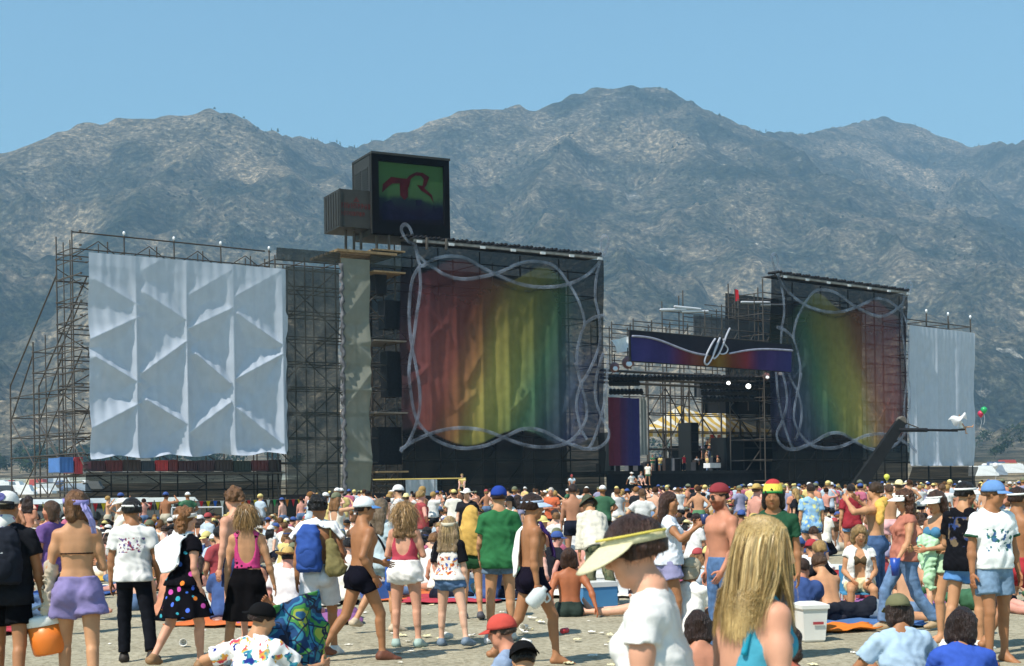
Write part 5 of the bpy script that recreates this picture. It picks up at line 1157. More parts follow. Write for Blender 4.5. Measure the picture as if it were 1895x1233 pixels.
        ey = (np.abs(wob - .033) < .013) & (np.abs(q[:, 2] - .004) < .0065) & (q[:, 1] > .07); paint(ey, (.95, 1.1, 1.25)); paint(ey & (np.abs(wob - .033) < .0065), (.10, .10, .12))
        if s.a.get('beard'): bd = (q[:, 2] < -.035) & (q[:, 1] > -.01) & (q[:, 2] > -.14) & ~((np.abs(q[:, 2] + .064) < .01) & (wob < .02)); paint(bd, s.a['beard'])
        # warmer knees, elbows, shoulders
        for nm in 'LR':
            for j, c, rr_ in (('knee', (.94, .86, .84), .07), ('el', (.95, .87, .85), .06), ('sh', (1.0, .90, .87), .10)):
                d = np.linalg.norm(V - s.J[j + nm], axis=1); wgt = np.clip(1 - d / (rr_ * s.k), 0, 1)[:, None]; C *= (1 - wgt) + wgt * A3(c)
        Vs, Fs, Cs = [V], [Fc], [C]; n = len(V)
        for i, (sd, nm) in enumerate(((-1, 'L'), (1, 'R'))):
            hv, hf = hand_template(hands[i], hh or max(.005, h * .55)); y = s.J['fa' + nm]; z = -s.Tx[0] * sd; z = z - y * (z @ y)
            if np.linalg.norm(z) < .3: z = s.Tx[1] - y * (s.Tx[1] @ y)
            z = nrm(z); x = np.cross(y, z); hv = hv.copy(); sc = s.k * (.95 if not s.fem else .86)
            if sd < 0: hv[:, 0] *= -1; hf = hf[:, ::-1]
            W_ = s.J['wr' + nm] + (hv[:, :1] * x + hv[:, 1:2] * y + hv[:, 2:] * z) * sc
            Vs.append(W_); Fs.append(hf + n); Cs.append(np.tile([[1, .9, .88]], (len(W_), 1))); n += len(W_)
        return np.concatenate(Vs), np.concatenate(Fs), np.concatenate(Cs)
    # ---- clothing
    def sleeve(s, nm, fr, inf, flare=.0):
        a, b = s.J['sh' + nm], s.J['el' + nm]; r0, r1 = (.054, .043) if not s.fem else (.048, .038); k = s.k
        if fr <= 1: e = a + (b - a) * fr; return [('cap', a, e, r0 * k + inf, (r0 + (r1 - r0) * fr) * k + inf + flare, None, 1, 'b', {'k': .02})]
        w_ = s.J['wr' + nm]; e = b + (w_ - b) * (fr - 1)
        return [('cap', a, b, r0 * k + inf, r1 * k + inf, None, 1, '', {'k': .02}), ('cap', b, e, r1 * k + inf, r1 * .8 * k + inf + flare, None, 1, 'b', {'k': .015})]
    def tee(s, h, sleeve=.55, hem=-.09, inf=.014, loose=.015, wr=(.0055, 26, 1.0), flare=.018, subs=(), neck=True):
        rows = [r for r in s.torso_rows()]
        zs = np.array([r[0] for r in rows]); g = lambda c, z: float(np.interp(z, zs, [(r[c] if len(r) > c else 0) for r in rows]))
        zz = [hem, hem + .03, .0, .08, .16, .24, .30, .36, .43, .48, .52]; zz = sorted(set([z for z in zz if z >= hem]))
        out = []
        for z in zz:
            w_ = g(1, max(z, -.02)); d_ = g(2, max(z, -.02)); lw = (loose + (.014 if z < .12 else 0)) if z < .34 else loose * .25
            if z < .34: w_ = max(w_, .8 * g(1, .36) + .2 * w_ if loose > .012 else w_); d_ = max(d_, .8 * g(2, .36) + .2 * d_ if loose > .012 else d_)
            out.append((z, w_ + lw, d_ + lw, g(3, z)))
        pr = [s.loft(out, inf * .6, 2.3, (7, .02, 1.0))]
        for p in s.B['torso'][1:]:
            if 'sub' in (p[-1] or {}): continue
            if p[0] == 'cap' and abs((p[2] - s.pel) @ s.Tx[2] - .575 * s.k) < .01: p = ('cap', p[1], s.T(0, -.018, .535)) + p[3:3] + (p[3], p[4] * .8) + p[5:]
            pr.append(p)
        pr = [pr[0]] + [self_inf(p, inf) for p in pr[1:] if not (p[0] == 'ell' and (p[1] - s.pel) @ s.Tx[2] < .1 * s.k)] + ([self_inf(p, inf + .022) for p in pr[1:] if p[0] == 'ell' and (p[1] - s.pel) @ s.Tx[2] < .1 * s.k] if hem < -.01 else [])
        if sleeve:
            for nm in 'LR': pr += s.sleeve(nm, sleeve, inf, flare)
        hz = s.pel + s.Tx[2] * hem * s.k; tu = s.Tx[2]
        sb = [lambda X, Y, Z: -((X - hz[0]) * tu[0] + (Y - hz[1]) * tu[1] + (Z - hz[2]) * tu[2])]
        if neck:
            c = s.neckb + s.Tx[1] * .03 + s.Tx[2] * .035; sb.append(('ell', c, s.Tx, A3((.088, .085, .06)) * s.k))
        return field(pr, h, .02, wr=wr, subs=sb + list(subs))
    def leotard(s, h, back=True, inf=.007, color=None, hem=.125):
        pr = [self_inf(p, inf) for p in s.B['torso'] if 'sub' not in (p[-1] if isinstance(p[-1], dict) else {})]
        t = s.T(0, 0, hem); tu = s.Tx[2]
        sb = [lambda X, Y, Z: -((X - t[0]) * tu[0] + (Y - t[1]) * tu[1] + (Z - t[2]) * tu[2]), ('ell', s.T(0, -.16, .40), s.Tx, A3((.105, .17, .23)) * s.k), ('ell', s.T(0, .13, .50), s.Tx, A3((.095, .15, .10)) * s.k), ('ell', s.T(.19, 0, .42), s.Tx, A3((.075, .2, .11)) * s.k), ('ell', s.T(-.19, 0, .42), s.Tx, A3((.075, .2, .11)) * s.k), ('ell', s.neckb + s.Tx[2] * .03, s.Tx, A3((.075, .1, .09)) * s.k)]
        return field(pr, h, .02, subs=sb)
    def shorts(s, h, length=.5, inf=.012, flare=.02, top=.10, wr=(.003, 22, 2.0), pel_inf=None):
        k = s.k; pr = [s.loft([(-.11, .11, .09), (-.02, .168 * s.fat if not s.fem else .18 * s.fat, .12 * s.fat, -.012), (.05, (.157 if not s.fem else .155) * s.fat, .108 * s.fat), (top, (.148 if not s.fem else .14) * s.fat, .102 * s.fat)], inf * .8)]
        if s.a.get('seat') is not None or s.a.get('lie') is not None: pr[0] = tuple(list(pr[0]))
        for p in s.B['torso']:
            if p[0] == 'ell' and (p[1] - s.pel) @ s.Px[2] < .05 * k: pr.append(self_inf(p, inf))
        for nm in 'LR':
            a, b = s.J['hip' + nm], s.J['knee' + nm]; r0, r1 = ((.088, .058) if not s.fem else (.094, .058)); r0 *= s.fat ** .6; L = length
            if L <= 1: e = a + (b - a) * L; pr.append(('cap', a, e, r0 * k + inf, (r0 + (r1 - r0) * L) * k + inf + flare, None, 1, 'b', {'k': .025}))
            else:
                an = s.J['ank' + nm]; e = b + (an - b) * (L - 1); pr.append(('cap', a, b, r0 * k + inf, r1 * k + inf, None, 1, '', {'k': .025})); pr.append(('cap', b, e, r1 * k + inf, .042 * k + inf + flare, None, 1, 'b', {'k': .02}))
        tz = s.pel + s.Tx[2] * top * k; tu = s.Tx[2]
        return field(pr, h, .02, wr=wr, subs=[lambda X, Y, Z: ((X - tz[0]) * tu[0] + (Y - tz[1]) * tu[1] + (Z - tz[2]) * tu[2])])
    def skirt(s, h, hem=-.42, top=.13, flare=.10, fold=(9, .07, .5), inf=.012):
        w0 = .125 * s.fat if s.fem else .15; rows = [(hem, .19 + flare, .15 + flare), (hem * .5, .192 + flare * .4, .145 + flare * .45), (-.02, .182, .128, -.01), (.06, .16, .112), (top, w0 + .005, .095)]
        p = s.loft(rows, inf, 2.2, fold); p = list(p); p[2] = s.Px; p = tuple(p)
        pr = [p] + [self_inf(q, inf) for q in s.B['torso'] if q[0] == 'ell' and (q[1] - s.pel) @ s.Px[2] < .05 * s.k]
        hz = s.pel + s.Px[2] * hem * s.k; tu = s.Px[2]
        return field(pr, h, .02, wr=(.003, 20, 1.3), subs=[lambda X, Y, Z: -((X - hz[0]) * tu[0] + (Y - hz[1]) * tu[1] + (Z - hz[2]) * tu[2])])
    def shoes(s, h):
        out = []
        for nm in 'LR':
            pr = [self_inf(p, .009) for p in s.B['foot' + nm]]; out.append(field(pr, h, .02))
        return out
    def hair(s, h, kind='short', length=.0, vol=.018, wr=None, part=0, capped=None):
        Hp, Hx, hs = s.Hp, s.Hx, s.hs
        E = lambda c, r, k_=.02: ('ell', Hp(*c), Hx, A3(r) * hs, {'k': k_})
        pr = [E((0, -.018, .04), (.075 + vol, .095 + vol, .086 + vol))]
        face = ('ell', Hp(0, .125, -.035), Hx, A3((.068, .095, .105)) * hs)
        sb = [face]
        low = Hp(0, 0, -.03 if kind in ('short',) else -.3); up = Hx[2]; bk = Hx[1]
        if kind == 'short':
            pr.append(E((0, -.06, -.01), (.066 + vol * .6, .055 + vol, .06)))
            sb.append(lambda X, Y, Z: -((X - low[0]) * up[0] + (Y - low[1]) * up[1] + (Z - low[2]) * up[2]) - .0)
            c = Hp(0, .06, -.06); sb.append(('ell', c, Hx, A3((.12, .075, .07)) * hs))
        elif kind == 'bob':
            for x in (-.06, 0, .06): pr.append(('cap', Hp(x, -.045, .02), Hp(x * 1.1, -.045, -.10 - length), .05 * hs + vol * .5, .045 * hs + vol * .6, None, 1, '', {'k': .03}))
            c = Hp(0, .10, -.08); sb.append(('ell', c, Hx, A3((.11, .10, .12)) * hs))
        else:
            td = -s.Tx[2] if length > .15 else -up; n = 3
            for x in (-.065, -.022, .022, .065):
                p0 = Hp(x, -.05, .0); p1 = s.hc + (Hx[0] * x * 1.25 - bk * .075) * hs - up * .12 * hs; p2 = p1 + td * max(length - .1, .02) - s.Tx[1] * .035 + s.Tx[0] * x * .35
                pr.append(('cap', p0, p1, .052 * hs + vol * .3, .05 * hs + vol * .5, None, 1, '', {'k': .03})); pr.append(('cap', p1, p2, .05 * hs + vol * .5, .02 + vol * .7, s.Tx[1], .75, '', {'k': .03}))
            c = Hp(0, .11, -.06); sb.append(('ell', c, Hx, A3((.085, .11, .12)) * hs))
        capped = s.a.get('capped') if capped is None else capped
        if capped:
            tp_ = Hp(0, 0, .036); sb.append(lambda X, Y, Z: (X - tp_[0]) * up[0] + (Y - tp_[1]) * up[1] + (Z - tp_[2]) * up[2])
        wr = wr or ((.0045, 60, 1.7) if kind != 'curly' else (.016, 70, 1.1))
        return field(pr, h, .02, wr=wr, subs=sb)
def self_inf(p, inf):
    p = list(p)
    if p[0] == 'cap': p[3] += inf; p[4] += inf
    elif p[0] == 'ell': p[3] = A3(p[3]) + inf
    elif p[0] == 'loft': p[4] = [x + inf for x in p[4]]; p[5] = [x + inf for x in p[5]]
    return tuple(p)
# ---- headwear as thin shells in the head frame
def head_tf(s, V): V = np.asarray(V, float); return s.hc + (V[:, :1] * s.Hx[0] + V[:, 1:2] * s.Hx[1] + V[:, 2:] * s.Hx[2]) * s.hs
def shell(grid, th, closed_u=False):
    """grid (nv,nu,3): a sheet with thickness"""
    nv, nu = grid.shape[:2]
    du = np.gradient(grid, axis=1); dv = np.gradient(grid, axis=0); n = np.cross(du, dv); n /= (np.linalg.norm(n, axis=-1, keepdims=True) + 1e-9)
    A = grid.reshape(-1, 3); B = (grid - n * th).reshape(-1, 3); V = np.concatenate([A, B]); N = nv * nu; F = []
    mu = nu if closed_u else nu - 1
    for j in range(nv - 1):
        for i in range(mu):
            a, b, c, d = j * nu + i, j * nu + (i + 1) % nu, (j + 1) * nu + (i + 1) % nu, (j + 1) * nu + i; F.append([a, b, c, d]); F.append([N + d, N + c, N + b, N + a])
    for i in range(mu):
        i2 = (i + 1) % nu; F.append([i, N + i, N + i2, i2]); q = (nv - 1) * nu; F.append([q + i2, N + q + i2, N + q + i, q + i])
    if not closed_u:
        for j in range(nv - 1): F.append([j * nu, (j + 1) * nu, N + (j + 1) * nu, N + j * nu]); q = nu - 1; F.append([j * nu + q, N + j * nu + q, N + (j + 1) * nu + q, (j + 1) * nu + q])
    return V, F
def dome(rx, ry, rz, c, z0=0., nu=20, nv=9, tilt=0., sq=2.0):
    g = np.zeros((nv, nu, 3)); ct, st = math.cos(tilt), math.sin(tilt)
    for j in range(nv):
        ph = math.asin(z0) + (math.pi / 2 * .995 - math.asin(z0)) * j / (nv - 1)
        for i in range(nu):
            a = 2 * math.pi * i / nu; cp = math.cos(ph) ** (2 / sq); x, y, z = rx * cp * math.cos(a), ry * cp * math.sin(a), rz * math.sin(ph)
            g[j, i] = (c[0] + x, c[1] + y * ct - z * st, c[2] + y * st + z * ct)
    return shell(g, .004, True)
def bill(rx, ry, c, ln, a0=-62, a1=62, drop=.25, nu=15, nv=6, curve=.35, z=0.0, yaw=0):
    g = np.zeros((nv, nu, 3)); yw = R(yaw)
    for j in range(nv):
        t = j / (nv - 1)
        for i in range(nu):
            a = R(a0 + (a1 - a0) * i / (nu - 1)); w_ = max(0., math.cos(a * 90 / max(abs(a0), abs(a1)) * math.pi / 180 * 57.3 / 57.3 * .999)) if False else math.cos((i / (nu - 1) - .5) * math.pi * .98)
            x = math.sin(a) * (rx + .004); y = math.cos(a) * (ry + .004) + ln * t * (w_ ** .5); x = x * (1 + .12 * t * (1 if abs(a) > .3 else .6))
            zz = c[2] + z - ln * t * drop - curve * x * x * 3.2 * (.4 + .6 * t); X_, Y_ = x * math.cos(yw) - y * math.sin(yw), x * math.sin(yw) + y * math.cos(yw)
            g[j, i] = (c[0] + X_, c[1] + Y_, zz)
    return shell(g[:, ::-1], .005)
def round_bill(rx, ry, z0, ln, amax=96, drop=.42, nu=41, nv=9, cy=-.016):
    g = np.zeros((nv, nu, 3))
    for j in range(nv):
        t = j / (nv - 1)
        for i in range(nu):
            a = R(-amax + 2 * amax * i / (nu - 1)); w_ = max(0, math.cos(a * 90 / amax)) ** .55
            x0, y0 = rx * math.sin(a), ry * math.cos(a); n = nrm((math.sin(a) * .75, math.cos(a) + .55, 0)); r_ = ln * w_ * t
            g[j, i] = (x0 + n[0] * r_, cy + y0 + n[1] * r_, z0 - .018 * (1 - math.cos(a)) - drop * r_ - .25 * r_ * abs(math.sin(a)) - 1.2 * r_ * r_)
    return shell(g[:, ::-1], .004)
def band(rx, ry, c, z0, z1, nu=24, tilt=0.0):
    g = np.zeros((3, nu, 3))
    for j in range(3):
        for i in range(nu): a = 2 * math.pi * i / nu; y = ry * math.sin(a); g[j, i] = (c[0] + rx * math.cos(a), c[1] + y, c[2] + z0 + (z1 - z0) * j / 2 + y * tilt)
    return shell(g, .006, True)
def brim(rx, ry, c, w_, nu=28, nv=5, curl=.35, z=0.0):
    g = np.zeros((nv, nu, 3))
    for j in range(nv):
        t = j / (nv - 1)
        for i in range(nu): a = 2 * math.pi * i / nu; g[j, i] = (c[0] + (rx + w_ * t) * math.cos(a), c[1] + (ry + w_ * t) * math.sin(a), c[2] + z + curl * w_ * t * t * abs(math.cos(a)) * 1.6 - .12 * w_ * t)
    return shell(g, .004, True)
HC = (0, -.016, .045)
def hat_parts(s, kind, yaw=0):
    """list of (part, verts, faces, slot)"""
    o = []
    if kind == 'cap':
        HL = (0, -.016, .026); V, F_ = dome(.103, .124, .118, HL, .0, tilt=.10, sq=2.3); o.append(('crown', V, F_, 'hat')); V, F_ = bill(.101, .121, HL, .075, z=.014, yaw=yaw); o.append(('bill', V, F_, 'hat2'))
    elif kind == 'visor':
        V, F_ = band(.105, .126, HC, .004, .026, tilt=.12); o.append(('band', V, F_, 'hat')); V, F_ = bill(.105, .125, HC, .100, -72, 72, drop=.32, z=.012, curve=.5); o.append(('bill', V, F_, 'hat'))
    elif kind == 'sunhat':
        V, F_ = dome(.095, .115, .115, HC, .0, sq=2.8); o.append(('crown', V, F_, 'hat')); V, F_ = brim(.095, .115, HC, .085); o.append(('brim', V, F_, 'hat'))
    elif kind == 'bucket':
        V, F_ = dome(.096, .116, .105, HC, .0, sq=2.8); o.append(('crown', V, F_, 'hat')); V, F_ = brim(.096, .116, HC, .05, curl=-.9); o.append(('brim', V, F_, 'hat'))
    elif kind == 'bandana':
        V, F_ = dome(.099, .120, .108, HC, .0, tilt=.14, sq=2.2); o.append(('cloth', V, F_, 'hat'))
    elif kind == 'headband':
        V, F_ = band(.108, .130, HC, -.03, .014, tilt=.15); o.append(('band', V, F_, 'hat'))
    elif kind == 'tam':
        V, F_ = dome(.107, .13, .15, (0, -.03, .03), -.05, nv=14, nu=28, tilt=.2, sq=2.3); o.append(('crown', V, F_, 'hat'))
    return [(n, head_tf(s, V), F_, sl) for n, V, F_, sl in o]
SKIN = mat('skin', None, .55, .3, .13, 7, attr='Col', bump=.05, bscale=26)
HAIRM = mat('hair', None, .42, .35, .45, 26, bump=.5, bscale=90, stretch=(1, 1, .16), detail=6)
COTTON = mat('cotton', None, .92, .06, .09, 14, bump=.2, bscale=24)
DENIM = mat('denim', None, .92, .06, .26, 16, bump=.2, bscale=28)
STRAW = mat('straw_weave', None, .8, .15, .15, 60)
RUBBER = mat('shoe_rubber', None, .6, .3, .15, 20)
TAN = ['#b98a6a', '#c69878', '#a8765a', '#d0a288', '#c08a70', '#94664a', '#d8a896', '#c89080']
def put(s_root, name, V, F_, m, color, smooth=True, cols=None, parent=None):
    if m in (COTTON, DENIM):        # sun-faded dyes
        r_, g_, b_ = lin(color); l_ = .3 * r_ + .6 * g_ + .1 * b_; color = tuple(x * .82 + l_ * .18 for x in (r_, g_, b_))
    return link(name, new_mesh(name, V, F_, smooth, cols, m), parent or s_root, color)
GROUND_PTS = []
def hero(px, py, sc, rz, label, spec, skin='#c09070', h=.0125, parts=None, hands=('relax', 'relax'), shift=(0, 0), group=None, dz=0., skip=()):
    """px,py: a pixel on the body's axis; sc: pixels per metre there; rz: heading in degrees (0 = towards the stage)"""
    Y = F / sc; p = P(px, py, Y); root = thing('person', label, 'person', (p.x + shift[0], p.y + shift[1], dz), R(rz), group)
    if parts and any(k in parts.__code__.co_consts for k in ('cap', 'bandana', 'sunhat', 'bucket')): spec = dict(spec, capped=True)
    s = Person(**spec); V, F_, C = s.body_mesh(h, hands, skip=skip)
    put(root, 'body', V, F_, SKIN, skin, cols=C)
    if parts: parts(s, root, h)
    GROUND_PTS.append((p.x, p.y, .45)); return s, root
def wear(root, h, name, VF, color, m=None): return put(root, name, VF[0], VF[1], m or COTTON, color)
def hatwear(s, root, kind, c1, c2=None, yaw=0, m=None):
    first = None
    for n, V, F_, sl in hat_parts(s, kind, yaw):
        o = put(root, n, V, F_, m or COTTON, c1 if sl == 'hat' else (c2 or c1), parent=first); first = first or o
    return first
def hairwear(s, root, h, kind, color, **k): return put(root, 'hair', *s.hair(h, kind, **k), HAIRM, color)
def shoewear(s, root, h, color, name='shoe'):
    for VF in s.shoes(h): put(root, name, VF[0], VF[1], RUBBER, color)
def strands(s, root, base_pts, n, color, length, width=.004, seed=1, curl=0., drop=None, name='strand_layer', lift=.06):
    """hair strands as thin tapered ribbons that start on the scalp and fall under their weight"""
    r_ = np.random.default_rng(seed); Hx, hs = s.Hx, s.hs; V = []; Fs = []; b = 0; m = 9
    for i in range(n):
        th = r_.uniform(-math.pi, math.pi); ph = r_.uniform(.15, 1.5)
        d = A3((math.cos(ph) * math.sin(th), -math.cos(ph) * math.cos(th), math.sin(ph)))
        if d[1] > .30 and d[2] < .62: continue
        p = A3((0, -.018, .04)) + d * A3((.090, .110, .100)); p = s.hc + (Hx[0] * p[0] + Hx[1] * p[1] + Hx[2] * p[2]) * hs
        out = nrm(Hx[0] * d[0] + Hx[1] * min(d[1], .25) + Hx[2] * d[2] * .4); L = length * r_.uniform(.72, 1.08); pts = [p]
        nn = nrm(Hx[0] * d[0] / .09 + Hx[1] * d[1] / .11 + Hx[2] * d[2] / .1); sgn = 1 if d[0] + r_.normal() * .05 > 0 else -1
        v = nrm(-Hx[2] * 1.0 + Hx[0] * sgn * (.9 * max(0, d[2])) - Hx[1] * (.5 + .6 * max(0, d[1]))); v = nrm(v - nn * (v @ nn) + nn * lift + r_.normal(size=3) * .05)
        for j in range(m - 1):
            t = j / (m - 1); g = A3((0, 0, -1)); v = nrm(v * .62 + g * .42 + r_.normal(size=3) * curl); q = pts[-1] + v * L / (m - 1)
            # keep outside the head / neck
            rel = q - s.hc; loc = A3((rel @ Hx[0], rel @ Hx[1], rel @ Hx[2])) / hs - A3((0, -.012, .01)); kk = np.linalg.norm(loc / A3((.092, .108, .125)))
            if kk < 1: loc = loc / max(kk, .2) ; loc = loc + A3((0, -.012, .01)); q = s.hc + (Hx[0] * loc[0] + Hx[1] * loc[1] + Hx[2] * loc[2]) * hs
            rel = q - s.T(0, -.01, .46); lx = A3((rel @ s.Tx[0], rel @ s.Tx[1], rel @ s.Tx[2])) / s.k; k2 = np.linalg.norm(lx[:2] / A3((.205, .115)))
            if lx[2] < .075 and lx[2] > -.4 and k2 < 1 and k2 > .05:
                lx[1] = math.copysign(.115 * math.sqrt(max(0.05, 1 - (lx[0] / .205) ** 2)), lx[1] - .02); q = s.T(0, -.01, .46) + (s.Tx[0] * lx[0] + s.Tx[1] * lx[1] + s.Tx[2] * lx[2]) * s.k
            pts.append(q)
        pts = np.array(pts)
        for _ in range(3): pts[1:-1] = .5 * pts[1:-1] + .25 * (pts[:-2] + pts[2:])
        w = np.array([width * (1 - .75 * (j / (m - 1)) ** 2) for j in range(m)]); sd = nrm(np.cross(out, A3((0, 0, 1))) + r_.normal(size=3) * .3)
        for j in range(m): V.append(pts[j] - sd * w[j]); V.append(pts[j] + sd * w[j])
        for j in range(m - 1): Fs.append([b + 2 * j, b + 2 * j + 1, b + 2 * j + 3, b + 2 * j + 2])
        b += 2 * m
    V = np.array(V); Cc = np.repeat(np.clip(r_.normal(1, .28, (b // (2 * m), 1)), .45, 1.7) * np.array([[1, 1, 1]]), 2 * m, 0)
    return put(root, name, V, np.array(Fs), mat('hair_strand', None, .38, .4, .2, 14, attr='Col'), color, cols=Cc)
# ------------------------------------------------------------------ foreground people
SK = dict(pale='#d2a68c', tan='#b88864', brown='#9c6c4a', deep='#8a5c40', red='#b67c62', pink='#cc977c')
def box_sdf_mesh(name, pts_r, root, color, m, h=.012, ks=.02, wr=None, subs=()):
    return put(root, name, *field(pts_r, h, ks, wr=wr, subs=subs), m, color)
def cap_(a, b, ra, rb, ax=None, sc=1, cut='', k=.02): return ('cap', A3(a), A3(b), ra, rb, None if ax is None else nrm(ax), sc, cut, {'k': k})
def ell_(c, r, Ax=None, k=.02): return ('ell', A3(c), np.eye(3) if Ax is None else Ax, A3(r), {'k': k})
def backpack(s, name, label, root, color, m, size=(.15, .09, .21), pocket=None, off=(0, -.20, .30)):
    """a bag carried by a person stays a thing of its own"""
    t = thing(name, label, 'backpack', root.location, root.rotation_euler.z)
    c = s.T(*off); Ax = s.Tx
    pr = [('loft', c, Ax, [-size[2], -size[2] * .9, 0, size[2] * .7, size[2]], [size[0] * .8, size[0] * 1.02, size[0] * 1.05, size[0] * .9, size[0] * .5], [size[1] * .8, size[1] * 1.1, size[1] * 1.15, size[1] * .9, size[1] * .4], [0, -.01, -.02, 0, .02], 2.8)]
    sk_ = put(t, 'sack', *field(pr, .012, .02, wr=(.006, 20, 1.1)), m, color)
    pk = [('ell', c + Ax[1] * (-size[1] * 1.05) + Ax[2] * (-size[2] * .42), Ax, (size[0] * .8, size[1] * .42, size[2] * .45))]
    put(t, 'pocket', *field(pk, .012, .02, wr=(.003, 22, 2.0)), m, tuple(x * .9 for x in lin(color)), parent=sk_)
    for sd in (-1, 1):
        b = MB(); pts = [s.T(sd * .08, -.12, .50), s.T(sd * .10, -.02, .535), s.T(sd * .11, .085, .47), s.T(sd * .115, .13, .36), s.T(sd * .14, .09, .22), s.T(sd * .12, -.10, .14)]
        b.tube(catmull([Vector(q) for q in pts], 5), .016, 6); b.build('strap', m, t, tuple(x * .7 for x in lin(color)), smooth=True)
    return t, c
def tube_part(root, name, pts, r, m, color, n=8, sub=5):
    b = MB(); b.tube(catmull([Vector(p) for p in pts], sub), r, n); return b.build(name, m, root, color, smooth=True)
def drape(root, name, pts_grid, color, m, th=.008, amp=.01, seed=1):
    """cloth through a coarse grid of points (rows x cols), refined and wrinkled"""
    g = np.array(pts_grid, float); nv, nu = g.shape[:2]; n1, n2 = (nv - 1) * 6 + 1, (nu - 1) * 6 + 1
    def up(a, n):
        k = a.shape[0]; x = np.linspace(0, k - 1, n); i = np.minimum(x.astype(int), k - 2); f = x - i; f = (f * f * (3 - 2 * f))[:, None, None] * .6 + f[:, None, None] * .4; return a[i] * (1 - f) + a[i + 1] * f
    g = up(g, n1); g = up(g.transpose(1, 0, 2), n2).transpose(1, 0, 2)
    uu, vv = np.meshgrid(np.linspace(0, 5, n2), np.linspace(0, 5, n1)); du = np.gradient(g, axis=1); dv = np.gradient(g, axis=0); n = np.cross(du, dv); n /= np.linalg.norm(n, axis=-1, keepdims=True) + 1e-9
    g = g + n * (amp * 2 * (fbm(uu * 1.3 + seed, vv * 1.3, 3, seed) - .5))[..., None]
    V, F_ = shell(g, th); return put(root, name, V, F_, m, color)
PRINTC = {}
def print_mat(name, base, stops, scale, thr=.5, kind='noise', zlo=None, zhi=None, xw=None):
    """cotton with blots of print between two heights of the garment (object space)"""
    m = bpy.data.materials.new(name); m.use_nodes = True; t = m.node_tree; N, L = t.nodes, t.links; bs = N['Principled BSDF']; bs.inputs['Roughness'].default_value = .9; bs.inputs['Specular IOR Level'].default_value = .08
    tc = N.new('ShaderNodeTexCoord'); b = N.new('ShaderNodeRGB'); b.outputs[0].default_value = (*lin(base), 1)
    if kind == 'noise':
        tx = N.new('ShaderNodeTexNoise'); tx.inputs['Scale'].default_value = scale; tx.inputs['Detail'].default_value = 3; fac = tx.outputs[0]
        ct = N.new('ShaderNodeTexNoise'); ct.inputs['Scale'].default_value = scale * .7; cfac = ct.outputs[0]; L.new(tc.outputs['Object'], ct.inputs['Vector'])
    else:
        tx = N.new('ShaderNodeTexVoronoi'); tx.inputs['Scale'].default_value = scale; fac = tx.outputs['Distance']; cfac = None
    L.new(tc.outputs['Object'], tx.inputs['Vector'])
    cr = N.new('ShaderNodeValToRGB'); e = cr.color_ramp.elements; cr.color_ramp.interpolation = 'CONSTANT' if kind != 'noise' else 'LINEAR'
    while len(e) > 1: e.remove(e[-1])
    e[0].position = stops[0][0]; e[0].color = (*lin(stops[0][1]), 1)
    for p_, c in stops[1:]: x = e.new(p_); x.color = (*lin(c), 1)
    if cfac is not None: L.new(cfac, cr.inputs[0])
    else:
        sp_ = N.new('ShaderNodeSeparateColor'); L.new(tx.outputs['Color'], sp_.inputs[0]); L.new(sp_.outputs[0], cr.inputs[0])
    mk = N.new('ShaderNodeMath'); mk.operation = 'GREATER_THAN' if kind == 'noise' else 'LESS_THAN'; mk.inputs[1].default_value = thr; L.new(fac, mk.inputs[0]); f = mk.outputs[0]
    if zlo is not None:
        sx = N.new('ShaderNodeSeparateXYZ'); L.new(tc.outputs['Object'], sx.inputs[0])
        def band_(sock, a, c):
            nonlocal f
            g1 = N.new('ShaderNodeMath'); g1.operation = 'GREATER_THAN'; g1.inputs[1].default_value = a; L.new(sock, g1.inputs[0]); g2 = N.new('ShaderNodeMath'); g2.operation = 'LESS_THAN'; g2.inputs[1].default_value = c; L.new(sock, g2.inputs[0])
            for g in (g1, g2): mu = N.new('ShaderNodeMath'); mu.operation = 'MULTIPLY'; L.new(f, mu.inputs[0]); L.new(g.outputs[0], mu.inputs[1]); f = mu.outputs[0]
        band_(sx.outputs['Z'], zlo, zhi)
        if xw: band_(sx.outputs['X'], -xw, xw)
    mx = N.new('ShaderNodeMix'); mx.data_type = 'RGBA'; L.new(f, mx.inputs[0]); L.new(b.outputs[0], mx.inputs[6]); L.new(cr.outputs[0], mx.inputs[7]); L.new(mx.outputs[2], bs.inputs['Base Color'])
    n2 = N.new('ShaderNodeTexNoise'); n2.inputs['Scale'].default_value = 90; L.new(tc.outputs['Object'], n2.inputs['Vector']); bp = N.new('ShaderNodeBump'); bp.inputs['Strength'].default_value = .2; bp.inputs['Distance'].default_value = .004; L.new(n2.outputs[0], bp.inputs['Height']); L.new(bp.outputs[0], bs.inputs['Normal'])
    return m
W_ = '#d6d5d1'
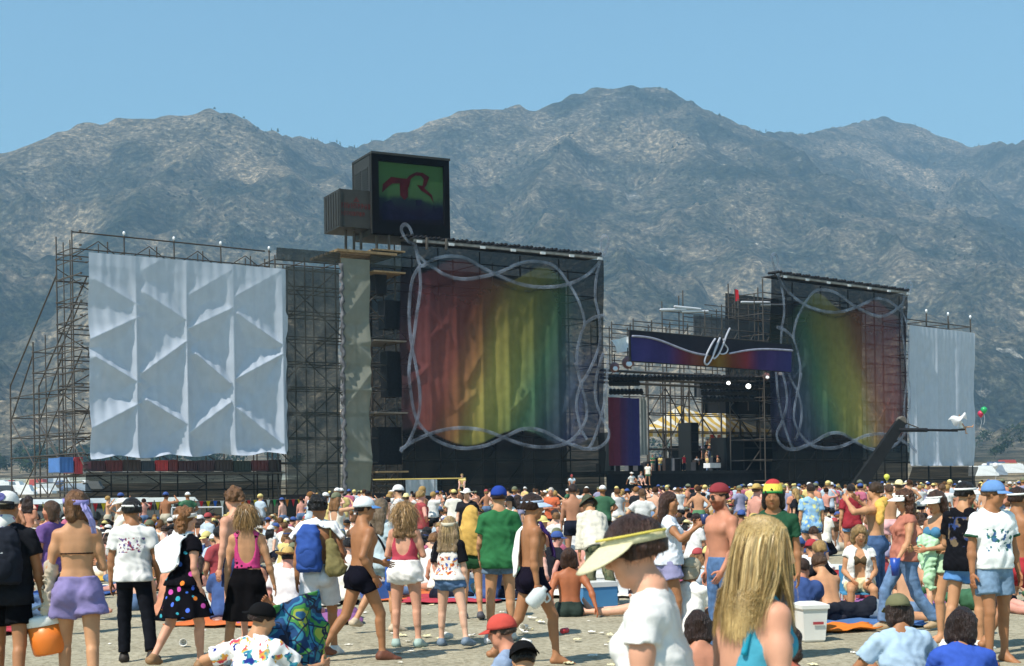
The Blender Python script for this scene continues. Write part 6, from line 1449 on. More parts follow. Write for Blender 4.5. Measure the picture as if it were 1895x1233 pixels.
# 1 backpacker with reversed cap and cooler
def f1(s, r, h):
    wear(r, h, 'shirt', s.tee(h, .6, -.12, loose=.016), '#1c1e24'); wear(r, h, 'shorts', s.shorts(h, .62, flare=.03), '#0e0e12'); hairwear(s, r, h, 'short', '#1a1210')
    put(r, 'yoke', *field([self_inf(p, .018) for p in s.B['torso'][1:3]] + [self_inf(s.B['torso'][7 if False else 1], .02)], h, .03), print_mat('yoke_print', W_, [(.4, '#c04858'), (.6, '#4a6ab0')], 14, .56), W_); hatwear(s, r, 'cap', W_, '#2a2c30', yaw=180)
    b = MB(); b.lathe([(.002, .004), (.034, .003), (.036, 0)], 14, Matrix.Translation(Vector(head_tf(s, [(.0, -.135, .08)])[0])) @ Matrix.Rotation(R(75), 4, 'X')); b.build('badge', mat('cap_badge', (.10, .10, .28), .7, .1, .5, 50), r)
s1, r1 = hero(14, 1040, 222, 4, 'person in white backward cap and black clothes carrying a navy backpack and orange cooler', dict(H=1.74, legL='hf', legR='hb', armR=((.25, .02, -1), (.12, .12, -1)), head=(-12, 5)), SK['brown'], parts=f1, hands=('relax', 'grip'))
bp1, c1 = backpack(s1, 'backpack', 'dark navy backpack with pale print on the back of the person in backward cap', r1, '#20242e', COTTON, (.16, .10, .24))
b = MB(); b.add([tuple(Vector(s1.T(x, -.325, z))) for x, z in ((-.02, .30), (.05, .33), (.08, .24), (.05, .19), (-.01, .22))], [[4, 3, 2, 1, 0]]); b.build('print', mat('pack_print', (.45, .47, .5), .8, .1, .6, 30), bp1)
hp = Matrix.Rotation(R(4), 4, 'Z') @ Vector(s1.J['wrR'] + s1.J['faR'] * .08); hp = Vector((r1.location.x + hp.x, r1.location.y + hp.y, hp.z))
CO = thing('drink_cooler', 'round orange drink cooler with white lid held beside purple shorts', 'cooler', hp - Vector((-.05, 0, .40)), .3); CO.rotation_euler = (0, R(-9), .2)
b = MB(); b.lathe([(.125, 0), (.14, .02), (.148, .12), (.152, .24)], 24); b.build('bucket', mat('orange_plastic', (.75, .19, .025), .4, .4, .06, 4), CO, smooth=True)
b = MB(); b.lathe([(.156, .245), (.16, .25), (.16, .31), (.15, .325), (.05, .33)], 24); b.build('lid', mat('white_plastic', (.72, .72, .68), .4, .4, .05, 4), CO, smooth=True)
b = MB(); b.tube(catmull([(-.155, 0, .26), (-.13, 0, .36), (0, 0, .41), (.13, 0, .36), (.155, 0, .26)], 5), .01, 6); b.build('handle', MATS['white_plastic'], CO, smooth=True)
# 2 purple shorts woman
def f2(s, r, h):
    put(r, 'shorts', *s.shorts(h, .46, inf=.02, flare=.055, top=.11, wr=(.006, 20, 2.0)), COTTON, '#7d72a6')
    hairwear(s, r, h, 'bob', '#6a4a30', vol=.02); hatwear(s, r, 'headband', '#8a84c8')
    for pts in (((0, -.13, .02), (.03, -.16, -.06), (.06, -.17, -.16), (.075, -.16, -.26)), ((0, -.13, .02), (-.01, -.17, -.05), (.03, -.19, -.13), (.05, -.18, -.2))):
        q = head_tf(s, pts); g = [[q[i] + s.Hx[0] * w for w in (-.022, 0, .022)] for i in range(4)]; drape(r, 'headband_tail', g, '#9a94d0', COTTON, .005, .01, 3)
    b = MB(); b.tube([Vector(s.T(x, y, z)) for x, y, z in ((-.135, .02, .30), (-.125, -.07, .30), (-.06, -.108, .30), (0, -.106, .30), (.06, -.108, .30), (.125, -.07, .30), (.135, .02, .30))], .006, 5); b.build('bikini_string', COTTON, r, '#2a1a14')
    put(r, 'bikini_top', *field([self_inf(p, .008) for p in s.B['torso'] if p[0] == 'ell' and (p[1] - s.pel) @ s.Tx[2] > .2], h, .02), COTTON, '#3a2418')
    # jacket over the forearm
    a = s.J['elL']; w = s.J['wrL']; put(r, 'jacket', *field([cap_(a - A3((0, 0, .02)), w - A3((0, .0, .03)), .055, .06), cap_(w + A3((-.0, -.01, 0)), w + A3((.03, .04, -.34)), .07, .06, (0, 1, 0), .7), cap_(a, a + A3((-.02, .04, -.40)), .055, .05, (0, 1, 0), .7), cap_((a + w) / 2, (a + w) / 2 + A3((0, .03, -.30)), .07, .05, (0, 1, 0), .6)], h, .03, wr=(.013, 34, 1.2)), COTTON, '#b8a890')
hero(143, 1040, 222, 14, 'person in purple shorts and lavender headband with a beige jacket over one arm', dict(H=1.74, sex='f', fat=1.02, legL='hf', legR='hb', armL=((.25, -.05, -1), (-.1, .75, -.5)), armR=((.2, .05, -1), (-.2, .95, .1)), head=(34, 4)), SK['tan'], parts=f2)
# 3 white tee black trousers
def f4(s, r, h):
    put(r, 'shirt', *s.tee(h, .6, -.06, loose=.014, wr=(.006, 22, 1.3)), print_mat('tee_back_print', W_, [(.42, '#8a3a48'), (.5, '#3a4878'), (.6, '#7a5a8a')], 30, .54, zlo=1.12, zhi=1.27, xw=.13), W_)
    put(r, 'trousers', *s.shorts(h, 1.93, inf=.012, flare=.012), DENIM, '#15171e'); hairwear(s, r, h, 'short', '#0e0c0c', vol=.028); hatwear(s, r, 'visor', W_); shoewear(s, r, h, '#2a2420', 'boot')
hero(247, 1060, 181, 8, 'person in white printed tee, black trousers and white visor walking towards the stage', dict(H=1.64, legL=((.05, .12, -1), (.02, -.02, -1)), legR=((.16, -.16, -1), (.12, -.32, -1)), head=(42, 6), armL=((.2, .02, -1), (.04, .12, -1)), armR=((.25, -.05, -1), (.0, .5, -.8))), SK['brown'], parts=f4)
# 4 polka dot dress
def f5(s, r, h):
    dm = print_mat('dotted_dress', '#0d0c12', [(0, '#d87830'), (.2, '#3a66c0'), (.4, '#c050a0'), (.6, '#3a98a8'), (.8, '#4a6ad0')], 10.5, .28, 'voronoi')
    put(r, 'dress_top', *s.tee(h, .38, -.02, inf=.013, loose=.01, flare=.03), dm, W_); put(r, 'dress_skirt', *s.skirt(h, -.36, flare=.10), dm, W_)
    hairwear(s, r, h, 'bob', '#7a5230', vol=.026, wr=(.01, 55, 1.2)); hatwear(s, r, 'headband', '#d8d0c8')
    g = [[s.T(x * (1 + .1 * j), y, z) for x, y, z in row] for j, row in enumerate([[(-.23, .08, .46), (-.1, .10, .52), (0, .06, .555), (.1, .05, .545)], [(-.25, -.03, .47), (-.14, -.05, .525), (0, -.06, .56), (.09, -.06, .53)], [(-.24, -.14, .40), (-.12, -.14, .45), (-.01, -.15, .47), (.07, -.14, .46)], [(-.19, -.17, .28), (-.08, -.17, .30), (.0, -.17, .30), (.06, -.165, .33)], [(-.10, -.19, .12), (-.04, -.19, .13), (.01, -.185, .16), (.05, -.18, .22)]])]
    drape(r, 'towel', g, '#e6e8e8', COTTON, .014, .02, 5); shoewear(s, r, h, '#8a6a4a', 'sandal')
hero(342, 1060, 190, -28, 'person in black dress with coloured dots and a white towel over the shoulder', dict(H=1.56, sex='f', legL='stepb', legR='hf', armR=((.15, -.25, -1), (.08, .35, -1)), armL=((.2, .1, -1), (-.2, .8, -.3)), head=(-45, 4)), SK['pink'], parts=f5)
# 5 pink leotard black skirt
def f7(s, r, h):
    put(r, 'leotard', *s.leotard(h), print_mat('pink_spots', '#c2447c', [(0, '#2a1020'), (1, '#2a1020')], 22, .30, 'voronoi'), W_); put(r, 'skirt', *s.skirt(h, -.44, flare=.06, fold=(7, .09, .2)), COTTON, '#0e0d10')
    hairwear(s, r, h, 'bob', '#7a5a38', vol=.018, wr=(.008, 55, 1.2)); strands(s, r, None, 2200, '#86683e', .25, .0022, 4, .22, lift=.18); shoewear(s, r, h, '#c8c8c4', 'sneaker')
hero(458, 1060, 186, 6, 'person in pink spotted leotard and black skirt with wavy shoulder-length hair', dict(H=1.58, sex='f', fat=1.04, legL='wide', legR='hb', armR=((.3, -.05, -1), (.22, .2, -1)), armL=((.2, -.05, -1), (.1, .1, -1)), head=(-14, 6)), SK['tan'], parts=f7)
# 6 head of tall bare-shouldered person behind
def f6(s, r, h): hairwear(s, r, h, 'short', '#6a4a30', vol=.035, wr=(.012, 60, 1)); put(r, 'shorts', *s.shorts(h, .6), COTTON, '#34406a')
hero(436, 1000, 165, 60, 'tall bare-chested person with fluffy brown hair behind the pink leotard', dict(H=1.74, head=(0, 4)), SK['pink'], h=.016, parts=f6)
# 7 blue backpack man
def f8(s, r, h):
    hairwear(s, r, h, 'short', '#0f0d0d', vol=.032, wr=(.012, 55, 1)); put(r, 'shorts', *s.shorts(h, .75, flare=.03, inf=.018), COTTON, '#c8ccd4')
    g = [[s.T(x, y, z) for x, y, z in row] for row in [[(-.27, .02, .36), (-.17, .10, .50), (0, .10, .545), (.17, .10, .50), (.27, .02, .36)], [(-.29, -.03, .38), (-.17, -.02, .54), (0, -.04, .585), (.17, -.02, .54), (.29, -.03, .38)], [(-.27, -.10, .37), (-.16, -.12, .49), (0, -.12, .53), (.16, -.12, .49), (.27, -.10, .37)]]]
    drape(r, 'towel', g, '#e8eaea', COTTON, .02, .03, 8); shoewear(s, r, h, '#d0d0cc', 'sneaker')
s8, r8 = hero(590, 1060, 180, -4, 'bare-backed person with white towel round the neck, blue backpack and curly black hair', dict(H=1.66, legL='hb', legR='stepf', armL=((.18, -.05, -1), (.05, .1, -1)), armR=((.3, -.1, -1), (-.1, .9, .2)), head=(-10, 3)), SK['brown'], parts=f8, hands=('relax', 'grip'))
backpack(s8, 'backpack', 'bright blue backpack on the person with curly black hair', r8, '#2a4f9c', COTTON, (.125, .085, .24), off=(-.06, -.20, .28))
bt_ = thing('shoulder_bag', 'olive drawstring bag slung beside the blue backpack', 'bag', r8.location, r8.rotation_euler.z)
put(bt_, 'sack', *field([cap_(s8.T(.17, -.17, .34), s8.T(.21, -.17, .08), .05, .10, s8.Tx[1], .8), ell_(s8.T(.22, -.17, .06), (.115, .08, .09))], .012, .05, wr=(.008, 24, 1)), COTTON, '#7a7040'); tube_part(bt_, 'strap', [s8.T(.17, -.16, .36), s8.T(.15, -.08, .5), s8.T(.15, .08, .48), s8.T(.17, .12, .3)], .012, COTTON, '#5a5230')
# 8 shirtless man with cap
def f9(s, r, h):
    put(r, 'shorts', *s.shorts(h, .36, inf=.012, flare=.015), COTTON, '#12121e'); hatwear(s, r, 'cap', '#d4dade', '#4a86c8'); hairwear(s, r, h, 'short', '#241a16', vol=.012); shoewear(s, r, h, '#6a4030', 'sandal')
hero(668, 1060, 183, -58, 'shirtless person in pale cap with blue bill and navy trunks striding past', dict(H=1.66, lean=4, legL='stepb', legR='stepf', armL=((.15, .35, -.9), (-.1, .85, -.2)), armR=((.2, -.35, -.9), (.0, .55, -.75)), head=(-12, 2)), SK['brown'], parts=f9)
# 9 pale blue top with strap bag
def f10(s, r, h):
    wear(r, h, 'shirt', s.tee(h, .5, -.10, loose=.02), '#a8bcc4'); wear(r, h, 'shorts', s.shorts(h, .4), '#98b0b8'); hairwear(s, r, h, 'long', '#6a5a48', length=.3); shoewear(s, r, h, '#b8a890', 'sandal')
s10, r10 = hero(706, 1040, 152, -40, 'person in pale blue top with a black shoulder strap behind the shirtless person', dict(H=1.6, sex='f', legL='stepb', legR='hf', head=(0, 2)), SK['tan'], h=.015, parts=f10)
bg = thing('beach_bag', 'bright blue cloth bag hanging from the black shoulder strap', 'bag', r10.location, r10.rotation_euler.z)
put(bg, 'sack', *field([cap_(s10.T(.2, -.05, .0), s10.T(.22, -.05, -.28), .06, .10, (1, 0, 0), .6), ], .014, .03, wr=(.008, 20, 1)), COTTON, '#2a5cb0'); tube_part(bg, 'strap', [s10.T(.2, -.06, 0), s10.T(.14, -.13, .25), s10.T(-.02, -.14, .42), s10.T(-.1, -.06, .53), s10.T(-.06, .1, .46)], .014, COTTON, '#141418')
# 10 red leotard white shorts
def f11(s, r, h):
    put(r, 'leotard', *s.leotard(h), COTTON, '#b8344a'); put(r, 'shorts', *s.shorts(h, .3, inf=.016, flare=.022, top=.13, wr=(.006, 22, 2)), COTTON, '#e4e0da')
    hairwear(s, r, h, 'long', '#8a6a48', length=.24, vol=.02, wr=(.010, 55, 1)); strands(s, r, None, 2600, '#9a7a50', .30, .0022, 9, .30, lift=.25); shoewear(s, r, h, '#9ab0a8', 'sneaker')
hero(750, 1060, 169, -12, 'person in red low-back swimsuit and white shorts with long curly hair', dict(H=1.55, sex='f', fat=1.2, legL='stand', legR=((.12, -.04, -1), (.06, -.08, -1)), armL=((.3, .1, -1), (-.2, .85, .1)), armR=((.28, .1, -1), (-.35, .8, .1)), head=(24, 8)), SK['pink'], parts=f11)
# 11 raglan tee girl
def f12(s, r, h):
    put(r, 'shirt', *s.tee(h, 0, -.02, loose=.015), print_mat('raglan_print', '#d8d2cc', [(.4, '#3a5aa0'), (.5, '#d89030'), (.6, '#9a3a30')], 26, .52, zlo=.78, zhi=.98, xw=.12), W_)
    for nm in 'LR': put(r, 'sleeve', *field(s.sleeve(nm, .85, .016, .018) + [ell_(s.J['sh' + nm], (.06, .06, .06))], h, .03), COTTON, '#16161c')
    put(r, 'shorts', *s.shorts(h, .32, inf=.014, flare=.02, top=.13), DENIM, '#51729a'); hairwear(s, r, h, 'long', '#8a7458', length=.26, vol=.01); strands(s, r, None, 1500, '#a08860', .3, .002, 12, .07); hatwear(s, r, 'headband', '#c0b8a0'); shoewear(s, r, h, '#6a7a8a', 'sneaker')
hero(833, 1070, 169, -22, 'young person in raglan tee with black sleeves and cut-off denim shorts', dict(H=1.38, sex='f', fat=1.1, legL=((.1, .05, -1), (.04, -.02, -1)), legR=((.3, -.18, -1), (.2, -.22, -1)), armR=((.22, .0, -1), (.1, .15, -1)), armL=((.2, .1, -1), (-.3, .8, -.1)), head=(10, 4)), SK['pale'], parts=f12)
# 12 yellow towel hood
def f13(s, r, h):
    Hp = s.Hp; put(r, 'towel', *field([('ell', Hp(0, -.02, .03), s.Hx, A3((.105, .125, .115)) * s.hs), cap_(Hp(0, -.05, 0), s.T(0, -.06, .46), .10, .14), ('loft', s.pel, s.Tx, [.06 * s.k, .2 * s.k, .36 * s.k, .47 * s.k, .53 * s.k], [.19, .205, .22, .20, .10], [.13, .14, .15, .13, .10], [-.03] * 5, 2.3, (8, .04, .3))], h, .05, wr=(.007, 16, 1), subs=[('ell', Hp(0, .14, -.04), s.Hx, (.07, .1, .09))]), COTTON, '#c89a2c')
    put(r, 'shorts', *s.shorts(h, .26, top=.1, inf=.014), COTTON, '#1f4a2a'); shoewear(s, r, h, '#4a4a50', 'shoe')
hero(872, 1020, 140, 4, 'person hooded in a yellow towel with dark green shorts', dict(H=1.46, fat=1.05, head=(0, 10), armL='fold', armR='fold', legR='hb', legL='stand'), SK['tan'], parts=f13)
# 13 green shirt man
def f14(s, r, h):
    put(r, 'shirt', *s.tee(h, .62, -.12, loose=.022, wr=(.006, 18, 1)), COTTON, '#1f6a3a'); put(r, 'shorts', *s.shorts(h, .38, flare=.025, inf=.016), DENIM, '#5a7288'); hatwear(s, r, 'cap', '#1c3e96', '#1c3e96', yaw=0); hairwear(s, r, h, 'short', '#2a1612', vol=.02); shoewear(s, r, h, '#c0c0b8', 'sneaker')
hero(925, 1040, 163, 2, 'person in plain green tee, denim shorts and bright blue cap facing the stage', dict(H=1.72, legL='stand', legR='stand', armL=((.16, .1, -1), (.0, .6, -.8)), armR=((.16, .1, -1), (.0, .6, -.8)), head=(0, 4)), SK['tan'], parts=f14)
# 14 towel shoulder guy
def f15(s, r, h):
    put(r, 'shorts', *s.shorts(h, .40, inf=.012, flare=.02), COTTON, '#171322'); hairwear(s, r, h, 'short', '#2a1a14', vol=.03); hatwear(s, r, 'visor', '#a8bcd8')
    g = [[s.T(x, y, z) for x, y, z in row] for row in [[(-.20, -.155, .0), (-.12, -.165, -.02), (-.02, -.17, .02)], [(-.225, -.14, .22), (-.12, -.15, .22), (-.01, -.15, .23)], [(-.235, -.10, .42), (-.12, -.125, .45), (-.02, -.12, .47)], [(-.21, -.01, .535), (-.11, -.01, .56), (-.055, -.03, .57)], [(-.22, .10, .44), (-.11, .13, .46), (-.05, .12, .47)], [(-.20, .15, .26), (-.11, .165, .25), (-.04, .16, .26)]]]
    drape(r, 'towel', g, '#e8e8e0', COTTON, .014, .02, 14)
    g = [[s.T(x, y, z) for x, y, z in row] for row in [[(.20, .02, .50), (.10, .05, .55), (.05, .08, .54)], [(.19, .14, .38), (.12, .155, .40), (.06, .155, .40)], [(.17, .19, .18), (.12, .20, .20), (.07, .19, .2)]]]; drape(r, 'shirt', g, '#3a2460', COTTON, .012, .02, 15)
s15, r15 = hero(985, 1050, 190, -74, 'bare-armed person in blue visor with a white towel over one shoulder striding past', dict(H=1.66, legL='stepb', legR='stepf', armL=((.16, -.1, -1), (.05, .15, -1)), armR=((.14, -.15, -1), (.04, .12, -1)), head=(-8, 4)), SK['brown'], parts=f15, hands=('relax', 'grip'))
wq = Matrix.Rotation(R(-74), 4, 'Z') @ Vector(s15.J['wrR'] + A3((0, .03, -.16))); JG = thing('plastic_jug', 'translucent white plastic jug held by the person with shoulder towel', 'jug', Vector((r15.location.x + wq.x - .1, r15.location.y + wq.y - .05, wq.z - .04)), .6); JG.rotation_euler = (R(20), R(38), .4)
b = MB(); b.lathe([(.06, 0), (.075, .02), (.078, .14), (.055, .18), (.028, .2), (.026, .225)], 16); b.build('bottle', mat('milky_plastic', (.72, .76, .76), .35, .4, .05, 5, trans=.3), JG, smooth=True); b = MB(); b.tube(catmull([(.07, 0, .13), (.11, 0, .12), (.11, 0, .17), (.05, 0, .19)], 4), .01, 6); b.build('handle', MATS['milky_plastic'], JG, smooth=True)
# seated foreground row
SEAT = .12
def f16(s, r, h):
    put(r, 'shirt', *s.tee(h, .7, -.08, loose=.02), COTTON, '#7f93b0'); put(r, 'collar', *field([cap_(s.T(-.05, -.05, .52), s.T(.05, -.05, .52), .045, .045)], h, .02, subs=[('ell', s.neckb + s.Tx[2] * .03, s.Tx, (.055, .06, .09))]), COTTON, '#2a2848')
    put(r, 'trousers', *s.shorts(h, 1.9), DENIM, '#3a4a62'); hatwear(s, r, 'cap', '#c43c2c', '#b83426'); hairwear(s, r, h, 'short', '#4a3a30', vol=.014)
hero(966, 1190, 262, 68, 'seated person in red cap and light blue shirt with dark collar', dict(H=1.64, seat=SEAT - .07, lean=13, legL='kneeup', legR='cross', armL='knee', armR='knee', head=(0, 8)), SK['red'], parts=f16)
def f17(s, r, h): put(r, 'shirt', *s.tee(h, .6, -.08), COTTON, '#20222a'); put(r, 'trousers', *s.shorts(h, 1.9), DENIM, '#2c3648'); hatwear(s, r, 'cap', '#141416', yaw=180); hairwear(s, r, h, 'short', '#141010')
hero(980, 1225, 285, 10, 'seated person in a round black cap beside the red cap', dict(H=1.66, seat=-.06, lean=18, legL='cross', legR='cross', armL='lap', armR='lap', head=(0, 18)), SK['tan'], parts=f17)
def f18(s, r, h):
    put(r, 'shirt', *s.tee(h, .7, -.08, loose=.03, wr=(.008, 20, 1)), print_mat('tee_rainbow_print', '#e6e4e2', [(.38, '#c84858'), (.46, '#e0b040'), (.52, '#48a0a8'), (.6, '#24307a')], 12, .55), W_); put(r, 'trousers', *s.shorts(h, 1.9), DENIM, '#4f6e92'); hatwear(s, r, 'cap', '#141416', yaw=120); hairwear(s, r, h, 'short', '#2a1a14')
hero(466, 1190, 240, -10, 'seated person in black cap and white tee with coloured print beside the beach towel', dict(H=1.7, seat=.06, lean=14, legL='cross', legR='cross', armL=((.9, .1, -.3), (-.1, .9, -.1)), armR=((.5, .5, -.5), (.3, .8, .3)), head=(-50, 10)), SK['tan'], parts=f18)
def f19(s, r, h): hairwear(s, r, h, 'short', '#2a1c16'); put(r, 'shorts', *s.shorts(h, .5), COTTON, '#4a6a8a')
hero(604, 1200, 215, 100, 'person crouching low behind the blue and green beach towel, one arm raised to hold it', dict(H=1.6, seat=.02, lean=20, legL='cross', legR='cross', armR=((.5, .35, .8), (-.15, .5, .95)), armL='lap', head=(0, 25)), SK['brown'], parts=f19, hands=('relax', 'grip'))
def towel_mat():
    m = bpy.data.materials.new('beach_towel_print'); m.use_nodes = True; t = m.node_tree; N, L = t.nodes, t.links; bs = N['Principled BSDF']; bs.inputs['Roughness'].default_value = .95
    tc = N.new('ShaderNodeTexCoord'); n = N.new('ShaderNodeTexNoise'); n.inputs['Scale'].default_value = 3.2; n.inputs['Detail'].default_value = 2; L.new(tc.outputs['Object'], n.inputs[0])
    r_ = N.new('ShaderNodeValToRGB'); r_.color_ramp.interpolation = 'CONSTANT'; e = r_.color_ramp.elements; e[0].position = 0; e[0].color = (.008, .012, .03, 1); e[1].position = .42; e[1].color = (.012, .06, .17, 1)
    for p_, c in ((.49, (.03, .20, .30)), (.54, (.01, .04, .12)), (.57, (.05, .22, .05)), (.62, (.30, .36, .05)), (.66, (.02, .10, .22))): x = e.new(p_); x.color = (*c, 1)
    L.new(n.outputs[0], r_.inputs[0]); v = N.new('ShaderNodeTexVoronoi'); v.feature = 'DISTANCE_TO_EDGE'; v.inputs['Scale'].default_value = 6; L.new(tc.outputs['Object'], v.inputs['Vector']); gt = N.new('ShaderNodeMath'); gt.operation = 'GREATER_THAN'; gt.inputs[1].default_value = .035; L.new(v.outputs['Distance'], gt.inputs[0])
    mx = N.new('ShaderNodeMix'); mx.data_type = 'RGBA'; mx.inputs[6].default_value = (.008, .015, .04, 1); L.new(gt.outputs[0], mx.inputs[0]); L.new(r_.outputs[0], mx.inputs[7]); L.new(mx.outputs[2], bs.inputs['Base Color']); return m
TW = tag(bpy.data.objects.new('tmp', None), None); bpy.data.objects.remove(TW)
tp = [[P(592, 1092, 11.6), P(560, 1100, 11.5), P(520, 1118, 11.4), P(478, 1142, 11.3)], [P(600, 1140, 11.7), P(566, 1150, 11.45), P(530, 1160, 11.35), P(490, 1165, 11.2)], [P(604, 1195, 11.7), P(575, 1210, 11.4), P(540, 1215, 11.3), P(505, 1205, 11.15)], [P(590, 1262, 11.75), P(570, 1268, 11.5), P(545, 1270, 11.4), P(520, 1268, 11.2)]]
o = drape(None, 'beach_towel', [[tuple(q) for q in row] for row in tp], W_, towel_mat(), .012, .07, 21); tag(o, 'blue and green patterned beach towel held up by a raised hand', 'towel')
# right-hand group
def f21(s, r, h): put(r, 'shirt', *s.tee(h, .35, -.03, loose=.02), COTTON, '#d4dae4'); put(r, 'shorts', *s.shorts(h, .42, flare=.04, inf=.018), COTTON, '#8a88b0'); hairwear(s, r, h, 'long', '#3a241a', length=.2); shoewear(s, r, h, '#b0a090', 'sandal')
s21, r21 = hero(1240, 1000, 168, -104, 'person in white top and lavender shorts drinking from a cup', dict(H=1.62, sex='f', legL='stand', legR='hf', armL=((.3, .4, -.7), (-.2, .6, .75)), armR=((.4, .5, -.5), (-.1, .8, .6)), head=(-10, -4)), SK['brown'], parts=f21, hands=('grip', 'grip'))
def f22(s, r, h): put(r, 'trousers', *s.shorts(h, 1.93), DENIM, '#4a6c98'); hatwear(s, r, 'bandana', '#8a2c34'); hairwear(s, r, h, 'short', '#2a1614', vol=.006); b = MB(); [b.lathe([(.001, 0), (.026, .002), (.026, .008), (.001, .01)], 12, Matrix.Translation(Vector(s.Hp(x, .098, .006))) @ Matrix(((s.Hx[0][0], s.Hx[2][0], s.Hx[1][0]), (s.Hx[0][1], s.Hx[2][1], s.Hx[1][1]), (s.Hx[0][2], s.Hx[2][2], s.Hx[1][2]))).to_4x4()) for x in (-.034, .034)]; b.build('sunglasses', mat('dark_lens', (.02, .02, .022), .15, .6, 0), r)
hero(1335, 1010, 190, 118, 'shirtless bearded person in dark red bandana and blue jeans', dict(H=1.70, armL=((.2, .1, -1), (-.1, .5, -.8)), armR=((.2, -.1, -1), (-.1, .3, -1)), head=(0, 6), beard=(.45, .32, .26)), SK['red'], parts=f22)
def f23(s, r, h):
    put(r, 'shirt', *s.tee(h, .6, -.1, loose=.02), COTTON, '#1c4a32'); put(r, 'trousers', *s.shorts(h, 1.9), DENIM, '#3a4a60'); hairwear(s, r, h, 'bob', '#1c1210', vol=.02)
    V, F_ = dome(.107, .13, .15, (0, -.03, .03), -.05, nv=16, nu=28, tilt=.2, sq=2.3); V = np.array(V); q = V.copy(); hgt = (q[:, 2] - q[:, 1] * 0 - .02); col = np.where((hgt < .045)[:, None], [[.03, .28, .08]], np.where((hgt < .115)[:, None], [[.75, .62, .10]], [[.42, .05, .05]]))
    put(r, 'knit_cap', head_tf(s, V), F_, mat('striped_knit', (1, 1, 1), .9, .05, .12, 60, attr='Col', bump=.3, bscale=70), W_, cols=col)
hero(1432, 1000, 190, 158, 'smiling person in red, yellow and green knit cap and green shirt', dict(H=1.70, armL='hang', armR='hang', head=(6, 8)), SK['brown'], parts=f23)
def f24(s, r, h): put(r, 'shirt', *s.tee(h, .6, -.08), COTTON, '#e2e0da'); put(r, 'shorts', *s.shorts(h, .8), COTTON, '#d0ccc0'); hatwear(s, r, 'cap', '#b0a488'); drape(r, 'neck_flap', [[head_tf(s, [p])[0] for p in row] for row in [[(-.10, .02, .05), (-.06, -.10, .05), (.06, -.10, .05), (.10, .02, .05)], [(-.115, .02, -.05), (-.07, -.13, -.05), (.07, -.13, -.05), (.115, .02, -.05)], [(-.105, -.02, -.11), (-.07, -.13, -.14), (.07, -.13, -.14), (.105, -.02, -.11)]]], '#a89a80', COTTON, .006, .012, 4)
hero(1268, 1090, 168, -38, 'seated person in white tee and beige cap with neck flap', dict(H=1.7, seat=SEAT, lean=12, legL='cross', legR='kneeup', armL='knee', armR='knee', head=(-20, 4)), SK['brown'], parts=f24)
def f25(s, r, h): put(r, 'sweater', *s.tee(h, 1.9, -.08, loose=.025, wr=(.006, 20, 1)), COTTON, '#cfc8b4'); put(r, 'trousers', *s.shorts(h, 1.9, inf=.02), print_mat('camouflage', '#4a5440', [(.4, '#2a3024'), (.55, '#6a6a50')], 9, .5), W_); hairwear(s, r, h, 'short', '#2a2420'); hatwear(s, r, 'bucket', '#4a5040'); shoewear(s, r, h, '#6a6258', 'shoe')
hero(1105, 1020, 127, 20, 'person in cream sweater and camouflage trousers stooping over the crowd', dict(H=1.66, lean=28, legL='hf', legR='hb', armL='hangf', armR='hangf', head=(0, 14)), SK['tan'], h=.016, parts=f25)
def f26(s, r, h): hairwear(s, r, h, 'bob', '#3a2418', vol=.03); put(r, 'shorts', *s.shorts(h, .5), COTTON, '#2c3a34')
hero(1054, 1075, 138, 4, 'seated person with deeply tanned bare back facing the stage', dict(H=1.7, seat=SEAT - .03, lean=4, legL='straight', legR='straight', armL='prop', armR='prop'), '#a0603f', h=.016, parts=f26)
# near women
def f30(s, r, h):
    put(r, 'top', *s.tee(.008, .34, -.10, inf=.012, loose=.024, flare=.014, wr=(.0035, 26, 1.2), subs=[('ell', s.neckb + s.Tx[1] * .09 - s.Tx[2] * .02, s.Tx, A3((.075, .09, .11)))]), COTTON, '#d8d6d2')
    put(r, 'shorts', *s.shorts(.014, .4), DENIM, '#5a7898'); hairwear(s, r, .008, 'short', '#35211a', vol=.026, wr=(.004, 50, 1)); strands(s, r, None, 2600, '#432a1e', .10, .0014, 31, .07, lift=.14)
    sm = mat('straw_visor', (.60, .56, .36), .7, .2, .10, 90, bump=.2, bscale=200)
    V, F_ = band(.108, .129, HC, -.01, .026, tilt=.10); put(r, 'visor_band', head_tf(s, V), F_, sm, W_); V, F_ = round_bill(.107, .128, .060, .125); put(r, 'visor_bill', head_tf(s, V), F_, sm, W_)
    b = MB(); b.tube(catmull([Vector(head_tf(s, [p])[0]) for p in ((-.104, .045, .078), (-.065, .10, .084), (0, .125, .086), (.065, .10, .084), (.104, .045, .078), (.113, -.02, .07), (.078, -.12, .058), (0, -.148, .052), (-.078, -.12, .058), (-.113, -.02, .07), (-.104, .045, .078))], 4), .0045, 6); b.build('visor_cord', mat('yellow_cord', (.62, .52, .10), .7, .2, .1), r, smooth=True)
hero(1226, 1190, 530, 72, 'person in yellow straw visor and white short-sleeved top walking past', dict(H=1.605, sex='f', fat=1.08, lean=6, legL='stepf', legR='stepb', armL=((.2, .1, -1), (.05, .5, -.8)), armR=((.22, .0, -1), (.08, .3, -1)), head=(6, 14)), SK['pink'], h=.0075, parts=f30)
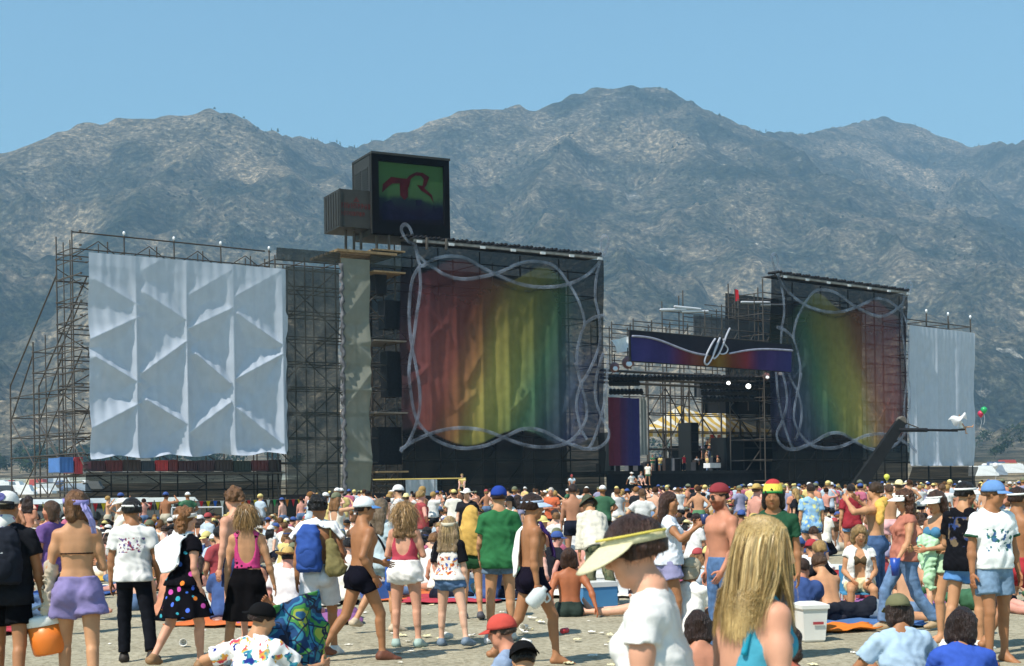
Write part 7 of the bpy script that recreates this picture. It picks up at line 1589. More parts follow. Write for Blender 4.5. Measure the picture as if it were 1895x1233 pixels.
def f31(s, r, h):
    put(r, 'swimsuit', *field([self_inf(p, .006) for p in s.B['torso'] if 'sub' not in p[-1]], .009, .02, subs=[('ell', s.T(-.10, -.16, .46), s.Tx, A3((.17, .20, .30))), ('ell', s.T(0, .13, .53), s.Tx, A3((.11, .15, .14))), ('ell', s.T(.19, 0, .44), s.Tx, A3((.085, .2, .12))), ('ell', s.T(-.19, 0, .44), s.Tx, A3((.085, .2, .12))), ('ell', s.neckb + s.Tx[2] * .03, s.Tx, A3((.08, .1, .10)))]), COTTON, '#2a9cb8')
    tube_part(r, 'strap', [s.T(.085, -.10, .30), s.T(.10, -.085, .42), s.T(.105, -.03, .515), s.T(.10, .06, .47), s.T(.085, .12, .38)], .011, COTTON, '#2a9cb8')
    hairwear(s, r, .008, 'short', '#8f7242', vol=-.004, wr=(.001, 40, 1)); strands(s, r, None, 13000, '#b09460', .37, .0013, 33, .03, lift=.02); strands(s, r, None, 2000, '#cdb482', .36, .0014, 35, .04, name='light_strand_layer', lift=.05); strands(s, r, None, 1000, '#7a5c34', .38, .0014, 36, .04, name='dark_strand_layer', lift=.03)
    put(r, 'shorts', *s.shorts(.014, .4), DENIM, '#4a6a90')
hero(1378, 1190, 525, -62, 'person with long straight blond hair in turquoise swimsuit', dict(H=1.60, sex='f', fat=1.04, lean=6, legL='stepf', legR='stepb', armL=((.2, .1, -1), (.05, .4, -.9)), armR=((.2, .0, -1), (.05, .3, -1)), head=(-36, 8)), SK['pink'], h=.0075, parts=f31)
# right edge group
def f27(s, r, h): put(r, 'tank_top', *s.tee(h, 0, -.04, loose=.016, wr=(.007, 22, 1)), COTTON, '#b46a52'); put(r, 'jeans', *s.shorts(h, 1.93), DENIM, '#5c7ea6'); hairwear(s, r, h, 'bob', '#4a2e1e', vol=.03, length=.05, wr=(.012, 50, 1)); hatwear(s, r, 'visor', '#e8e8e4'); shoewear(s, r, h, '#a89070', 'sandal')
s27, r27 = hero(1672, 1030, 160, 96, 'person in peach tank top, blue jeans and white visor reaching down', dict(H=1.64, sex='f', lean=-4, legL='stepb', legR='stepf', armL=((.3, .2, -.9), (.15, .5, -.8)), armR=((.15, -.3, -.9), (.05, .1, -1)), head=(0, 8)), SK['tan'], parts=f27)
def f28(s, r, h):
    put(r, 'bikini_top', *field([self_inf(p, .008) for p in s.B['torso'] if p[0] == 'ell' and (p[1] - s.pel) @ s.Tx[2] > .2], h, .02), COTTON, '#3a7aa0'); put(r, 'shorts', *s.shorts(h, .3), COTTON, '#a8c8a0'); hairwear(s, r, h, 'bob', '#3a261c', vol=.02); hatwear(s, r, 'visor', '#ecece8')
    a = s.J['elL']; w = s.J['wrL']; put(r, 'green_cloth', *field([cap_(s.T(-.05, .16, .22), s.T(.05, .18, .24), .08, .07), cap_(s.T(-.05, .18, .20), s.T(-.08, .2, -.28), .075, .05), cap_(s.T(.04, .18, .2), s.T(.05, .18, -.05), .06, .05)], h, .05, wr=(.012, 26, 1)), COTTON, '#a8d8a8')
hero(1738, 1040, 172, 112, 'person in white visor and blue bikini holding a pale green cloth', dict(H=1.6, sex='f', legL='hf', legR='hb', armL=((.2, .2, -1), (-.3, .85, -.1)), armR=((.2, .2, -1), (-.3, .85, -.1)), head=(4, 12)), SK['tan'], parts=f28)
def f29(s, r, h):
    put(r, 'shirt', *s.tee(h, .62, -.10, loose=.02), print_mat('black_tee_print', '#121318', [(.42, '#2a3c68'), (.55, '#6a5c48')], 14, .52, zlo=1.05, zhi=1.35, xw=.13), W_); put(r, 'shorts', *s.shorts(h, .45, flare=.035, inf=.016), COTTON, '#4a86c4'); hairwear(s, r, h, 'short', '#120e0e', vol=.02); hatwear(s, r, 'visor', '#e4e6e2'); shoewear(s, r, h, '#d8d8d0', 'sneaker')
hero(1786, 1040, 182, -48, 'person in black printed tee, blue shorts and white visor', dict(H=1.69, legL='hb', legR='hf', armL=((.2, .1, -1), (-.2, .8, -.2)), armR=((.16, 0, -1), (.05, .2, -1)), head=(-30, 6), beard=(.4, .34, .32)), SK['tan'], parts=f29)
def f32(s, r, h):
    put(r, 'shirt', *s.tee(h, .62, -.03, loose=.016, wr=(.006, 20, 1)), print_mat('ringer_print', '#e6e8e6', [(.42, '#2a6a5a'), (.55, '#4a6a9a')], 22, .53, zlo=1.05, zhi=1.26, xw=.14), W_)
    for nm in 'LR':
        a, b_ = s.J['sh' + nm], s.J['el' + nm]; e = a + (b_ - a) * .62; put(r, 'cuff', *field([('cap', e - nrm(b_ - a) * .018, e + nrm(b_ - a) * .006, .067 * s.k + .022, .068 * s.k + .022, None, 1, 'ab')], .01, .01), COTTON, '#24503a')
    put(r, 'shorts', *s.shorts(h, .62, flare=.03, inf=.018), DENIM, '#6a88a4'); put(r, 'belt', *field([s.loft([(.075, .158, .112), (.105, .155, .108)], .022)], .01, .01), RUBBER, '#2a1c14'); hatwear(s, r, 'cap', '#5a8ac4', '#5a8ac4'); hairwear(s, r, h, 'short', '#5a4028', vol=.02)
hero(1838, 1050, 196, 196, 'person in white ringer tee with green print, denim cut-offs, brown belt and blue cap', dict(H=1.69, legL='stand', legR='hf', armL=((.2, .0, -1), (.1, .2, -1)), armR=((.2, .0, -1), (.08, .15, -1)), head=(42, 6)), SK['brown'], parts=f32)
def f33(s, r, h): put(r, 'shorts', *s.shorts(h, .4, flare=.03), COTTON, '#a8202c'); hairwear(s, r, h, 'short', '#2a1a14'); hatwear(s, r, 'visor', '#e8e8e4')
hero(1884, 1050, 186, -60, 'shirtless person in red shorts and white visor at the edge of the group', dict(H=1.66, legL='stepb', legR='stepf', armL=((.2, .2, -1), (-.2, .8, -.3)), armR='hangb', head=(0, 5)), SK['brown'], parts=f33)
def f34(s, r, h): put(r, 'shirt', *s.tee(h, .62, -.08, loose=.016, wr=(.007, 20, 1)), COTTON, '#9cb8d0'); put(r, 'trousers', *s.shorts(h, 1.9), DENIM, '#3c5068'); hatwear(s, r, 'cap', '#6a6a48', yaw=10); hairwear(s, r, h, 'bob', '#2c1e18', vol=.008)
hero(1676, 1190, 243, 6, 'seated person in light blue tee and olive cap hugging the knees', dict(H=1.72, seat=SEAT - .07, lean=12, legL='kneeup', legR='kneeup', armL=((.55, .45, -.7), (-.45, .85, -.1)), armR=((.55, .45, -.7), (-.45, .85, -.1)), head=(-6, 12)), SK['brown'], parts=f34)
def f35(s, r, h): hairwear(s, r, h, 'bob', '#241612', vol=.03); put(r, 'shirt', *s.tee(h, .6, -.08), COTTON, '#2a52b4'); put(r, 'trousers', *s.shorts(h, 1.9), DENIM, '#2c3a54')
hero(1782, 1225, 255, -14, 'seated person with thick dark hair and blue shirt behind the ringer tee', dict(H=1.66, seat=.0, lean=16, legL='cross', legR='cross', armL='knee', armR='knee', head=(-20, 10)), SK['brown'], parts=f35)
def f36(s, r, h): hairwear(s, r, h, 'bob', '#2a1a14', vol=.015); put(r, 'shorts', *s.shorts(h, .6), COTTON, '#303848')
hero(1308, 1190, 250, 20, 'seated bare-shouldered person with dark brown hair behind the straw visor', dict(H=1.62, seat=.02, lean=14, legL='cross', legR='cross', armL='knee', armR='knee', head=(-20, 8)), SK['red'], parts=f36)
hero(1452, 1190, 300, -8, 'seated person with badly sunburnt back and brown hair beyond the blond hair', dict(H=1.7, seat=.06, lean=6, legL='kneeup', legR='cross', armL='knee', armR='prop', head=(0, 6)), '#b0604a', parts=f36)
# mid-distance individuals right
def f40(s, r, h): put(r, 'vest', *s.tee(h, .3, -.02, loose=.04, subs=[('ell', s.T(0, .14, .25), s.Tx, (.075, .12, .35))]), COTTON, '#dcdcd4'); put(r, 'bikini_top', *field([self_inf(p, .008) for p in s.B['torso'] if p[0] == 'ell' and (p[1] - s.pel) @ s.Tx[2] > .2], h, .02), COTTON, '#5a4a30'); put(r, 'shorts', *s.shorts(h, .3), COTTON, '#d8cc98'); hairwear(s, r, h, 'bob', '#8a7048', vol=.025)
s40, r40 = hero(1590, 1060, 141, 172, 'person in open white vest and pale yellow shorts sitting on a low chair', dict(H=1.62, sex='f', seat=.40, lean=8, legL='chair', legR='chair', armL='lap', armR='lap', head=(8, 14)), SK['tan'], h=.015, parts=f40)
CH = thing('folding_chair', 'low blue folding chair under the person in open white vest', 'chair', r40.location, r40.rotation_euler.z)
b = MB(); b.box((-.24, -.22, .26), (.24, .22, .28)); b.build('seat', COTTON, CH, '#4a88b0'); b = MB(); b.box((-.24, -.25, .28), (.24, -.23, .62)); b.build('backrest', COTTON, CH, '#4a88b0')
for x in (-.24, .24):
    for y in (-.2, .2): pipe(CH, 'leg', Vector(CH.location) + Vector((x, y, 0)), Vector(CH.location) + Vector((x, y, .27)), .012, PALE)
def f41(s, r, h): put(r, 'jeans', *s.shorts(h, 1.93), DENIM, '#3e5c86'); hairwear(s, r, h, 'short', '#3a2a1c', vol=.02); put(r, 'yellow_towel', *field([cap_(s.T(-.14, -.08, .5), s.T(.02, -.1, .56), .07, .07), cap_(s.T(-.16, -.1, .48), s.T(-.2, -.1, .30), .06, .05)], h, .04, wr=(.01, 26, 1)), COTTON, '#dca820')
hero(1622, 1010, 138, 62, 'shirtless person in jeans with yellow towel on the shoulder, both arms raised', dict(H=1.7, armL=((.5, .6, -.1), (-.5, .5, .6)), armR=((.6, .5, -.1), (-.5, .5, .6)), legR='wide'), SK['tan'], h=.015, parts=f41)
def f42(s, r, h): put(r, 'shirt', *s.tee(h, .6, -.06, loose=.0), COTTON, '#20242e'); put(r, 'shorts', *s.shorts(h, .55), COTTON, '#7a8a98'); hairwear(s, r, h, 'short', '#2a1a14')
LIE = np.array([[0, 0, 1.0], [1.0, 0, 0], [0, -1.0, 0]])
def lying(px, py, sc, rz, label, skin, parts, face_down=True, H=1.7, sex='m'):
    # torso up axis lies along local -Y..; forward axis up or down
    Ax = np.array([[-1, 0, 0], [0, 0, -1.0], [0, 1.0, .06]]) if face_down else np.array([[1, 0, 0], [0, 0, 1.0], [0, 1.0, .05]])
    Ax = np.array([nrm(a) for a in Ax]); return hero(px, py, sc, rz, label, dict(H=H, sex=sex, seat=.14, lie=Ax, armL=((.6, .15, .75), (-.6, .1, .7)), armR=((.6, .15, .75), (-.6, .1, .7)), legL='lie', legR='liebend' if not face_down else 'lie'), skin, h=.016, parts=parts)
lying(1610, 1150, 150, 82, 'person in dark tee and grey shorts lying face down on a blanket', SK['tan'], f42)
def f43(s, r, h): put(r, 'shirt', *s.tee(h, .6, -.1), COTTON, '#e2e0dc'); put(r, 'shorts', *s.shorts(h, .6), DENIM, '#5a7ea8'); hatwear(s, r, 'cap', '#a82430'); hairwear(s, r, h, 'short', '#3a2a1c')
hero(1507, 1030, 128, 10, 'seated person in white tee and dark red cap facing the stage', dict(H=1.68, seat=SEAT, lean=8, legL='cross', legR='kneeup', armL='knee', armR='prop', head=(0, 6)), SK['tan'], h=.016, parts=f43)
def f44(s, r, h): put(r, 'shirt', *s.tee(h, .6, -.1), COTTON, '#dcdee0'); put(r, 'trousers', *s.shorts(h, 1.9), DENIM, '#8aa8c4'); hatwear(s, r, 'cap', '#34558c'); hairwear(s, r, h, 'short', '#3a2a1c')
hero(1478, 1030, 122, -12, 'seated person in white tee and blue cap beside the dark red cap', dict(H=1.66, seat=SEAT, lean=10, legL='kneeup', legR='cross', armL='knee', armR='knee', head=(-20, 6)), SK['tan'], h=.016, parts=f44)
def f45(s, r, h): put(r, 'shirt', *s.tee(h, .65, -.14), print_mat('blue_print_shirt', '#8ab0cc', [(.42, '#d8d890'), (.55, '#5a8ac0')], 10, .54), W_); put(r, 'shorts', *s.shorts(h, .4), DENIM, '#2e5070'); hairwear(s, r, h, 'short', '#2c1e16')
hero(1501, 940, 92, 4, 'standing person in light blue printed shirt and denim shorts facing the stage', dict(H=1.72, legL='wide', legR='wide'), SK['tan'], h=.018, parts=f45)
def f46(s, r, h): put(r, 'shirt', *s.tee(h, .6, -.12), COTTON, '#9a1f2c'); put(r, 'shorts', *s.shorts(h, .4), DENIM, '#5e86ac'); hairwear(s, r, h, 'short', '#1e1412')
hero(1575, 935, 90, 10, 'standing person in dark red tee and denim shorts facing the stage', dict(H=1.68), SK['tan'], h=.018, parts=f46)
def f47(s, r, h): put(r, 'shorts', *s.shorts(h, .5, flare=.03), COTTON, '#d8a0a0'); hairwear(s, r, h, 'short', '#4a3626')
hero(1646, 950, 92, 0, 'bare-backed standing person in pink shorts', dict(H=1.66, armL='akimbo', armR='akimbo'), SK['tan'], h=.018, parts=f47)
def f48(s, r, h): put(r, 'shirt', *s.tee(h, .6, -.14, loose=.04), COTTON, '#e0ddd0'); put(r, 'trousers', *s.shorts(h, 1.9), COTTON, '#c8c0b0'); hairwear(s, r, h, 'short', '#4a3a2c'); hatwear(s, r, 'sunhat', '#d8cca0', m=STRAW)
hero(1664, 920, 88, 0, 'broad standing person in cream shirt and straw hat', dict(H=1.74, fat=1.15), SK['tan'], h=.018, parts=f48)
def f49(s, r, h): put(r, 'shirt', *s.tee(h, .6, -.12), COTTON, '#c85a24'); put(r, 'shorts', *s.shorts(h, .6), DENIM, '#2c3a54'); hairwear(s, r, h, 'short', '#c0b8b0')
hero(1020, 930, 62, 172, 'standing person in orange tee with white hair in front of the black barrier', dict(H=1.72, armL='fold', armR='fold'), SK['red'], h=.02, parts=f49)
def f50(s, r, h): put(r, 'towel', *field([cap_(s.T(-.15, -.02, .42), s.T(.15, -.02, .42), .12, .12), cap_(s.T(0, -.06, .4), s.T(0, -.08, .05), .16, .17)], h, .05, wr=(.008, 18, 1)), COTTON, '#30497e'); put(r, 'shorts', *s.shorts(h, .6), COTTON, '#26304a'); hairwear(s, r, h, 'short', '#3a281e')
hero(1482, 1090, 165, -10, 'seated person wrapped in a blue towel behind the blond hair', dict(H=1.66, seat=SEAT, lean=20, legL='kneeup', legR='kneeup', armL='knee', armR='knee', head=(-30, 14)), SK['red'], h=.016, parts=f50)
def f51(s, r, h): put(r, 'swim_trunks', *s.shorts(h, .3), COTTON, '#3a3a44'); hairwear(s, r, h, 'short', '#4a3626', vol=.03)
hero(1541, 1085, 150, 20, 'bare-backed person hunched on the sand hugging the knees beside the white cooler', dict(H=1.64, seat=SEAT, lean=26, legL='kneeup', legR='kneeup', armL='knee', armR='knee', head=(0, 16)), SK['tan'], h=.016, parts=f51)
def f52(s, r, h): put(r, 'shirt', *s.tee(h, .6, -.1), COTTON, '#6a4a8a'); put(r, 'trousers', *s.shorts(h, 1.9), DENIM, '#4a6890'); hairwear(s, r, h, 'bob', '#4a3424', vol=.02)
hero(96, 1010, 150, 60, 'person with shoulder-length brown hair behind the purple shorts', dict(H=1.62, head=(30, 0), beard=(.5, .38, .32)), SK['red'], h=.016, parts=f52)
def f53(s, r, h): put(r, 'shirt', *s.tee(h, .6, -.1), COTTON, '#dcd8d2'); put(r, 'shorts', *s.shorts(h, .4), COTTON, '#c02838'); hairwear(s, r, h, 'short', '#241a14'); hatwear(s, r, 'visor', '#b8c0c8')
# rider on the crane jib
q = JIB
rider = thing('person', 'person in white shirt sitting at the end of the crane jib with balloons', 'person', (q.x + .3, q.y, q.z + .02), R(-80))
s = Person(H=1.72, seat=.22, lean=-10, legL='chair', legR='straight', armL='up', armR='hangf'); V, F_, C = s.body_mesh(.02); put(rider, 'body', V, F_, SKIN, SK['tan'], cols=C); wear(rider, .02, 'shirt', s.tee(.02), '#e4e2de'); wear(rider, .02, 'shorts', s.shorts(.02, .5), '#c8b8a0'); hairwear(s, rider, .02, 'short', '#5a2a1c'); hatwear(s, rider, 'cap', '#d8d4d0')
# ------------------------------------------------------------------ the crowd
PAL_TOP = [('#d2d0cc', 'white'), ('#d2d0cc', 'white'), ('#c8c8c4', 'white'), ('#e0d8c4', 'cream'), ('#a8bccc', 'light blue'), ('#31538f', 'blue'), ('#a82832', 'red'), ('#d8b83c', 'yellow'), ('#20222a', 'black'), ('#2c6a44', 'green'), ('#c87848', 'orange'), ('#8a88ac', 'lilac'), ('#b84a70', 'pink'), ('#8a8c90', 'grey')]
PAL_BOT = [('#4a6c96', 'denim'), ('#5c80a8', 'denim'), ('#1c2030', 'navy'), ('#d8d4cc', 'white'), ('#14141a', 'black'), ('#a02c34', 'red'), ('#3a7a4a', 'green'), ('#b0a488', 'khaki')]
PAL_HAT = [('#d8d6d2', 'white'), ('#d8d6d2', 'white'), ('#2f55a0', 'blue'), ('#b02c30', 'red'), ('#d8c040', 'yellow'), ('#c8b480', 'straw'), ('#1e2024', 'black'), ('#6a7050', 'olive')]
def faded(pal):
    """sun-bleached dye: pull each colour a third of the way to grey"""
    out = []
    for c, n in pal:
        r_, g_, b_ = lin(c); l_ = .3 * r_ + .6 * g_ + .1 * b_; out.append(((r_ * .68 + l_ * .32, g_ * .68 + l_ * .32, b_ * .68 + l_ * .32), n))
    return out
PAL_TOP, PAL_BOT, PAL_HAT = faded(PAL_TOP), faded(PAL_BOT), faded(PAL_HAT)
PAL_HAIR = [('#2a1a14', 'dark'), ('#3c281c', 'brown'), ('#5a402a', 'brown'), ('#120e0e', 'black'), ('#9a7c4c', 'blond'), ('#7a5634', 'light brown')]
POSES = {
 'stand': (dict(legL='stand', legR='wide', head=(6, 4)), 'standing'), 'stand2': (dict(legL='hb', legR='hf', armL='fold', armR='fold', head=(-20, 2)), 'arms folded'),
 'brow': (dict(legL='wide', legR='stand', armR='brow', head=(0, 0)), 'shading eyes'), 'akimbo': (dict(legL='wide', legR='wide', armL='akimbo', armR='akimbo'), 'hands on hips'),
 'walk': (dict(legL='stepf', legR='stepb', armL='hangb', armR='hangf', lean=5), 'walking'),
 'cross': (dict(seat=.11, lean=14, legL='cross', legR='crossb', armL='lap', armR='lap', head=(10, 6)), 'sitting cross-legged'), 'knees': (dict(seat=.11, lean=20, legL='kneeup', legR='kneeup', armL='knee', armR='knee', head=(-8, 6)), 'hugging knees'),
 'prop': (dict(seat=.11, lean=-14, legL='straight', legR='kneeup', armL='prop', armR='prop', head=(20, 10)), 'propped on arms'), 'onearm': (dict(seat=.11, lean=4, side=8, legL='kneeup', legR='cross', armL='knee', armR='prop', head=(-30, 4)), 'leaning aside'),
 'kneel': (dict(legL='kneel', legR='kneel', armL='lap', armR='hangf', lean=6), 'kneeling'),
 'lied': (dict(seat=.13, lie=[nrm((-1, 0, 0)), nrm((0, 0, -1)), nrm((0, 1, .06))], armL=((.6, .15, .75), (-.6, .1, .7)), armR=((.6, .15, .75), (-.6, .1, .7)), legL='lie', legR='lie'), 'lying down'),
}
ARCH = {}
def arche(pose, sex):
    if (pose, sex) in ARCH: return ARCH[(pose, sex)]
    sp = dict(POSES[pose][0]); sp.update(H=1.73 if sex == 'm' else 1.62, sex=sex, fat=1.02); h = .026; s = Person(**sp); D = {}
    def mk(n, VF, m, cols=None):
        if len(VF[0]): D[n] = new_mesh(n, VF[0], VF[1], True, cols, m)
    V, F_, C = s.body_mesh(h, hh=.012); mk('body', (V, F_), SKIN, C)
    mk('shirt', s.tee(h, .6, -.09, inf=.018, wr=(.006, 22, 1)), COTTON); mk('vest', s.tee(h, 0, -.06, inf=.018, loose=.014, wr=(.004, 22, 1)), COTTON)
    mk('shorts', s.shorts(h, .45, inf=.018), COTTON); mk('trousers', s.shorts(h, 1.9, inf=.018), DENIM)
    if sex == 'f': mk('swimsuit', s.leotard(h, inf=.014, hem=-.08), COTTON)
    mk('hair', s.hair(h * .7, 'short' if sex == 'm' else 'long', length=.22, vol=.026), HAIRM)
    s.a['capped'] = True; mk('hair_capped', s.hair(h * .7, 'short' if sex == 'm' else 'long', length=.2, vol=.018), HAIRM)
    for hk in ('cap', 'visor', 'sunhat'):
        for n, Vh, Fh, sl in hat_parts(s, hk): D[hk + '.' + n] = new_mesh(n, Vh, Fh, True, m=STRAW if hk == 'sunhat' else COTTON)
    ARCH[(pose, sex)] = D; return D
crng = random.Random(41)
def dress(sex):
    r_ = crng.random; d = {}
    d['skin'] = crng.choice(TAN); d['hair'] = crng.choice(PAL_HAIR)
    k = r_()
    d['top'] = None if (sex == 'm' and k < .44) else ('swimsuit' if sex == 'f' and k < .38 else ('vest' if k < .55 else 'shirt')); d['topc'] = crng.choice(PAL_TOP)
    d['bot'] = None if d['top'] == 'swimsuit' and r_() < .6 else ('trousers' if r_() < .22 else 'shorts'); d['botc'] = crng.choice(PAL_BOT if d['bot'] == 'shorts' else PAL_BOT[:3])
    k = r_(); d['hat'] = 'cap' if k < .24 else ('sunhat' if k < .36 else ('visor' if k < .44 else None)); d['hatc'] = crng.choice(PAL_HAT) if d['hat'] != 'sunhat' else crng.choice([('#d8cc98', 'straw'), ('#e4e0d8', 'white'), ('#b89c60', 'tan straw')])
    return d
def label_of(pose, d, where):
    t = 'bare-chested person' if not d['top'] else 'person in %s %s' % (d['topc'][1], d['top'])
    if d['bot']: t += (' and ' if d['top'] else ' in ') + '%s %s' % (d['botc'][1], d['bot'])
    t += ', ' + ('%s %s' % (d['hatc'][1], {'cap': 'cap', 'sunhat': 'brimmed hat', 'visor': 'visor'}[d['hat']]) if d['hat'] else '%s hair' % d['hair'][1])
    return t + ', ' + POSES[pose][1] + where
def crowd_person(pose, sex, x, y, z, rz, sc, d, where, group):
    D = arche(pose, sex); root = thing('person', label_of(pose, d, where), 'person', (x, y, z), rz, group); root.scale = (sc, sc, sc)
    def add(k, nm, c): 
        if k in D: link(nm, D[k], root, c)
    add('body', 'body', d['skin'])
    if d['top']: add(d['top'], d['top'], d['topc'][0])
    if d['bot']: add(d['bot'], d['bot'], d['botc'][0])
    elif d['top'] != 'swimsuit': add('shorts', 'shorts', '#26304a')
    add('hair_capped' if d['hat'] in ('cap', 'sunhat') else 'hair', 'hair', d['hair'][0])
    if d['hat']:
        first = None
        for k in D:
            if k.startswith(d['hat'] + '.'): o = link(k.split('.')[1], D[k], first or root, d['hatc'][0]); first = first or o
def pick_pose(Y, px):
    st = .03 if Y < 28 else (.07 if Y < 40 else .2)
    if px > 1100 and Y > 28: st += .08
    if px < 560: st += .06
    if crng.random() < st: return crng.choice(['stand', 'stand', 'stand2', 'brow', 'akimbo', 'walk'])
    return crng.choice(['cross', 'cross', 'knees', 'knees', 'prop', 'onearm', 'onearm', 'kneel', 'lied'])
taken = list(GROUND_PTS)
def free(x, y, r): return all((x - a) ** 2 + (y - b) ** 2 > (r + q * .7) ** 2 for a, b, q in taken)
def zone_ok(px, Y):
    if Y < 16.6: return False
    if 590 < px < 1160 and Y < 21: return False
    if 1470 < px < 1590 and (21.5 < Y < 27.5): return False
    if px < 600 and Y < 18.5: return False
    if 1160 <= px and Y < 18: return False
    if px < 560 and Y > 59: return False
    if px < 1190 and Y > 96: return False
    if Y > 108: return False
    return True
cand = []
tries = 0
while len(cand) < 262 and tries < 60000:
    tries += 1; u = crng.random(); Y = 17 + 23 * u ** 1.0; px = crng.uniform(-50, 1945)
    if not zone_ok(px, Y): continue
    x = (px - CX) / F * Y; 
    if not free(x, Y, .34): continue
    pose = pick_pose(Y, px); taken.append((x, Y, .8 if pose in ('prop', 'lied') else .5)); cand.append((px, x, Y, pose))
for (px, x, Y, pose) in cand:
    sex = crng.choice('mmf'); d = dress(sex); rz = R(crng.gauss(-12, 28)) if crng.random() < .78 else crng.uniform(-3.1, 3.1)
    if pose == 'walk': rz = R(crng.choice([80, -85, 20, -30, 170]))
    if pose == 'lied': rz = crng.uniform(-3.1, 3.1); d['hat'] = None
    where = ' by barrier' if Y > 75 else (' by fence' if px < 560 and Y > 45 else '')
    crowd_person(pose, sex, x, Y, 0, rz, crng.uniform(.93, 1.05), d, where, 'people standing in the crowd' if pose in ('stand', 'stand2', 'brow', 'akimbo', 'walk') else 'people sitting or lying in the crowd')
# people on the stage and on the barrier
for i, (px, py, t) in enumerate(((1310, 855, 7), (1318, 852, 8), (1328, 854, 6), (1338, 850, 9), (1346, 853, 7), (1352, 848, 10), (1360, 851, 6), (1368, 850, 8), (1266, 855, 3), (1208, 858, 4), (1222, 858, 6), (1290, 852, 9), (1302, 850, 11))):
    u = WD.sz(px, 872, t)[0]; p = WD.at(u, t, zD); d = dress('m'); 
    if i == 8: d.update(top='shirt', topc=('#a82832', 'red'), hat=None)
    crowd_person(crng.choice(['stand', 'stand2', 'akimbo']), 'm', p.x, p.y, p.z, crng.uniform(2.2, 4.2), 1.0, d, ' on stage', 'people on the stage deck')
RS = thing('stage_riser', 'dark tiered riser at the back of the stage below the canopy', 'riser', WD.at(0, 0, 0), math.atan2(WD.e.y, WD.e.x))
for k in range(4): b = MB(); b.box((WD.sz(1296, 850, 16)[0], 15 + k * 1.6, zD), (WD.sz(1382, 850, 16)[0], 16.55 + k * 1.6, zD + .9 + k * .8)); b.build('tier', BLACKM, RS)
for i in range(26):
    k = i % 4; t = 15.6 + k * 1.6; u = WD.sz(1300 + (i * 37) % 80, 850, t)[0]; p = WD.at(u, t, zD + .9 + k * .8); crowd_person(crng.choice(['stand', 'stand2', 'knees', 'stand']), 'm', p.x, p.y, p.z, crng.uniform(2.2, 4.2), 1.0, dress('m'), ' on stage riser', 'people on the stage riser')
for (px, py, Y, pose) in ((855, 886, 97.5, 'knees'), (1060, 890, 106, 'knees'), (1172, 886, 109, 'onearm'), (1186, 884, 109.5, 'knees'), (1202, 888, 110, 'stand')):
    p = P(px, py, Y); d = dress('m'); d.update(top='shirt')
    crowd_person(pose, 'm', p.x, p.y + 1.2, 1.95 if px < 900 else P(px, py + 10, Y).z, crng.uniform(2.4, 3.8), 1.0, d, ' on barrier', 'people on the stage barrier')
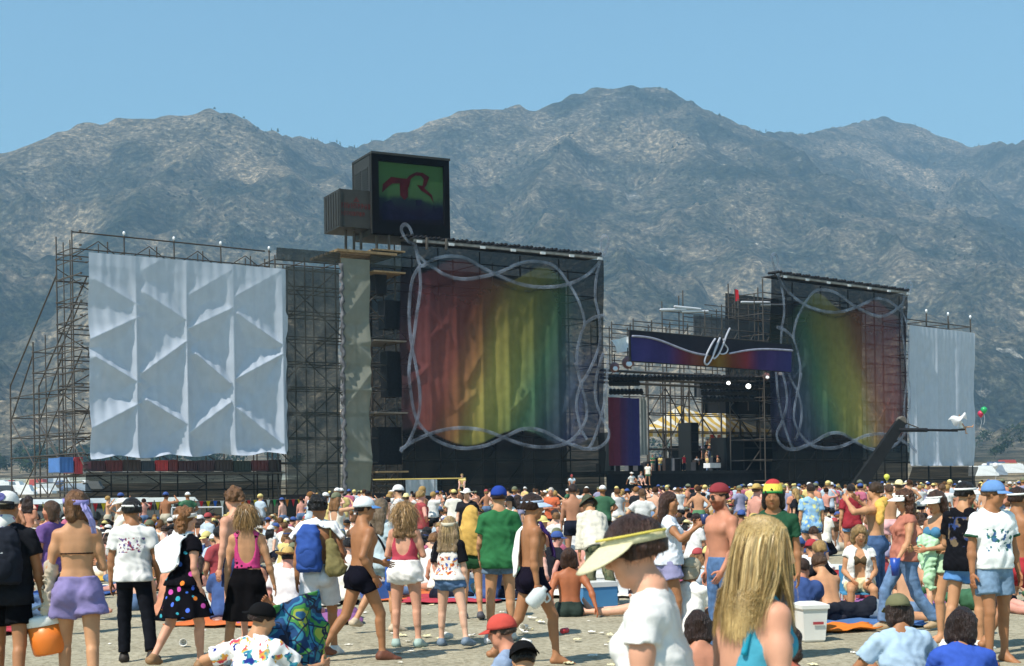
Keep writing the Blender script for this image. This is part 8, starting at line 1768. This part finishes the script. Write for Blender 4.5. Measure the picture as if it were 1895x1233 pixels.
# far crowd: one mass
def far_crowd():
    cache = {}
    def pieces(pose, sex):
        if (pose, sex) in cache: return cache[(pose, sex)]
        sp = dict(POSES[pose][0]); sp.update(H=1.73 if sex == 'm' else 1.62, sex=sex); s = Person(**sp); h = .036; o = {}
        pr = [p for v in s.B.values() for p in v if not (isinstance(p[-1], dict) and p[-1].get('sub'))] + [cap_(s.J['wr' + n], s.J['wr' + n] + s.J['fa' + n] * .12, .035, .03) for n in 'LR']
        o['body'] = field(pr, h, .03); o['shirt'] = s.tee(h, .6, -.09, inf=.03, wr=None); o['shorts'] = s.shorts(h, .5, inf=.03, wr=None); o['hair'] = s.hair(.035, 'short', vol=.03, wr=(.001, 20, 1))
        V, F_ = dome(.11, .13, .12, HC, 0, 10, 4); o['cap'] = (head_tf(s, V), np.array(F_)); cache[(pose, sex)] = o; return o
    r_ = random.Random(9); cm_ = mat('crowd_clothes_and_skin', (1, 1, 1), .85, .15, .08, 12, attr='Col'); colA = bpy.data.collections.new('crowd_figures')
    SITP = ['cross', 'knees', 'onearm', 'cross', 'knees', 'prop']; STP = ['stand', 'stand2', 'akimbo', 'brow']; NS, NT = 54, 26
    for v in range(NS + NT):
        o = pieces(r_.choice(SITP if v < NS else STP), r_.choice('mmf')); Vs, Fs, Cs = [], [], []; n = 0
        bare = r_.random() < .42; parts = [('body', r_.choice(TAN)), ('hair', r_.choice(PAL_HAIR)[0]), ('shorts', r_.choice(PAL_BOT)[0])] + ([] if bare else [('shirt', r_.choice(PAL_TOP[:5] if r_.random() < .5 else PAL_TOP)[0])]) + ([('cap', r_.choice(PAL_HAT)[0])] if r_.random() < .38 else [])
        for k, cc in parts:
            V, F_ = o[k]; Vs.append(V); Fs.append(np.asarray(F_) + n); Cs.append(np.tile([lin(cc)], (len(V), 1))); n += len(V)
        ob = bpy.data.objects.new('figure_%02d' % v, new_mesh('figure', np.concatenate(Vs), np.concatenate(Fs), True, np.concatenate(Cs), cm_)); colA.objects.link(ob)
    pts, rot, idx, scl = [], [], [], []; tr = 0; grid = {}
    while len(pts) < 1500 and tr < 90000:
        tr += 1; Y = 36 + 71 * r_.random() ** 1.05; px = r_.uniform(-30, 1960)
        if px < 560 and Y > 59: continue
        if px < 1190 and Y > 95: continue
        x = (px - CX) / F * Y
        if Y < 42 and not free(x, Y, .35): continue
        key = (int(x / .75), int(Y / .8))
        if key in grid: continue
        grid[key] = 1; pts.append((x, Y, 0)); st = (.34 if px > 1150 else .12) if Y > 45 else .1
        idx.append(r_.randrange(NS, NS + NT) if r_.random() < st else r_.randrange(NS)); rot.append((0, 0, r_.gauss(-.2, .7))); scl.append(r_.uniform(.92, 1.05))
    me = bpy.data.meshes.new('crowd'); me.vertices.add(len(pts)); me.vertices.foreach_set('co', np.array(pts, np.float32).ravel())
    at = me.attributes.new('rot', 'FLOAT_VECTOR', 'POINT'); at.data.foreach_set('vector', np.array(rot, np.float32).ravel()); at = me.attributes.new('pick', 'INT', 'POINT'); at.data.foreach_set('value', np.array(idx, np.int32)); at = me.attributes.new('size', 'FLOAT', 'POINT'); at.data.foreach_set('value', np.array(scl, np.float32))
    ob = link('crowd', me); g = bpy.data.node_groups.new('crowd_instances', 'GeometryNodeTree'); g.interface.new_socket('Geometry', in_out='INPUT', socket_type='NodeSocketGeometry'); g.interface.new_socket('Geometry', in_out='OUTPUT', socket_type='NodeSocketGeometry')
    N = g.nodes; L = g.links; gi = N.new('NodeGroupInput'); go = N.new('NodeGroupOutput'); m2 = N.new('GeometryNodeMeshToPoints'); ip = N.new('GeometryNodeInstanceOnPoints'); ci = N.new('GeometryNodeCollectionInfo'); ci.inputs['Collection'].default_value = colA; ci.inputs['Separate Children'].default_value = True
    def na(nm, ty): q = N.new('GeometryNodeInputNamedAttribute'); q.data_type = ty; q.inputs[0].default_value = nm; return q.outputs[0]
    L.new(gi.outputs[0], m2.inputs[0]); L.new(m2.outputs[0], ip.inputs['Points']); L.new(ci.outputs[0], ip.inputs['Instance']); ip.inputs['Pick Instance'].default_value = True; L.new(na('pick', 'INT'), ip.inputs['Instance Index']); L.new(na('rot', 'FLOAT_VECTOR'), ip.inputs['Rotation']); L.new(na('size', 'FLOAT'), ip.inputs['Scale']); L.new(ip.outputs[0], go.inputs[0])
    md = ob.modifiers.new('crowd', 'NODES'); md.node_group = g
    tag(ob, 'dense mass of small distant people filling the ground before the stage', 'crowd', kind='stuff')
far_crowd()
# ------------------------------------------------------------------ things on the sand
BL = [('#a83c48', 'red'), ('#3c5a94', 'blue'), ('#d8d4c8', 'white'), ('#c8a040', 'yellow'), ('#4a7a60', 'green'), ('#8a5a8a', 'mauve'), ('#c86a3c', 'orange'), ('#6a8cb0', 'light blue'), ('#7a6a58', 'brown')]
def blanket(x, y, wd, ln, rz, c, label, group=None):
    n = 14; V = []; g = np.zeros((n, n, 3)); sd = crng.randint(0, 999)
    for j in range(n):
        for i in range(n): u = i / (n - 1) - .5; v = j / (n - 1) - .5; g[j, i] = (u * wd + .03 * math.sin(j * 1.3 + sd), v * ln + .03 * math.sin(i * 1.1 + sd), .028 + .05 * max(0, float(fbm(np.array(i * .45 + sd), np.array(j * .45), 3, 3)) - .42) * 2)
    V, F_ = shell(g, .012); o = link('blanket', new_mesh('blanket', V, F_, True, m=CLOTH), color=c, loc=(x, y, 0)); o.rotation_euler = (0, 0, rz); return tag(o, label, 'blanket', group)
for i, (px, x, Y, pose) in enumerate([c for c in cand if c[3] in ('cross', 'knees', 'prop', 'onearm', 'lied')][::4][:52]):
    c = BL[i % len(BL)]; blanket(x + .2, Y - .1, crng.uniform(1.2, 1.9), crng.uniform(1.4, 2.1), crng.uniform(-.4, .4), c[0], c[1] + ' blanket spread under people sitting in the crowd', 'blankets under the crowd')
p = ground_px(1525, F / 158); blanket(p.x, p.y, 1.1, .75, .05, '#d2742c', 'bright orange mat on the sand behind the blond hair')
p = ground_px(1590, F / 152); blanket(p.x, p.y, 1.5, 1.0, -.1, '#4a6a98', 'blue blanket under the person lying down')
p = ground_px(1330, F / 160); blanket(p.x, p.y, 1.2, .8, .1, '#d8882c', 'orange towel under the seated people behind the straw visor')
p = ground_px(1500, F / 170); bk = thing('ice_bucket', 'white square ice bucket with red mark behind the orange mat', 'bucket', p, .2)
b = MB(); b.lathe([(.15, 0), (.17, .02), (.20, .34), (.21, .36)], 4, Matrix.Rotation(R(45), 4, 'Z')); b.build('tub', MATS['white_plastic'], bk); b = MB(); b.lathe([(.225, .36), (.225, .40), (.12, .43)], 4, Matrix.Rotation(R(45), 4, 'Z')); b.build('lid', MATS['white_plastic'], bk); b = MB(); b.box((-.03, -.151, .19), (.09, -.147, .22)); b.build('mark', REDM, bk)
def cooler(px, sc, c, lc, label, rz=0., g=None):
    p = ground_px(px, F / sc); t = thing('ice_chest', label, 'cooler', p, rz, g); b = MB(); b.box((-.28, -.18, 0), (.28, .18, .30)); b.build('chest', MATS['painted_metal'], t, c); b = MB(); b.box((-.29, -.19, .302), (.29, .19, .37)); b.build('lid', MATS['white_plastic'], t); b = MB(); b.tube([(-.285, 0, .2), (-.31, 0, .24), (-.31, 0, .3), (-.285, 0, .33)], .01, 5); b.build('handle', MATS['white_plastic'], t)
for (px, sc, c, nm) in ((1100, 130, '#4a86b4', 'light blue ice chest with white lid behind the camouflage trousers'), (705, 118, '#3a6ab0', 'blue ice chest behind the curly hair'), (1130, 118, '#c8ccd0', 'grey white ice chest near the camouflage trousers'), (1555, 112, '#a83238', 'red ice chest beyond the orange mat'), (385, 128, '#d8dcdc', 'white ice chest between the dotted dress and the pink leotard'), (860, 116, '#7ab0d8', 'sky blue ice chest behind the yellow towel'), (1240, 116, '#b8383c', 'red ice chest behind the lavender shorts'), (640, 112, '#3a7a50', 'green ice chest beyond the shirtless strider')): cooler(px, sc, c, None, nm, crng.uniform(-.5, .5))
# cups in hands
wq = Matrix.Rotation(R(96), 4, 'Z') @ Vector(s27.J['wrL'] + s27.J['faL'] * .08); CU = thing('plastic_cup', 'blue plastic cup held low by the person in peach tank top', 'cup', (r27.location.x + wq.x, r27.location.y + wq.y - .03, wq.z - .12)); b = MB(); b.lathe([(.04, 0), (.06, .2), (.056, .2), (.038, .01)], 16); b.build('wall', mat('blue_plastic', (.02, .07, .36), .35, .4, .05), CU, smooth=True)
wq = Matrix.Rotation(R(-104), 4, 'Z') @ Vector(s21.J['wrR'] + s21.J['faR'] * .09); CU = thing('plastic_cup', 'dark blue cup at the lips of the person in lavender shorts', 'cup', (r21.location.x + wq.x, r21.location.y + wq.y, wq.z - .03)); b = MB(); b.lathe([(.03, 0), (.042, .11), (.04, .11), (.028, .01)], 14); b.build('wall', mat('navy_plastic', (.03, .045, .14), .35, .4, .05), CU, smooth=True)
# litter
lr = random.Random(77)
def paper_mesh(k):
    r_ = np.random.default_rng(k); n = 6; g = np.zeros((n, n, 3)); 
    for j in range(n):
        for i in range(n): g[j, i] = ((i / (n - 1) - .5) * .2 + r_.normal() * .012, (j / (n - 1) - .5) * .15 + r_.normal() * .012, .03 + abs(r_.normal()) * .022)
    V, F_ = shell(g, .003); return new_mesh('paper', V, F_, False, m=mat('paper', None, .9, .1, .08, 20))
def can_mesh(cr):
    b = MB(); b.lathe([(.026, 0), (.033, .008), (.033, .112), (.027, .122)], 14); return new_mesh('can', b.v, b.f, True, m=mat('can_paint', None, .35, .5, .3, 14))
def cup_mesh():
    b = MB(); b.lathe([(.03, 0), (.042, .10), (.045, .103), (.040, .1), (.028, .008)], 14); return new_mesh('cup', b.v, b.f, True, m=MATS['paper'])
PM = [paper_mesh(k) for k in range(6)]; CM = can_mesh(0); UM = cup_mesh()
LITC = [('#e8e6e0', 'white'), ('#e0dcd0', 'cream'), ('#d8d0a8', 'pale yellow'), ('#c83c3c', 'red'), ('#8ab0c8', 'pale blue'), ('#d8c040', 'yellow')]
for k in range(110):
    py = YH(900) + 1.7 * lr.uniform(118, 210); px = lr.uniform(180, 1700); 
    if lr.random() < .5: px = lr.uniform(600, 1150)
    p = ground_at(px, py + (YH(px) - YH(900))); kind = lr.random(); near = 'on open sand' if 590 < px < 1160 else 'between people'
    if not free(p.x, p.y, .02): continue
    if kind < .84:
        c = lr.choice(LITC[:3] if lr.random() < .85 else LITC); o = link('paper_scrap', PM[k % 6], color=c[0], loc=p); s_ = lr.uniform(.2, .58); o.scale = (s_, s_, s_ * .8); o.rotation_euler = (0, 0, lr.uniform(0, 6.28)); tag(o, 'crumpled %s paper scrap %s' % (c[1], near), 'litter', 'paper scraps on the sand')
    elif kind < .93:
        c = lr.choice([('#c03038', 'red'), ('#d8d8d8', 'silver'), ('#3a5ab0', 'blue')]); o = link('drink_can', CM, color=c[0], loc=p + Vector((0, 0, .033))); o.rotation_euler = (R(90), 0, lr.uniform(0, 6.28)); tag(o, 'empty %s drink can lying %s' % (c[1], near), 'can', 'drink cans on the sand')
    else:
        c = lr.choice(LITC[:2]); o = link('paper_cup', UM, color=c[0], loc=p + Vector((0, 0, .04))); o.rotation_euler = (R(88), 0, lr.uniform(0, 6.28)); tag(o, 'tipped %s paper cup %s' % (c[1], near), 'cup', 'paper cups on the sand')
